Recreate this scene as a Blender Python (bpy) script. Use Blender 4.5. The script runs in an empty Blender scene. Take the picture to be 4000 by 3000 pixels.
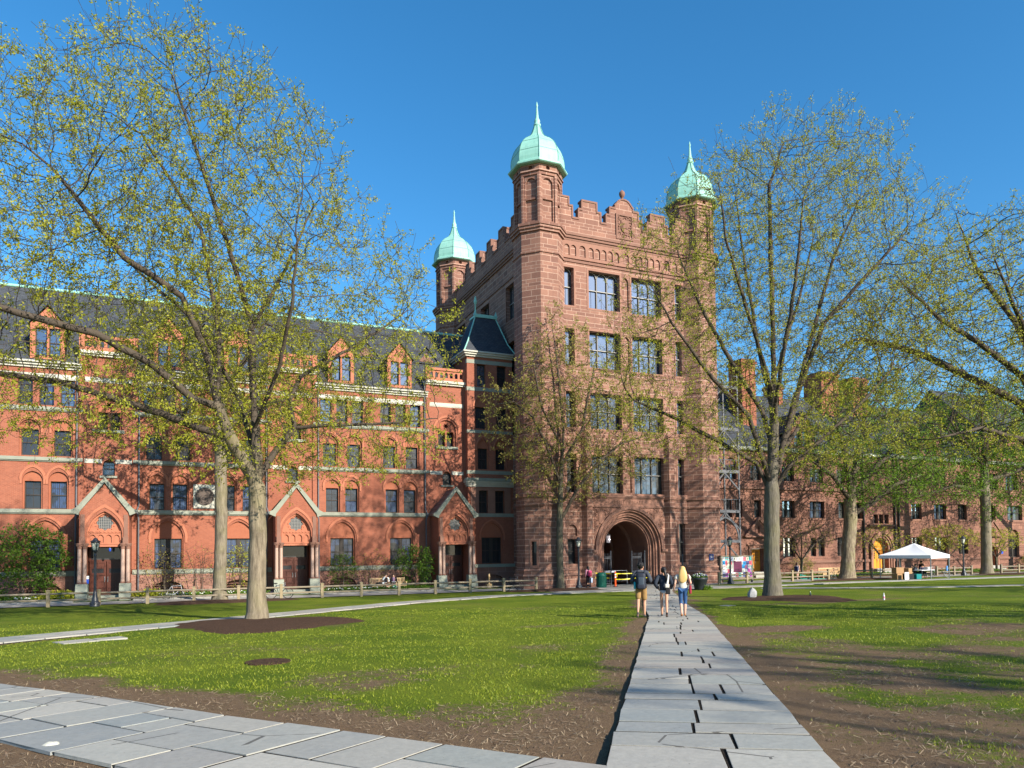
import bpy, math, random
import numpy as np
from mathutils import Vector, Matrix
from mathutils.geometry import tessellate_polygon
import bmesh

PI = math.pi
R = math.radians
sc = bpy.context.scene
COL = sc.collection

# ------------------------------------------------------------------ camera, sky, sun, exposure
CAM_Z = 2.88
cam_d = bpy.data.cameras.new("camera")
cam = bpy.data.objects.new("camera", cam_d)
COL.objects.link(cam)
yaw, pitch, roll = 0.412887, 0.0350909, -0.01106258
cy, sy, cp, sp = math.cos(yaw), math.sin(yaw), math.cos(pitch), math.sin(pitch)
fw = Vector((sy * cp, cy * cp, sp))
rt = Vector((cy, -sy, 0))
up = rt.cross(fw)
c_, s_ = math.cos(roll), math.sin(roll)
rt, up = c_ * rt + s_ * up, -s_ * rt + c_ * up
m3 = Matrix((rt, up, -fw)).transposed()
cam.matrix_world = Matrix.Translation((0, 0, CAM_Z)) @ m3.to_4x4()
cam_d.sensor_width = 36
cam_d.lens = 2870.374 / 4000 * 36
cam_d.shift_y = (2052.44 - 1500) / 4000
cam_d.clip_start = 0.1
cam_d.clip_end = 3000
sc.camera = cam
sc.render.resolution_x, sc.render.resolution_y = 1024, 768

SUN_AZ, SUN_EL = R(23), R(26)          # right of straight-on to the facades, low spring sun
to_sun = Vector((math.sin(SUN_AZ) * math.cos(SUN_EL), -math.cos(SUN_AZ) * math.cos(SUN_EL), math.sin(SUN_EL)))
sun_d = bpy.data.lights.new("sun", 'SUN')
sun_d.energy = 5.0
sun_d.angle = R(0.5)
sun_d.color = (1.0, 0.91, 0.77)
sun = bpy.data.objects.new("sun", sun_d)
COL.objects.link(sun)
sun.rotation_euler = (-to_sun).to_track_quat('-Z', 'Y').to_euler()
sun.location = (0, 0, 60)

world = bpy.data.worlds.new("World")
sc.world = world
world.use_nodes = True
wn = world.node_tree.nodes
bg = wn["Background"]
sky = wn.new("ShaderNodeTexSky")
sky.sky_type = 'NISHITA'
sky.sun_disc = False
sky.sun_elevation = SUN_EL
sky.sun_rotation = R(157)
sky.altitude = 100
sky.air_density = 1.0
sky.dust_density = 0.3
sky.ozone_density = 5.0
hs = wn.new("ShaderNodeHueSaturation")          # polarised, clear spring air: a deeper blue
hs.inputs["Saturation"].default_value = 1.2
hs.inputs["Hue"].default_value = .492
world.node_tree.links.new(sky.outputs[0], hs.inputs["Color"])
world.node_tree.links.new(hs.outputs[0], bg.inputs[0])
bg.inputs[1].default_value = 0.115
vs = sc.view_settings
vs.view_transform = 'Standard'
vs.look = 'None'
vs.exposure = 1.0
vs.gamma = 1.0

# ------------------------------------------------------------------ object helpers
def tag(o, label=None, cat=None, group=None, kind=None):
    if label: o["label"] = label
    if cat: o["category"] = cat
    if group: o["group"] = group
    if kind: o["kind"] = kind
    return o

def thing(name, label, cat, loc=(0, 0, 0), rz=0.0, group=None):
    o = bpy.data.objects.new(name, None)
    COL.objects.link(o)
    o.empty_display_size = 0.3
    o.location = loc
    o.rotation_euler = (0, 0, rz)
    return tag(o, label, cat, group)

def base_of(o):
    b = Vector((0, 0, 0))
    while o is not None:
        b += o.location
        o = o.parent
    return b

def dup(o, parent=None, loc=None, rz=None, label=None, group=None):
    c = o.copy()
    COL.objects.link(c)
    if parent is not None: c.parent = parent
    if loc is not None: c.location = loc
    if rz is not None: c.rotation_euler = (0, 0, rz)
    if label: c["label"] = label
    if group: c["group"] = group
    for ch in list(o.children):
        dup(ch, c)
    return c

def mesh_uv(me):
    """UV map in metres: u along the face's horizontal tangent, v up."""
    n = len(me.loops)
    if not n: return
    co = np.empty(len(me.vertices) * 3); me.vertices.foreach_get("co", co); co = co.reshape(-1, 3)
    vi = np.empty(n, dtype=np.int32); me.loops.foreach_get("vertex_index", vi)
    pn = np.empty(len(me.polygons) * 3); me.polygons.foreach_get("normal", pn); pn = pn.reshape(-1, 3)
    lt = np.empty(len(me.polygons), dtype=np.int32); me.polygons.foreach_get("loop_total", lt)
    ln = np.repeat(pn, lt, axis=0)
    p = co[vi]
    hor = np.stack([-ln[:, 1], ln[:, 0]], 1)
    L = np.linalg.norm(hor, axis=1)
    flat = L < 0.45
    t = hor / np.maximum(L, 1e-6)[:, None]
    t[flat] = (1, 0)
    # keep the tangent pointing the same way round so patterns do not mirror
    u = (p[:, :2] * t).sum(1)
    sl = np.sqrt(np.maximum(1 - ln[:, 2] ** 2, 1e-6))
    v = np.where(flat, p[:, 1], p[:, 2] / np.maximum(sl, .45))
    uv = me.uv_layers.new(name="UVMap")
    uv.data.foreach_set("uv", np.stack([u, v], 1).ravel())

def link_mesh(name, me, mat=None, parent=None):
    o = bpy.data.objects.new(name, me)
    COL.objects.link(o)
    if mat is not None:
        if isinstance(mat, (list, tuple)):
            for m in mat: me.materials.append(m)
        else: me.materials.append(mat)
    if parent is not None: o.parent = parent
    return o

class MB:
    """collects boxes, prisms, tubes and lathes for ONE mesh object"""
    def __init__(s): s.v = []; s.f = []; s.sm = []
    def add(s, vs, fs, smooth=False):
        o = len(s.v)
        s.v.extend(tuple(x) for x in vs)
        for f in fs:
            s.f.append(tuple(o + i for i in f)); s.sm.append(smooth)
    def box(s, x0, x1, y0, y1, z0, z1, T=None):
        vs = [(x0, y0, z0), (x1, y0, z0), (x1, y1, z0), (x0, y1, z0), (x0, y0, z1), (x1, y0, z1), (x1, y1, z1), (x0, y1, z1)]
        if T: vs = [T(*p) for p in vs]
        s.add(vs, [(0, 3, 2, 1), (4, 5, 6, 7), (0, 1, 5, 4), (1, 2, 6, 5), (2, 3, 7, 6), (3, 0, 4, 7)])
    def cbox(s, c, d, rz=0, T=None):
        cx, cy_, cz = c; a, b = math.cos(rz), math.sin(rz)
        def TT(x, y, z):
            p = (cx + a * x - b * y, cy_ + b * x + a * y, cz + z)
            return T(*p) if T else p
        s.box(-d[0] / 2, d[0] / 2, -d[1] / 2, d[1] / 2, -d[2] / 2, d[2] / 2, TT)
    def poly(s, pts, T=None):
        vs = [T(*p) for p in pts] if T else pts
        s.add(vs, [tuple(range(len(vs)))])
    def cap(s, loops, d, T):
        """flat face with holes; loops = [outer, hole, ...] in (u, z)"""
        tri = tessellate_polygon([[Vector((u, z, 0)) for u, z in lp] for lp in loops])
        vs = [T(u, d, z) for lp in loops for u, z in lp]
        s.add(vs, [tuple(t) for t in tri])
    def rim(s, lp, d0, d1, T, smooth=False):
        n = len(lp)
        vs = [T(u, d0, z) for u, z in lp] + [T(u, d1, z) for u, z in lp]
        s.add(vs, [(i, (i + 1) % n, n + (i + 1) % n, n + i) for i in range(n)], smooth)
    def prism(s, lp, d0, d1, T, holes=(), back=False):
        s.cap([lp] + list(holes), d0, T)
        if back: s.cap([lp] + list(holes), d1, T)
        s.rim(lp, d0, d1, T)
        for h in holes: s.rim(h, d0, d1, T)
    def tube(s, pts, r, n=8, cap=True, smooth=True):
        pts = [Vector(p) for p in pts]
        rs = r if isinstance(r, (list, tuple)) else [r] * len(pts)
        rings = []
        ref = None
        for i, p in enumerate(pts):
            a = pts[max(i - 1, 0)]; b = pts[min(i + 1, len(pts) - 1)]
            t = (b - a).normalized()
            if ref is None:
                ref = t.orthogonal().normalized()
            else:
                ref = (ref - t * ref.dot(t))
                ref = ref.normalized() if ref.length > 1e-5 else t.orthogonal().normalized()
            q = t.cross(ref)
            rings.append([p + (ref * math.cos(2 * PI * k / n) + q * math.sin(2 * PI * k / n)) * rs[i] for k in range(n)])
        vs = [v for ring in rings for v in ring]
        fs = []
        for i in range(len(pts) - 1):
            for k in range(n):
                fs.append((i * n + k, i * n + (k + 1) % n, (i + 1) * n + (k + 1) % n, (i + 1) * n + k))
        s.add(vs, fs, smooth)
        if cap:
            s.add(rings[0], [tuple(range(n))[::-1]]); s.add(rings[-1], [tuple(range(n))])
    def lathe(s, prof, c=(0, 0, 0), n=16, phase=0.0, smooth=True, cap=True):
        vs = []; fs = []
        for r_, z in prof:
            for k in range(n):
                a = phase + 2 * PI * k / n
                vs.append((c[0] + r_ * math.cos(a), c[1] + r_ * math.sin(a), c[2] + z))
        for i in range(len(prof) - 1):
            for k in range(n):
                fs.append((i * n + k, i * n + (k + 1) % n, (i + 1) * n + (k + 1) % n, (i + 1) * n + k))
        s.add(vs, fs, smooth)
        if cap:
            s.add(vs[:n], [tuple(range(n))[::-1]]); s.add(vs[-n:], [tuple(range(n))])
    def ball(s, c, r, n=8, m=6, sq=(1, 1, 1), smooth=True):
        prof = [(max(math.sin(PI * i / m), 1e-3), -math.cos(PI * i / m)) for i in range(m + 1)]
        vs = []; fs = []
        for r_, z in prof:
            for k in range(n):
                a = 2 * PI * k / n
                vs.append((c[0] + r * sq[0] * r_ * math.cos(a), c[1] + r * sq[1] * r_ * math.sin(a), c[2] + r * sq[2] * z))
        for i in range(m):
            for k in range(n):
                fs.append((i * n + k, i * n + (k + 1) % n, (i + 1) * n + (k + 1) % n, (i + 1) * n + k))
        s.add(vs, fs, smooth)
    def mesh(s, name, off=(0, 0, 0)):
        me = bpy.data.meshes.new(name)
        ox, oy, oz = off
        me.from_pydata([(x - ox, y - oy, z - oz) for x, y, z in s.v], [], s.f)
        bm = bmesh.new(); bm.from_mesh(me)
        bmesh.ops.recalc_face_normals(bm, faces=bm.faces)
        bm.to_mesh(me); bm.free()
        me.polygons.foreach_set("use_smooth", s.sm)
        me.update()
        mesh_uv(me)
        return me
    def build(s, name, mat, parent=None, local=False):
        off = (0, 0, 0) if (local or parent is None) else base_of(parent)
        return link_mesh(name, s.mesh(name, off), mat, parent)

def TF(Y0, X0=0.0):            # facade facing -Y: u = X, depth grows to +Y
    return lambda u, d, z: (X0 + u, Y0 + d, z)
def TS(X0):                    # side wall facing -X: u = Y, depth grows to +X
    return lambda u, d, z: (X0 + d, u, z)
def TA(cx, cy_, ang, dist):    # wall at distance dist from a centre, outward normal at angle ang
    nx, ny = math.cos(ang), math.sin(ang)
    tx, ty = -ny, nx
    return lambda u, d, z: (cx + nx * (dist - d) + tx * u, cy_ + ny * (dist - d) + ty * u, z)

def rect(u0, u1, z0, z1): return [(u0, z0), (u1, z0), (u1, z1), (u0, z1)]
def arch(c, w, z0, zs, rise, n=9):
    """pointed (two-centred) arch outline: half-width w, sill z0, springing zs"""
    rise = max(rise, w * 1.0005)
    Rr = (w * w + rise * rise) / (2 * w)
    a1 = math.asin(min(1, rise / Rr))
    left = [(c - w + Rr - Rr * math.cos(a1 * i / n), zs + Rr * math.sin(a1 * i / n)) for i in range(n + 1)]
    right = [(2 * c - u, z) for u, z in left[::-1]][1:]
    return [(c - w, z0)] + left + right + [(c + w, z0)]
def arch_ring(c, wo, wi, z0, zs, ro, ri, n=9):
    """band between two arches, as one closed outline"""
    return arch(c, wo, z0, zs, ro, n) + arch(c, wi, z0, zs, ri, n)[::-1]

def gz(Y):
    return float(np.interp(Y, [-60, -10, 0, 20, 47, 50, 400], [1.9, 1.5, 1.24, .68, .06, 0, 0]))
# ------------------------------------------------------------------ procedural materials
class NT:
    def __init__(s, name):
        s.m = bpy.data.materials.new(name); s.m.use_nodes = True
        s.t = s.m.node_tree; s.n = s.t.nodes; s.l = s.t.links
        s.b = s.n["Principled BSDF"]; s.out = s.n["Material Output"]
    def new(s, t, **kw):
        nd = s.n.new("ShaderNode" + t)
        for k, v in kw.items(): setattr(nd, k, v)
        return nd
    def set(s, sock, v):
        if hasattr(v, "is_linked") or isinstance(v, bpy.types.NodeSocket): s.l.new(v, sock)
        else: sock.default_value = v
    def math(s, op, a, b=None, clamp=False):
        nd = s.new("Math", operation=op); nd.use_clamp = clamp
        s.set(nd.inputs[0], a)
        if b is not None: s.set(nd.inputs[1], b)
        return nd.outputs[0]
    def mix(s, f, a, b, typ='MIX'):
        nd = s.new("Mix", data_type='RGBA', blend_type=typ)
        s.set(nd.inputs[0], f); s.set(nd.inputs[6], c4(a)); s.set(nd.inputs[7], c4(b))
        return nd.outputs[2]
    def pos(s): return s.new("NewGeometry").outputs["Position"]
    def uv(s):
        return s.new("UVMap", uv_map="UVMap").outputs[0]
    def noise(s, vec, scale, detail=3, rough=.55):
        nd = s.new("TexNoise"); s.set(nd.inputs["Vector"], vec)
        nd.inputs["Scale"].default_value = scale; nd.inputs["Detail"].default_value = detail; nd.inputs["Roughness"].default_value = rough
        return nd.outputs[0]
    def ramp(s, f, a, b):
        nd = s.new("MapRange"); s.set(nd.inputs[0], f); nd.inputs[1].default_value = a; nd.inputs[2].default_value = b
        return nd.outputs[0]
    def scale(s, vec, xyz):
        nd = s.new("VectorMath", operation='MULTIPLY'); s.set(nd.inputs[0], vec); nd.inputs[1].default_value = xyz
        return nd.outputs[0]
    def bump(s, h, strength, dist=.02):
        nd = s.new("Bump"); nd.inputs["Strength"].default_value = strength; nd.inputs["Distance"].default_value = dist
        s.set(nd.inputs["Height"], h); s.l.new(nd.outputs[0], s.b.inputs["Normal"])
    def rnd(s): return s.new("NewGeometry").outputs["Random Per Island"]
    def objrnd(s): return s.new("ObjectInfo").outputs["Random"]
    def fin(s, col, rough=.8, metal=0.0, spec=.3):
        s.set(s.b.inputs["Base Color"], c4(col)); s.set(s.b.inputs["Roughness"], rough)
        s.b.inputs["Metallic"].default_value = metal; s.b.inputs["Specular IOR Level"].default_value = spec
        return s.m
def c4(c):
    if isinstance(c, (tuple, list)) and len(c) == 3: return (c[0], c[1], c[2], 1)
    return c
def tint(c, k): return tuple(min(1, x * k) for x in c)

def plain(name, col, rough=.7, var=.18, scale=3.0, metal=0.0, spec=.3, bump=.0):
    t = NT(name); p = t.pos()
    n = t.noise(p, scale, 4)
    col2 = t.mix(n, tint(col, 1 - var), tint(col, 1 + var))
    if bump: t.bump(t.noise(p, scale * 6, 3), bump, .01)
    return t.fin(col2, rough, metal, spec)

def masonry(name, c1, c2, mortar, bw, rh, mw, warp=0.0, bump=.4, stain=(.1, .07, .05), stain_amt=.35, rock=0.0, mottle=.25):
    t = NT(name)
    uv = t.uv()
    sep = t.new("SeparateXYZ"); t.set(sep.inputs[0], uv)
    u, v = sep.outputs[0], sep.outputs[1]
    if warp:
        v = t.math('ADD', v, t.math('MULTIPLY', t.math('SINE', t.math('MULTIPLY', v, 2 * PI / 1.37)), warp))
    cmb = t.new("CombineXYZ"); t.set(cmb.inputs[0], u); t.set(cmb.inputs[1], v)
    br = t.new("TexBrick"); t.set(br.inputs["Vector"], cmb.outputs[0])
    br.offset = .5; br.offset_frequency = 2; br.squash = 1.45 if warp else 1.0; br.squash_frequency = 3
    br.inputs["Color1"].default_value = c4(c1); br.inputs["Color2"].default_value = c4(c2); br.inputs["Mortar"].default_value = c4(mortar)
    br.inputs["Scale"].default_value = 1; br.inputs["Mortar Size"].default_value = mw; br.inputs["Mortar Smooth"].default_value = .1
    br.inputs["Bias"].default_value = 0; br.inputs["Brick Width"].default_value = bw; br.inputs["Row Height"].default_value = rh
    p = t.pos()
    big = t.ramp(t.noise(p, .35, 5, .62), .42, .72)
    fine = t.noise(p, 9, 4, .65)
    streak = t.ramp(t.noise(t.scale(p, (1.6, 1.6, .13)), 1.0, 4), .5, .75)
    col = t.mix(t.math('MULTIPLY', big, stain_amt), br.outputs["Color"], stain)
    col = t.mix(t.math('MULTIPLY', streak, stain_amt * .6), col, stain)
    f2 = t.math('ADD', 1 - mottle, t.math('MULTIPLY', fine, 2 * mottle))
    m = t.new("Mix", data_type='RGBA', blend_type='MULTIPLY'); m.inputs[0].default_value = 1
    t.set(m.inputs[6], col); t.set(m.inputs[7], f2)
    h = t.math('SUBTRACT', t.math('MULTIPLY', fine, .25 + rock), t.math('MULTIPLY', br.outputs["Fac"], .8))
    if rock: h = t.math('ADD', h, t.math('MULTIPLY', t.noise(p, 3.2, 4, .6), rock * 2))
    t.bump(h, bump, .03 if not rock else .09)
    return t.fin(m.outputs[2], .88, 0, .2)

M = {}
M['brick'] = masonry("red_brick", (.30, .096, .055), (.235, .072, .043), (.29, .135, .092), .21, .073, .011, bump=.25, stain=(.17, .05, .03), stain_amt=.35, mottle=.22)
M['brickdark'] = masonry("red_brick_plain", (.325, .108, .058), (.30, .096, .052), (.29, .125, .08), .21, .073, .009, bump=.2, stain=(.2, .06, .04), stain_amt=.25, mottle=.15)
M['ashlar'] = masonry("brownstone_ashlar", (.265, .138, .10), (.165, .083, .064), (.40, .265, .205), .84, .335, .021, warp=.09, bump=.35, stain=(.13, .065, .05), stain_amt=.42, mottle=.24)
M['rock'] = masonry("rock_faced_brownstone", (.27, .135, .097), (.185, .09, .068), (.19, .10, .075), .78, .37, .016, warp=.1, bump=.8, stain=(.13, .065, .05), stain_amt=.45, rock=.55, mottle=.3)
M['plinth'] = masonry("brownstone_plinth", (.29, .15, .115), (.25, .125, .095), (.36, .23, .185), 1.5, .62, .014, bump=.5, stain=(.15, .085, .07), stain_amt=.5, rock=.25, mottle=.25)
M['slate'] = masonry("roof_slate", (.055, .062, .075), (.036, .042, .055), (.02, .022, .028), .3, .17, .012, bump=.5, stain=(.075, .08, .085), stain_amt=.4, mottle=.25)
M['stonetrim'] = plain("smooth_brownstone", (.245, .125, .09), .85, .2, 2.2, bump=.15)
M['trimdark'] = plain("weathered_brownstone", (.19, .10, .074), .88, .3, 2.2, bump=.2)
M['greystone'] = plain("greenish_grey_stone", (.235, .25, .205), .85, .25, 2.0, bump=.15)
M['palestone'] = plain("pale_limestone", (.43, .42, .36), .8, .2, 2.0, bump=.1)
M['terracotta'] = plain("terracotta_trim", (.36, .13, .075), .8, .18, 3.0, bump=.12)
M['granite'] = plain("pink_granite", (.36, .245, .195), .5, .22, 40.0)
M['copper'] = None
def copper():
    t = NT("verdigris_copper"); p = t.pos()
    n = t.noise(p, 1.6, 5, .6)
    st = t.ramp(t.noise(t.scale(p, (5, 5, .35)), 1, 4), .48, .72)
    col = t.mix(n, (.19, .43, .36), (.31, .58, .49))
    col = t.mix(t.math('MULTIPLY', st, .35), col, (.12, .30, .25))
    t.bump(t.noise(p, 5, 3), .12, .02)
    return t.fin(col, .55, 0, .3)
M['copper'] = copper()
M['frame'] = plain("dark_window_frame", (.035, .028, .024), .6, .2, 8)
M['framepale'] = plain("pale_window_edge", (.30, .29, .27), .5, .2, 8)
def glass(name, base, refl, rough=.03, drapes=None):
    t = NT(name); p = t.pos()
    col = t.mix(t.noise(p, .9, 2), tint(base, .5), tint(base, 1.5))
    if drapes:
        w = t.new("TexWave", wave_type='BANDS', bands_direction='X'); t.set(w.inputs["Vector"], p)
        w.inputs["Scale"].default_value = 2.6; w.inputs["Distortion"].default_value = 3; w.inputs["Detail"].default_value = 2
        where = t.ramp(t.noise(t.scale(p, (.9, .9, .55)), 1.3, 2), .47, .53)
        d2 = t.mix(w.outputs[0], tint(drapes, .35), drapes)
        col = t.mix(where, col, d2)
    gl = t.new("BsdfGlossy"); gl.inputs["Color"].default_value = (.66, .8, 1, 1); gl.inputs["Roughness"].default_value = rough
    wob = t.new("Bump"); wob.inputs["Strength"].default_value = .05; wob.inputs["Distance"].default_value = .05
    t.set(wob.inputs["Height"], t.noise(p, 1.1, 2)); t.l.new(wob.outputs[0], gl.inputs["Normal"])
    t.fin(col, .5)
    fr = t.new("Fresnel"); fr.inputs[0].default_value = 1.5
    f = t.math('ADD', fr.outputs[0], refl, True)
    mx = t.new("MixShader"); t.set(mx.inputs[0], f); t.l.new(t.b.outputs[0], mx.inputs[1]); t.l.new(gl.outputs[0], mx.inputs[2])
    t.l.new(mx.outputs[0], t.out.inputs[0])
    return t.m
M['glass'] = glass("dark_glass", (.010, .011, .014), .0)
M['glassblue'] = glass("glass_with_blue_drapes", (.010, .012, .018), .0, drapes=(.03, .06, .15))
M['glasssky'] = glass("glass_mirroring_sky", (.02, .03, .05), .14, .05)
M['glassshade'] = glass("glass_with_pale_shade", (.045, .048, .045), .05)
M['oak'] = None
def wood(name, c1, c2, rough=.5, grain=(14, 14, .9)):
    t = NT(name); p = t.pos()
    n = t.noise(t.scale(p, grain), 1.0, 5, .6)
    t.bump(n, .15, .01)
    return t.fin(t.mix(n, c1, c2), rough, 0, .35)
M['oak'] = wood("golden_oak_door", (.50, .17, .012), (.72, .30, .03), .45)
M['darkdoor'] = wood("dark_red_door_wood", (.055, .016, .010), (.10, .028, .016), .4)
M['teak'] = wood("pale_teak", (.42, .27, .13), (.62, .44, .24), .6, (6, 6, 6))
M['fencewood'] = wood("weathered_fence_wood", (.15, .12, .085), (.27, .225, .16), .85, (5, 5, 5))
M['fencepost'] = wood("fence_post_wood", (.20, .155, .09), (.32, .26, .16), .85, (9, 9, 1.5))
M['iron'] = plain("black_iron", (.012, .013, .015), .45, .2, 6, spec=.4)
M['irongrey'] = plain("grey_painted_iron", (.10, .105, .12), .6, .3, 4)
M['steel'] = plain("galvanised_steel", (.35, .36, .38), .4, .1, 5, metal=.6)
M['cast'] = plain("blue_black_cast_iron", (.025, .028, .036), .42, .25, 6, spec=.45)
M['lampglass'] = plain("frosted_lamp_glass", (.55, .55, .46), .25, .1, 3, spec=.5)
M['rubber'] = plain("black_rubber", (.012, .012, .012), .7, .2, 9)
M['orange'] = plain("orange_plastic", (.78, .085, .008), .45, .06, 3)
M['yellowtape'] = plain("yellow_caution_tape", (.80, .68, .01), .4, .06, 3)
M['greenbin'] = plain("green_painted_bin", (.006, .085, .06), .45, .15, 3)
M['cardboard'] = plain("brown_cardboard", (.30, .18, .09), .85, .1, 4)
M['whitecloth'] = plain("white_tent_fabric", (.74, .76, .82), .75, .05, 1.5)
M['white'] = plain("white_paper", (.78, .78, .76), .7, .05, 3)
M['black'] = plain("matt_black", (.012, .012, .014), .7, .2, 4)
M['navysign'] = plain("navy_enamel", (.008, .022, .11), .35, .05, 3)
M['bronze'] = plain("dark_bronze_relief", (.075, .055, .045), .5, .35, 9, bump=.6)
M['bluebox'] = plain("blue_enamel", (.02, .07, .42), .35, .1, 3)
def concrete(name, c, var=.2):
    t = NT(name); p = t.pos()
    n = t.noise(p, 1.4, 6, .65); f = t.noise(p, 35, 3)
    col = t.mix(n, tint(c, 1 - var), tint(c, 1 + var))
    col = t.mix(t.math('MULTIPLY', f, .35), col, tint(c, .6))
    t.bump(f, .2, .01)
    return t.fin(col, .85)
M['walk'] = concrete("pale_walk_paving", (.34, .325, .29))
def flagstone():
    t = NT("bluestone_flags"); p = t.pos(); r = t.rnd()
    rr = t.new("ValToRGB"); t.set(rr.inputs[0], r)
    cr = rr.color_ramp; cr.interpolation = 'LINEAR'
    cols = [(.15, .168, .175), (.21, .21, .195), (.27, .258, .225), (.145, .172, .18), (.225, .20, .18), (.18, .20, .19), (.29, .28, .25), (.15, .15, .15)]
    cr.elements[0].color = c4(cols[0]); cr.elements[1].color = c4(cols[-1])
    for i in range(1, 7):
        e = cr.elements.new(i / 7); e.color = c4(cols[i])
    n = t.noise(p, 2.2, 6, .65); n2 = t.noise(p, 14, 5, .7)
    col = t.mix(t.math('MULTIPLY', n, .38), rr.outputs[0], (.40, .36, .29))
    spots = t.ramp(t.noise(p, 26, 2), .70, .76)
    col = t.mix(t.math('MULTIPLY', spots, .6), col, (.07, .065, .06))
    m = t.new("Mix", data_type='RGBA', blend_type='MULTIPLY'); m.inputs[0].default_value = 1
    t.set(m.inputs[6], col); t.set(m.inputs[7], t.math('ADD', .9, t.math('MULTIPLY', n2, .7)))
    vor = t.new("TexVoronoi", feature='DISTANCE_TO_EDGE'); t.set(vor.inputs["Vector"], t.scale(p, (.5, .8, .7)))
    vor.inputs["Scale"].default_value = .9
    crack = t.math('LESS_THAN', vor.outputs[0], .006)
    crack = t.math('MULTIPLY', crack, t.math('GREATER_THAN', t.noise(p, .6, 2), .56))
    col2 = t.mix(t.math('MULTIPLY', crack, .75), m.outputs[2], (.05, .045, .04))
    t.bump(t.math('ADD', n2, t.math('MULTIPLY', n, .8)), .35, .012)
    return t.fin(col2, .72, 0, .35)
M['flag'] = flagstone()
def soil(name, c1, c2):
    t = NT(name); p = t.pos()
    n = t.noise(p, 5, 6, .7); f = t.noise(p, 60, 3, .7)
    col = t.mix(n, c1, c2)
    col = t.mix(t.ramp(f, .55, .7), col, tint(c2, 1.7))
    v = t.new("TexVoronoi"); t.set(v.inputs["Vector"], t.scale(p, (1, 1.7, 1))); v.inputs["Scale"].default_value = 22
    col = t.mix(t.math("MULTIPLY", v.outputs["Color"], .55), col, tint(c1, .45))
    t.bump(t.math("ADD", f, v.outputs["Distance"]), 1.0, .05)
    return t.fin(col, .95, 0, .1)
M['mulch'] = soil("bark_mulch", (.075, .042, .028), (.135, .082, .056))
def lawn():
    t = NT("patchy_lawn"); p = t.pos()
    at = t.new("Attribute", attribute_name="dirt").outputs["Fac"]
    fine = t.noise(p, 7, 5, .7); tiny = t.noise(p, 42, 4, .75); straw = t.noise(t.scale(p, (1, 1, 1)), 130, 2, .7)
    d = t.math('ADD', at, t.math('MULTIPLY', t.math('SUBTRACT', fine, .5), .9))
    d = t.math('ADD', d, t.math('MULTIPLY', t.math('SUBTRACT', tiny, .5), .9))
    dm = t.ramp(d, .42, .62)
    g = t.mix(t.ramp(t.noise(p, .33, 4, .6), .38, .66), (.14, .195, .013), (.30, .33, .032))
    g = t.mix(t.ramp(tiny, .35, .7), tint((.055, .105, .008), .9), g)
    e = t.mix(fine, (.125, .075, .046), (.215, .145, .09))
    e = t.mix(t.ramp(straw, .56, .68), e, (.36, .27, .15))
    e = t.mix(t.ramp(tiny, .60, .72), e, (.07, .042, .028))
    t.bump(t.math('ADD', tiny, straw), .8, .035)
    return t.fin(t.mix(dm, g, e), .92, 0, .1)
M['lawn'] = lawn()
def bark(name, c1, c2, moss=.0, young_shaded=(.045, .036, .028)):
    t = NT(name); p = t.pos()
    n = t.noise(t.scale(p, (9, 9, 1.6)), 1.0, 6, .7)
    b = t.noise(p, 1.1, 3)
    col = t.mix(t.ramp(n, .35, .65), c1, c2)
    if moss: col = t.mix(t.math('MULTIPLY', t.ramp(b, .45, .7), moss), col, (.17, .16, .07))
    yg = t.new("Attribute", attribute_name="young_shaded").outputs["Fac"]
    col = t.mix(yg, col, t.mix(n, young_shaded, tint(young_shaded, 2.2)))  # thin limbs: darker young bark plus the crown's own shade put into the colour
    t.bump(n, .9, .05)
    return t.fin(col, .92, 0, .15)
M['bark'] = bark("grey_oak_bark", (.11, .088, .062), (.25, .205, .145), .45)
M['barkmid'] = bark("greyer_oak_bark", (.12, .10, .072), (.23, .195, .145), .4)
M['barkoakshade'] = bark("shaded_oak_bark", (.075, .066, .055), (.165, .145, .118), .35)  # darker oak bark: shade from neighbouring trees put into the colour
M['barkslimshade'] = bark("shaded_olive_bark", (.06, .055, .042), (.135, .12, .09), .4)  # the slender trunk's shade is put into this olive-grey colour
M['barkdark'] = bark("dark_elm_bark", (.055, .046, .038), (.125, .105, .085), .35)
M['barkpale'] = bark("ridged_pale_bark", (.09, .065, .05), (.30, .25, .17), .5)
M['twig'] = bark("thin_twig_bark", (.12, .10, .075), (.22, .19, .14))
def leaf(name, cols, trans=.45):
    t = NT(name); r = t.rnd()
    rr = t.new("ValToRGB"); t.set(rr.inputs[0], r); cr = rr.color_ramp
    cr.elements[0].color = c4(cols[0]); cr.elements[1].color = c4(cols[-1])
    for i in range(1, len(cols) - 1):
        e = cr.elements.new(i / (len(cols) - 1)); e.color = c4(cols[i])
    t.fin(rr.outputs[0], .55, 0, .3)
    tr = t.new("BsdfTranslucent"); t.l.new(rr.outputs[0], tr.inputs[0])
    mx = t.new("MixShader"); mx.inputs[0].default_value = trans
    t.l.new(t.b.outputs[0], mx.inputs[1]); t.l.new(tr.outputs[0], mx.inputs[2]); t.l.new(mx.outputs[0], t.out.inputs[0])
    return t.m
M['leafoak'] = leaf("spring_oak_leaf", [(.24, .26, .02), (.37, .37, .03), (.30, .33, .025), (.42, .42, .05), (.33, .30, .035)], .5)
M['leafpale'] = leaf("pale_budding_leaf", [(.24, .22, .05), (.34, .31, .07), (.28, .23, .06), (.30, .33, .06)])
M['leafgreen'] = leaf("fresh_green_leaf", [(.07, .15, .012), (.13, .24, .016), (.18, .29, .02), (.10, .18, .012)])
M['leafdark'] = leaf("shrub_leaf", [(.05, .12, .014), (.10, .20, .02), (.15, .26, .025), (.08, .14, .015)])
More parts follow.
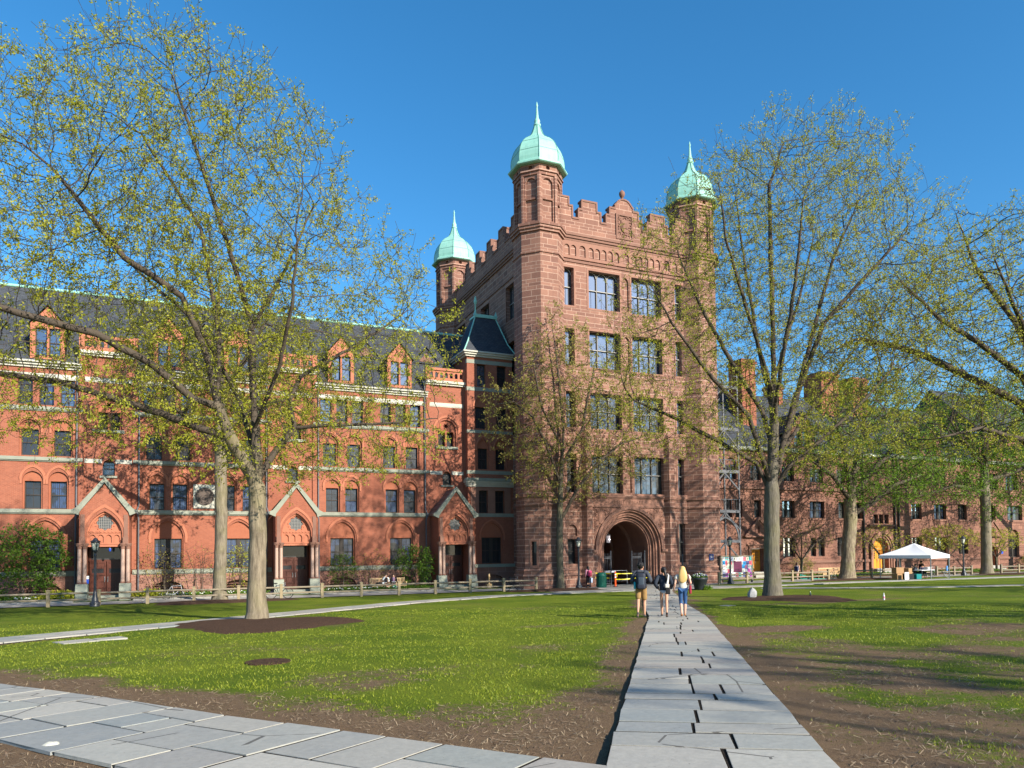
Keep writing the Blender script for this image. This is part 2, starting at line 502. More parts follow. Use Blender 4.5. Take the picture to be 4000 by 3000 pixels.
M['leafyellow'] = leaf("yellow_green_leaf", [(.35, .36, .03), (.5, .48, .05), (.26, .33, .03)])
M['blade'] = leaf("grass_blade", [(.11, .175, .010), (.20, .25, .018), (.32, .34, .035), (.16, .215, .012)], .35)

M['joint'] = soil("dark_joint_soil", (.022, .018, .015), (.045, .036, .028))
M['seam'] = plain("dark_copper_seam", (.10, .25, .21), .6, .2, 4)
# ------------------------------------------------------------------ windows (frame mesh with a pane mesh under it)
WIN = {}
def win_mesh(w, h, style):
    key = (round(w, 2), round(h, 2), style)
    if key in WIN: return WIN[key]
    T = lambda u, d, z: (u, d, z)
    f, g = MB(), MB()
    def sash(u0, u1, z0, z1, muntins=True):
        m = (z0 + z1) / 2
        for (a, b, c, d) in ((u0, u0 + .055, z0, z1), (u1 - .055, u1, z0, z1), (u0 + .055, u1 - .055, z0, z0 + .08), (u0 + .055, u1 - .055, z1 - .055, z1), (u0 + .055, u1 - .055, m - .03, m + .035)):
            f.box(a, b, 0, .09, c, d)
        if muntins:
            c = (u0 + u1) / 2
            f.box(c - .012, c + .012, .035, .085, m + .035, z1 - .055); f.box(c - .012, c + .012, .055, .085, z0 + .08, m - .03)
            q = (m + z1) / 2
            f.box(u0 + .055, c - .012, .037, .083, q - .012, q + .012); f.box(c + .012, u1 - .055, .037, .083, q - .012, q + .012)
        g.poly([(u0 + .05, .06, m), (u1 - .05, .06, m), (u1 - .05, .06, z1 - .05), (u0 + .05, .06, z1 - .05)])
        g.poly([(u0 + .05, .075, z0 + .05), (u1 - .05, .075, z0 + .05), (u1 - .05, .075, m), (u0 + .05, .075, m)])
    if style == 'sash': sash(-w / 2, w / 2, 0, h)
    elif style == 'plain': sash(-w / 2, w / 2, 0, h, False)
    elif style == 'double':
        f.box(-.1, .1, -.03, .1, 0, h)
        sash(-w / 2, -.1, 0, h); sash(.1, w / 2, 0, h)
    elif style in ('lancet1', 'lancet3', 'light1', 'light3', 'light2'):
        n = int(style[-1]); ar = style.startswith('lancet')
        cw = w / n; m = h * .52
        for i in range(n):
            c = -w / 2 + cw * (i + .5); a = cw / 2 - .035
            op = arch(c, a - .02, .06, h - a * .95, a * .9, 7) if ar else rect(c - a + .02, c + a - .02, .06, h - .06)
            f.prism(rect(c - cw / 2, c + cw / 2, 0, h), 0, .12, T, [op])
            f.box(c - a, c + a, -.02, .1, m - .045, m + .045)
            f.box(c - .01, c + .01, .07, .1, .06, m - .045)
            g.cap([op], .09, T)
    e = MB()
    if style[:-1] in ('lancet', 'light'):
        for i in range(n):
            c = -w / 2 + cw * (i + .5); a = cw / 2 - .035
            if ar: e.tube([(u, -.012, z) for u, z in arch(c, a - .02, h - a * .95, h - a * .95, a * .9, 7)[1:-1]], .028, 4)
            e.box(c - a, c + a, -.035, -.02, m - .02, m + .03)
            if i: e.box(c - cw / 2 - .014, c - cw / 2 + .014, -.02, 0, .05, h - .1)
    me = (f.mesh("window"), g.mesh("pane"), e.mesh("glazing_bar") if e.v else None)
    WIN[key] = me
    return me
wrng = random.Random(5)
def place_win(parent, style, w, h, X, Y, z, rz=0.0, gm='glass', name="window", fm='frame', label=None):
    fm_, gm_, em_ = win_mesh(w, h, style)
    key = (fm_.name, fm, gm)
    if key not in WIN:
        a, b = fm_.copy(), gm_.copy()
        a.materials.append(M[fm]); b.materials.append(M[gm])
        if em_ and not em_.materials: em_.materials.append(M['framepale'])
        WIN[key] = (a, b)
    a, b = WIN[key]
    o = bpy.data.objects.new(name, a); COL.objects.link(o)
    o.parent = parent
    o.location = Vector((X, Y, z)) - base_of(parent)
    o.rotation_euler = (0, 0, rz)
    p = bpy.data.objects.new("pane", b); COL.objects.link(p); p.parent = o
    if em_:
        p = bpy.data.objects.new("glazing_bar", em_); COL.objects.link(p); p.parent = o
    if label: o["label"] = label
    return o

# ------------------------------------------------------------------ gatehouse tower
TW = thing("gatehouse_tower", "brownstone gatehouse tower with green copper domes above a great entrance arch", "tower", (32.57, 50.65, 0))
CX = 32.57
YW = 50.65                       # front wall plane
T = TF(YW)
AP = 1.85                        # turret apothem
TUR = [(25.15, 51.55), (40.0, 51.55), (25.15, 71.6), (40.0, 71.6)]
ROWS = [(7.43, 10.46, 'light'), (12.55, 15.42, 'lancet'), (17.45, 20.4, 'light'), (22.24, 25.28, 'lancet')]

w = MB()
holes = []
XT1, XT2, XSL, XSR = (29.1, 32.0), (33.12, 36.05), (26.8, 27.76), (37.42, 38.36)
for z0, z1, st in ROWS:
    for a, b in (XT1, XT2, XSL, XSR): holes.append(rect(a, b, z0, z1))
holes.append(rect(XSL[0], XSL[1], 1.84, 3.78)); holes.append(arch(27.28, .46, 3.98, 4.45, .47, 7))
holes.append(rect(XSR[0], XSR[1] + .08, 1.79, 5.03))
for z0, z1, st in ROWS: holes.append(arch(32.56, .3, z0 + .1, z1 - .55, .42, 6))
main_arch = arch(CX, 3.0, 0, 3.0, 3.12, 16)
front = [(26.3, 0)] + [(CX - 3.0, 0)] + main_arch[1:-1] + [(CX + 3.0, 0), (38.85, 0), (38.85, 28.6), (26.3, 28.6)]
w.cap([front] + holes, 0, T)
for h in holes: w.rim(h, 0, .55 if h[0][0] in (29.1, 33.12, 26.8, 37.42) else .14, T)
for z0, z1, st in ROWS: w.cap([arch(32.56, .3, z0 + .1, z1 - .55, .42, 6)], .14, T)
w.cap([arch(27.28, .46, 3.98, 4.45, .47, 7)], .14, T)
# side wall (faces -X), rear and far side
T2 = TS(24.6)
sh = []
for yc in (55.85, 61.75, 68.1):
    for z0, z1 in ((22.3, 25.3), (17.45, 20.4), (12.55, 15.4)):
        sh.append(rect(yc - 1.05, yc + 1.05, z0, z1))
w.cap([rect(52.2, 71.0, 0, 28.6)] + sh, 0, T2)
for h in sh: w.rim(h, 0, .5, T2)
w.cap([rect(52.2, 71.0, 0, 28.6)], 0, TS(40.55))
w.cap([rect(25, 40, 0, 28.6)], 22.0, T)
w.poly([(24.6, 50.7, 28.2), (40.5, 50.7, 28.2), (40.5, 72.6, 28.2), (24.6, 72.6, 28.2)])
w.build("wall", M['ashlar'], TW)

# jamb linings round the window openings (smooth stone, a touch proud)
def surround(outer, hs, TT):
    j = MB(); j.prism(outer, -.03, .03, TT, hs); j.build("window_surround", M['stonetrim'], TW)
for z0, z1, st in ROWS:
    for a, b in (XT1, XT2, XSL, XSR):
        surround(rect(a - .16, b + .16, z0 - .16, z1 + .2), [rect(a, b, z0, z1)], T)
surround(rect(XSR[0] - .16, XSR[1] + .24, 1.6, 5.2), [rect(XSR[0], XSR[1] + .08, 1.79, 5.03)], T)
surround(rect(XSL[0] - .16, XSL[1] + .16, 1.65, 5.1), [rect(XSL[0], XSL[1], 1.84, 3.78), arch(27.28, .46, 3.98, 4.45, .47, 7)], T)
for h in sh:
    u0, u1, z0, z1 = h[0][0], h[1][0], h[0][1], h[2][1]
    surround(rect(u0 - .15, u1 + .15, z0 - .15, z1 + .18), [h], T2)

for z0, z1, st in ROWS:
    top = z0 > 20 or 12 < z0 < 13
    for a, b in (XT1, XT2):
        place_win(TW, st + '3', b - a, z1 - z0, (a + b) / 2, YW + .42, z0, 0, 'glasssky' if z0 > 12 else 'glassshade')
    for a, b in (XSL, XSR):
        place_win(TW, st + '1', b - a, z1 - z0, (a + b) / 2, YW + .42, z0, 0, 'glasssky' if z0 > 12 else 'glass')
place_win(TW, 'plain', .96, 1.94, 27.28, YW + .42, 1.84, 0, 'glass')
place_win(TW, 'lancet1', 1.02, 3.24, 37.93, YW + .42, 1.79, 0, 'glass')
for h in sh:
    place_win(TW, 'light3', 2.1, h[2][1] - h[0][1], 24.6 + .36, (h[0][0] + h[1][0]) / 2, h[0][1], -PI / 2, 'glass')

# recessed orders of the gateway arch
for k, (wo, wi, d0) in enumerate([(3.0, 2.84, -.02), (2.84, 2.62, .16), (2.62, 2.46, .30), (2.46, 2.26, .46), (2.26, 2.12, .58)]):
    a = MB()
    zb = .35 if k < 4 else 0
    a.prism(arch_ring(CX, wo, wi, zb, 3.0, wo * 1.045, wi * 1.05 + .02, 18), d0, d0 + .5, T)
    if k in (0, 2, 4):
        for sgn in (-1, 1):
            pts = [T(CX + (u - CX), d0 - .01, z) for u, z in arch(CX, wi + .03, .4, 3.0, wi * 1.05 + .05, 18)]
        a.tube(pts, .045, 6)
    a.build("arch_order", M['stonetrim' if k % 2 == 0 else 'trimdark'] if k != 1 else M['stonetrim'], TW)
a = MB()
a.prism(arch_ring(CX, 3.24, 3.02, 2.92, 3.0, 3.42, 3.16, 18), -.16, .02, T)
for s_ in (-1, 1): a.box(CX + s_ * 3.32 - .28, CX + s_ * 3.32 + .28, YW - .2, YW + .02, 2.72, 2.92)
a.build("hood_moulding", M['trimdark'], TW)
# vaulted passage behind the arch
p = MB()
pa = arch(CX, 2.45, -.02, 2.9, 2.7, 12)
p.rim(pa, 1.08, 11, T)
p.cap([pa], 11, T)
p.prism(arch_ring(CX, 3.3, 2.12, -.02, 3.0, 3.2, 2.25, 12), 1.06, 1.1, T)
for d in (3.5, 6.5): p.prism(arch_ring(CX, 2.44, 2.2, 0, 2.9, 2.69, 2.43, 12), d, d + .35, T)
p.build("gate_passage", M['stonetrim'], TW)
p = MB(); p.box(CX - .2, CX + 1.0, YW + 10.85, YW + 10.97, 0, 2.3); p.build("passage_door", M['darkdoor'], TW)

# spandrel carving
sp_ = MB()
so = [(29.33, 2.95)] + [(29.33, 6.22), (35.83, 6.22), (35.83, 2.95)] + [(CX + 3.25, 2.95)] + arch(CX, 3.25, 2.95, 3.0, 3.42, 16)[1:-1][::-1] + [(CX - 3.25, 2.95)]
sp_.prism(so, -.02, .0, T)
rg = random.Random(3)
def in_spandrel(u, z):
    if not (29.45 < u < 35.7 and 3.1 < z < 6.1): return False
    du, dz = abs(u - CX), z - 3.0
    return du > 3.3 or dz > 0 and (du * du + (dz * .96) ** 2) > 3.42 ** 2
cnt = 0
while cnt < 210:
    u, z = rg.uniform(29.4, 35.75), rg.uniform(3.0, 6.15)
    if not in_spandrel(u, z): continue
    cnt += 1
    r0, a0 = rg.uniform(.07, .17), rg.uniform(0, 6.28); turn = rg.choice((-1, 1)) * rg.uniform(2.5, 5)
    pts = [T(u + r0 * (1 - .12 * i) * math.cos(a0 + turn * i / 6), -.035, z + r0 * (1 - .12 * i) * math.sin(a0 + turn * i / 6)) for i in range(7)]
    sp_.tube(pts, [.035, .045, .045, .04, .035, .03, .03], 5)
for s_ in (-1, 1):
    c = CX + s_ * 2.62
    shd = [(c - .26, 5.85), (c - .26, 5.2), (c - .15, 5.02), (c, 4.95), (c + .15, 5.02), (c + .26, 5.2), (c + .26, 5.85)]
    sp_.prism(shd, -.1, 0, T)
sp_.build("carved_spandrel", M['stonetrim'], TW)

# flat trim: sill courses, name band, arcade band, cornice
for z0, z1, pr_ in ((6.3, 6.45, .09), (7.0, 7.1, .06), (7.1, 7.25, .12), (25.72, 25.88, .08), (27.42, 27.6, .12), (27.6, 27.8, .22), (27.8, 28.02, .30), (1.36, 1.48, .08), (.95, 1.1, .14)):
    lo = 26.3; st = MB(); st2 = MB()
    if z0 < 2:
        st.box(lo, CX - 3.1, YW - pr_, YW + .02, z0, z1); st.build("string_course", M['trimdark'], TW); st = MB(); st.box(CX + 3.1, 38.85, YW - pr_, YW + .02, z0, z1)
    else: st.box(lo, 38.85, YW - pr_, YW + .02, z0, z1)
    if z0 > 20 or z0 < 8: st2.box(24.6 - pr_, 24.62, 53.3, 70, z0 + .004, z1 + .004)
    st.build("string_course", M['trimdark'], TW)
    if st2.v: st2.build("string_course", M['trimdark'], TW)
st = MB(); st.box(29.3, 35.9, YW - .02, YW, 6.45, 7.0); st.build("name_band", M['stonetrim'], TW)
ar = MB()
ops = []
for a, b, n in ((26.84, 28.02, 2), (28.19, 28.87, 1), (29.02, 31.99, 5), (32.25, 32.92, 1), (33.1, 35.97, 5), (36.24, 36.95, 1), (37.1, 38.3, 2)):
    cw = (b - a) / n
    for i in range(n): ops.append(arch(a + cw * (i + .5), cw / 2 - .055, 26.22, 26.85, (cw / 2 - .055) * 1.02, 7))
ar.prism(rect(26.5, 38.65, 26.0, 27.42), -.1, 0, T, ops)
ar.build("blind_arcade", M['stonetrim'], TW)

# octagonal buttresses either side of the arch
for bc in (28.68, 36.5):
    b = MB(); hw = .5
    base = [(bc - hw, .0), (bc - hw * .5, -.42), (bc + hw * .5, -.42), (bc + hw, .0)]
    def pris(z0, z1, k, bld=b, base=base, bc=bc):
        pl = [(bc + (u - bc) * k, d * k) for u, d in base]
        vs = [T(u, d, z0) for u, d in pl] + [T(u, d, z1) for u, d in pl]
        bld.add(vs, [(0, 1, 5, 4), (1, 2, 6, 5), (2, 3, 7, 6), (4, 5, 6, 7), (0, 3, 2, 1)])
    pris(0, .95, 1.3); pris(.95, 1.1, 1.42); pris(1.1, 1.36, 1.22); pris(1.36, 1.48, 1.3); pris(1.48, 11.9, 1.0)
    for z0, z1, k in ((6.3, 6.45, 1.18), (7.0, 7.25, 1.22)): pris(z0, z1, k)
    # weathered top
    pl = base; vs = [T(u, d, 11.9) for u, d in pl] + [T(bc + (u - bc) * .6, d * .05, 12.6) for u, d in pl]
    b.add(vs, [(0, 1, 5, 4), (1, 2, 6, 5), (2, 3, 7, 6), (4, 5, 6, 7)])
    b.build("buttress", M['ashlar'], TW)

# parapet with stepped merlons and centre gable
def parapet_prof():
    L = [(26.3, 30.9), (27.42, 30.9), (27.42, 30.25), (27.75, 30.25), (27.75, 29.3), (28.3, 29.3), (28.3, 30.1), (28.62, 30.1), (28.62, 30.85), (29.98, 30.85), (29.98, 30.1), (30.34, 30.1), (30.34, 29.3), (30.86, 29.3), (30.86, 30.1), (31.2, 30.1), (31.2, 30.75), (31.72, 30.75), (31.72, 31.0)]
    cur = [(CX - .68 * math.cos(PI * i / 8), 31.0 + .62 * math.sin(PI * i / 8)) for i in range(1, 8)]
    Rr = [(2 * CX - u, z) for u, z in L[::-1]]
    return L + cur + Rr
pp = parapet_prof()
pw = MB()
pw.prism([(26.3, 27.9)] + pp + [(38.84, 27.9)], .05, .55, T, back=True)
sp2 = MB()
def side_prof():
    out = [(52.9, 29.35)]
    for k in range(5):
        y = 54.0 + k * 2.77 + .35
        out += [(y, 29.35), (y, 30.1), (y + .35, 30.1), (y + .35, 30.8), (y + 1.3, 30.8), (y + 1.3, 30.1), (y + 1.65, 30.1), (y + 1.65, 29.35)]
    return out + [(70.4, 29.35)]
sdp = side_prof()
pw.prism([(52.9, 27.9)] + sdp + [(70.4, 27.9)], .05, .6, T2, back=True)
pw.build("parapet", M['ashlar'], TW)
cp_ = MB()
def coping(prof, TT):
    for (u0, z0), (u1, z1) in zip(prof[:-1], prof[1:]):
        if abs(z1 - z0) < 1e-6 and abs(u1 - u0) > .05:
            cp_.box(min(u0, u1) - .05, max(u0, u1) + .05, -.03, .63, z0 - .02, z0 + .13, TT)
        elif abs(u1 - u0) < 1e-6:
            s_ = -.08 if False else 0
            cp_.box(u0 - .065, u0 + .065, -.025, .3, min(z0, z1) + .13, max(z0, z1) - .02, TT)
        else:
            du, dz = u1 - u0, z1 - z0
            L_ = math.hypot(du, dz); nx, nz = -dz / L_ * .13, du / L_ * .13
            vs = [TT(u0, -.03, z0), TT(u1, -.03, z1), TT(u1 + nx, -.03, z1 + nz), TT(u0 + nx, -.03, z0 + nz), TT(u0, .6, z0), TT(u1, .6, z1), TT(u1 + nx, .6, z1 + nz), TT(u0 + nx, .6, z0 + nz)]
            cp_.add(vs, [(0, 1, 2, 3), (4, 7, 6, 5), (3, 2, 6, 7), (0, 4, 5, 1), (0, 3, 7, 4), (1, 5, 6, 2)])
coping(sdp, TS(24.62)); cp_.build("coping", M['trimdark'], TW); cp_ = MB(); coping(pp, TF(YW + .02))
cp_.lathe([(.16, 31.65), (.16, 31.75), (.1, 31.8), (.1, 31.95), (.15, 32.0), (.22, 32.12), (.25, 32.27), (.22, 32.42), (.1, 32.54), (.05, 32.6)], (CX, YW + .3, 0), 12)
cp_.build("coping", M['trimdark'], TW)
cr = MB()
cr.prism(rect(CX - .82, CX + .82, 28.3, 30.42), -.06, .06, T, [rect(CX - .68, CX + .68, 28.44, 30.28)])
cr.cap([rect(CX - .68, CX + .68, 28.44, 30.28)], .04, T)
shd = [(CX - .32, 29.95), (CX - .32, 29.2), (CX - .2, 29.0), (CX, 28.9), (CX + .2, 29.0), (CX + .32, 29.2), (CX + .32, 29.95)]
cr.prism(shd, -.05, .04, T)
for s_ in (-1, 1):      # open book on the shield
    vs = [(CX, 29.25), (CX + s_ * .24, 29.2), (CX + s_ * .24, 29.72), (CX, 29.77)]
    cr.prism(vs, -.09, -.05, T)
    for k in range(4):
        cr.box(CX + s_ * .12 - .08, CX + s_ * .12 + .08, YW - .1, YW - .09, 29.32 + k * .1, 29.35 + k * .1)
for i in range(46):
    u, z = rg.uniform(CX - .62, CX + .62), rg.uniform(28.5, 30.22)
    if abs(u - CX) < .4 and 28.9 < z < 30.0: continue
    a0 = rg.uniform(0, 6.28); r0 = rg.uniform(.09, .16)
    cr.tube([T(u + r0 * math.cos(a0 + 4 * i_ / 5), .0, z + r0 * math.sin(a0 + 4 * i_ / 5)) for i_ in range(6)], .038, 5)
cr.build("crest_panel", M['trimdark'], TW)

# name carved over the arch
def lettering(txt, size, parent, loc, mat, rz=0.0, ext=.012, sx=1.0, spacing=1.0, name="lettering", align='CENTER', off=0.0):
    cu = bpy.data.curves.new(name, 'FONT')
    cu.body = txt; cu.size = size; cu.align_x = align; cu.extrude = ext; cu.space_character = spacing; cu.offset = off
    to = bpy.data.objects.new(name, cu); COL.objects.link(to)
    dg = bpy.context.evaluated_depsgraph_get()
    me = bpy.data.meshes.new_from_object(to.evaluated_get(dg))
    bpy.data.objects.remove(to)
    o = link_mesh(name, me, mat, parent)
    o.location = Vector(loc) - (base_of(parent) if parent else Vector((0, 0, 0)))
    o.rotation_euler = (PI / 2, 0, rz); o.scale = (sx, 1, 1)
    return o
lettering("PHELPS HALL", .46, TW, (CX, YW - .032, 6.56), M['trimdark'], 0, .012, .86, 1.25, "name_lettering", off=.008)

# corner turrets
OCT = [PI / 8 + k * PI / 4 for k in range(8)]
def oct_prism(b, c, z0, z1, ap0, ap1=None, cap=True):
    k = 1 / math.cos(PI / 8); ap1 = ap0 if ap1 is None else ap1
    b.lathe([(ap0 * k, z0), (ap1 * k, z1)], (c[0], c[1], 0), 8, PI / 8, False, cap)
dome_prof = [(2.12, 32.66), (2.2, 32.72), (2.2, 32.80), (2.1, 32.86), (2.1, 32.94), (2.0, 33.0), (1.95, 33.05), (1.97, 33.35), (1.94, 33.7), (1.86, 34.1), (1.72, 34.5), (1.52, 34.85), (1.25, 35.15), (.95, 35.38), (.72, 35.56), (.52, 35.82), (.38, 36.15), (.27, 36.5), (.22, 36.62)]
tip_prof = [(.24, 36.6), (.30, 36.68), (.30, 36.76), (.2, 36.86), (.25, 37.0), (.22, 37.1), (.13, 37.3), (.10, 37.7), (.06, 38.2), (.09, 38.3), (.06, 38.42), (.02, 38.62)]
for i, c in enumerate(TUR):
    if i == 3: continue
    b = MB()
    zb = 0
    if i != 2:
        oct_prism(b, c, 0, .95, AP + .16); oct_prism(b, c, .95, 1.1, AP + .24, AP + .2); oct_prism(b, c, 1.1, 1.36, AP + .1); oct_prism(b, c, 1.36, 1.48, AP + .15, AP + .1)
    else: oct_prism(b, c, 0, 1.48, AP)
    # body, the front-left one with a slit window in its canted face
    kk = AP * math.tan(PI / 8)
    for q in range(8):
        TT = TA(c[0], c[1], q * PI / 4, AP)
        o_ = rect(-kk, kk, 1.48, 27.4)
        if i == 0 and q == 5:
            sl = rect(-.25, .18, 1.78, 3.6)
            b.cap([o_, sl], 0, TT); b.rim(sl, 0, .35, TT)
        else: b.cap([o_], 0, TT)
    for z0, z1, pr_ in ((6.3, 6.45, .09), (7.0, 7.25, .1), (16.0, 16.14, .05), (25.72, 25.88, .08), (27.4, 27.6, .14), (27.6, 27.8, .24), (27.8, 28.0, .32)):
        oct_prism(b, c, z0, z1, AP + pr_, AP + pr_)
    b.lathe([((AP + .3) * 1.0824, 28.0), ((AP - .05) * 1.0824, 28.16)], (c[0], c[1], 0), 8, PI / 8, False)
    # lantern stage with two-tier blind panels
    a2 = AP - .06; k2 = a2 * math.tan(PI / 8)
    for q in range(8):
        TT = TA(c[0], c[1], q * PI / 4, a2)
        h1, h2 = rect(-k2 + .3, k2 - .3, 28.3, 29.95), arch(0, k2 - .3, 30.1, 31.2, .44, 7)
        rn = [rect(-k2 + .17, k2 - .17, 28.18, 31.85)]
        b.cap([rect(-k2, k2, 28.0, 32.1)] + rn, 0, TT); b.rim(rn[0], 0, .1, TT)
        b.cap([rn[0], h1, h2], .1, TT); b.rim(h1, .1, .24, TT); b.rim(h2, .1, .24, TT); b.cap([h1], .24, TT); b.cap([h2], .24, TT)
        ro = [(.17 * math.cos(t_ * PI / 6), 32.4 + .17 * math.sin(t_ * PI / 6)) for t_ in range(12)]
        b.cap([rect(-k2, k2, 32.2, 32.7), ro], 0, TT); b.rim(ro, 0, .2, TT); b.cap([ro], .2, TT)
    oct_prism(b, c, 32.08, 32.22, a2 + .1, a2 + .06)
    t_ = b.build("turret", M['ashlar'], TW)
    k = 1 / math.cos(PI / 8)
    d = MB(); d.lathe([(r_ * k, z) for r_, z in dome_prof], (c[0], c[1], 0), 8, PI / 8, False)
    sm_ = MB()
    for q in range(8):      # standing seams along the ribs
        sm_.tube([(c[0] + r_ * k * math.cos(OCT[q]), c[1] + r_ * k * math.sin(OCT[q]), z) for r_, z in dome_prof[6:]], .03, 5)
    for zz, rr_ in ((33.9, 1.905), (34.75, 1.585)):
        pts = [(c[0] + rr_ * k * math.cos(a_), c[1] + rr_ * k * math.sin(a_), zz) for a_ in OCT + OCT[:1]]
        for p0, p1 in zip(pts[:-1], pts[1:]): sm_.tube([p0, p1], .016, 4, False)
    do_ = d.build("dome", M['copper'], t_); sm_.build("seam", M['seam'], do_)
    f = MB(); f.lathe([(r_, z) for r_, z in tip_prof], (c[0], c[1], 0), 10)
    f.build("finial", M['copper'], t_)
    if i == 0:
        TT = TA(c[0], c[1], 5 * PI / 4, AP)
        p_ = MB(); p_.cap([rect(-.25, .18, 1.78, 3.6)], .3, TT); p_.build("slit_window", M['glass'], t_)
        fr_ = MB(); fr_.prism(rect(-.38, .31, 1.6, 3.75), -.03, .02, TT, [rect(-.25, .18, 1.78, 3.6)]); fr_.build("slit_surround", M['stonetrim'], t_)
# ------------------------------------------------------------------ red brick hall on the left
LH = thing("brick_hall", "long red brick gothic hall with slate mansard roof and three gabled porches", "building", (5, 56.4, 0))
YF = 56.4
T = TF(YF)
ENT = [-5.1, 6.95, 19.0]
UNITS = [-15.6, -8.72, -1.41, 3.2, 10.6, 15.2]
XL, XR_ = -19.0, 20.65
wall_h = []
def add_win(c, hw, z0, z1, apex, style, gm, tymp_mat=None, dx=.0):
    """window under a pointed blind arch: shallow arched recess, tympanum, then the window hole"""
    h = arch(c, hw + .1, z0, z1 + .02, apex - z1, 8)
    wall_h.append((h, .14))
    wo = rect(c - hw, c + hw, z0, z1)
    tymp = MB(); tymp.cap([h, [(c - hw, z0 + .004), (c + hw, z0 + .004), (c + hw, z1), (c - hw, z1)]], .14, T)
    tymp.rim(wo, .14, .36, T); tymp.build("tympanum", M['brickdark'], LH)
    place_win(LH, style, 2 * hw, z1 - z0, c, YF + .30, z0, 0, gm)
def hood(c, hw, zs, rise, wd=.14, pr=.07, notch=True):
    b = MB()
    b.prism(arch_ring(c, hw + wd, hw, zs - .32, zs, rise + wd, rise, 9), -pr, .01, T)
    if notch:      # little cusps along the outer edge
        o = arch(c, hw + wd, zs - .32, zs, rise + wd, 22)
        for u, z in o[1:-1:1]: b.ball(T(u, -pr * .4, z), .055, 5, 4)
    b.build("hood_moulding", M['terracotta'], LH)
gset = ['glassblue', 'glassblue', 'glass', 'glassblue', 'glass', 'glass']
for ui, c in enumerate(UNITS):
    add_win(c, .87, 1.93, 4.02, 5.24, 'double', 'glassblue')
    hood(c, 1.08, 4.05, 1.4)
    d2 = .73 if c != -1.41 else .73
    for s_ in (-1, 1):
        add_win(c + s_ * d2, .47, 6.0, 7.83, 8.45, 'sash', wrng.choice(gset)); hood(c + s_ * d2, .60, 7.95, .78, .12, .06)
        add_win(c + s_ * .92, .49, 9.5, 11.23, 11.85, 'sash', wrng.choice(['glass', 'glassblue', 'glass'])); hood(c + s_ * .92, .62, 11.33, .68, .12, .06)
    for s_ in (-1, 0, 1):
        h = rect(c + s_ * 1.2 - .42, c + s_ * 1.2 + .42, 12.85, 14.62)
        wall_h.append((h, .34)); place_win(LH, 'sash', .84, 1.77, c + s_ * 1.2, YF + .28, 12.85, 0, wrng.choice(['glass', 'glasssky', 'glass', 'glassblue']))
for c in ENT:
    h = arch(c + .02, .37, 8.3, 8.95, .45, 6); wall_h.append((h, .3)); place_win(LH, 'sash', .72, .95, c + .02, YF + .24, 8.3, 0, 'glasssky' if c < 0 else 'glass')
    tymp = MB(); tymp.cap([arch(c + .02, .37, 9.2, 9.2, .45, 6)], .3, T); tymp.build("tympanum", M['brickdark'], LH); tymp = MB()
    # open belfry-like arch: paired lights under a quatrefoil
    wall_h.append((arch(c, .80, 11.42, 12.75, .82, 8), .16))
    q = [(c + .17 * math.cos(a) * (1 + .35 * math.cos(6 * a)), 13.1 + .17 * math.sin(a) * (1 + .35 * math.cos(6 * a))) for a in [2 * PI * k / 36 for k in range(36)]]
    l1, l2 = rect(c - .66, c - .07, 11.44, 12.62), rect(c + .07, c + .66, 11.44, 12.62)
    tymp.cap([arch(c, .80, 11.42, 12.75, .82, 8), q, l1, l2], .16, T)
    for hh in (q, l1, l2): tymp.rim(hh, .16, .5, T)
    tymp.build("tympanum", M['brickdark'], LH)
    dk = MB(); dk.cap([rect(c - .8, c + .8, 11.42, 13.4)], .5, T); dk.build("dark_backing", M['black'], LH)  # flat black sheet: the shade behind the open lights put into colour
    hood(c, .98, 12.75, 1.0, .14, .08)
w = MB()
w.cap([rect(XL, XR_, 1.5, 15.6)] + [h for h, d in wall_h], 0, T)
for h, d in wall_h: w.rim(h, 0, d, T)
w.cap([rect(YF, 66, 0, 15.5)], 0, TS(XL))
# slightly projecting entrance bays' upper parts and brick piers at their edges
for c in ENT:
    for x in (c - 1.6, c + 1.6):
        w.box(x - .16, x + .16, YF - .1, YF + .01, 1.93, 16.4)
    w.box(c - 1.5, c + 1.5, YF + .02, YF + .6, 15.6, 16.4)
w.build("wall", M['brick'], LH)

# plinth with segmental basement openings
pl = MB(); ph = []
def seg(c, hw, z0, zs, rise, n=8):
    return [(c - hw, z0)] + [(c - hw * math.cos(PI * i / n), zs + rise * math.sin(PI * i / n)) for i in range(n + 1)] + [(c + hw, z0)]
for c in UNITS: ph.append(seg(c, 1.0, .12, .55, .5))
pl.cap([rect(XL, XR_, 0, 1.6)] + ph, -.1, T)
for h in ph: pl.rim(h, -.1, .25, T)
pl.build("plinth", M['plinth'], LH)
for c in UNITS:
    b = MB(); b.cap([seg(c, 1.0, .12, .55, .5)], .25, T)
    for k in range(4): b.box(c - .98, c + .98, YF + .05, YF + .25, .2 + k * .19, .25 + k * .19)
    b.build("basement_louvre", M['trimdark'], LH)
    b = MB(); b.prism(arch_ring(c, 1.2, 1.02, .5, .5, .72 * 1.0 + .5, .53 + .5, 7) if False else seg(c, 1.2, .5, .55, .66) + seg(c, 1.02, .5, .55, .52)[::-1], -.14, -.1, T); b.build("basement_arch", M['stonetrim'], LH)

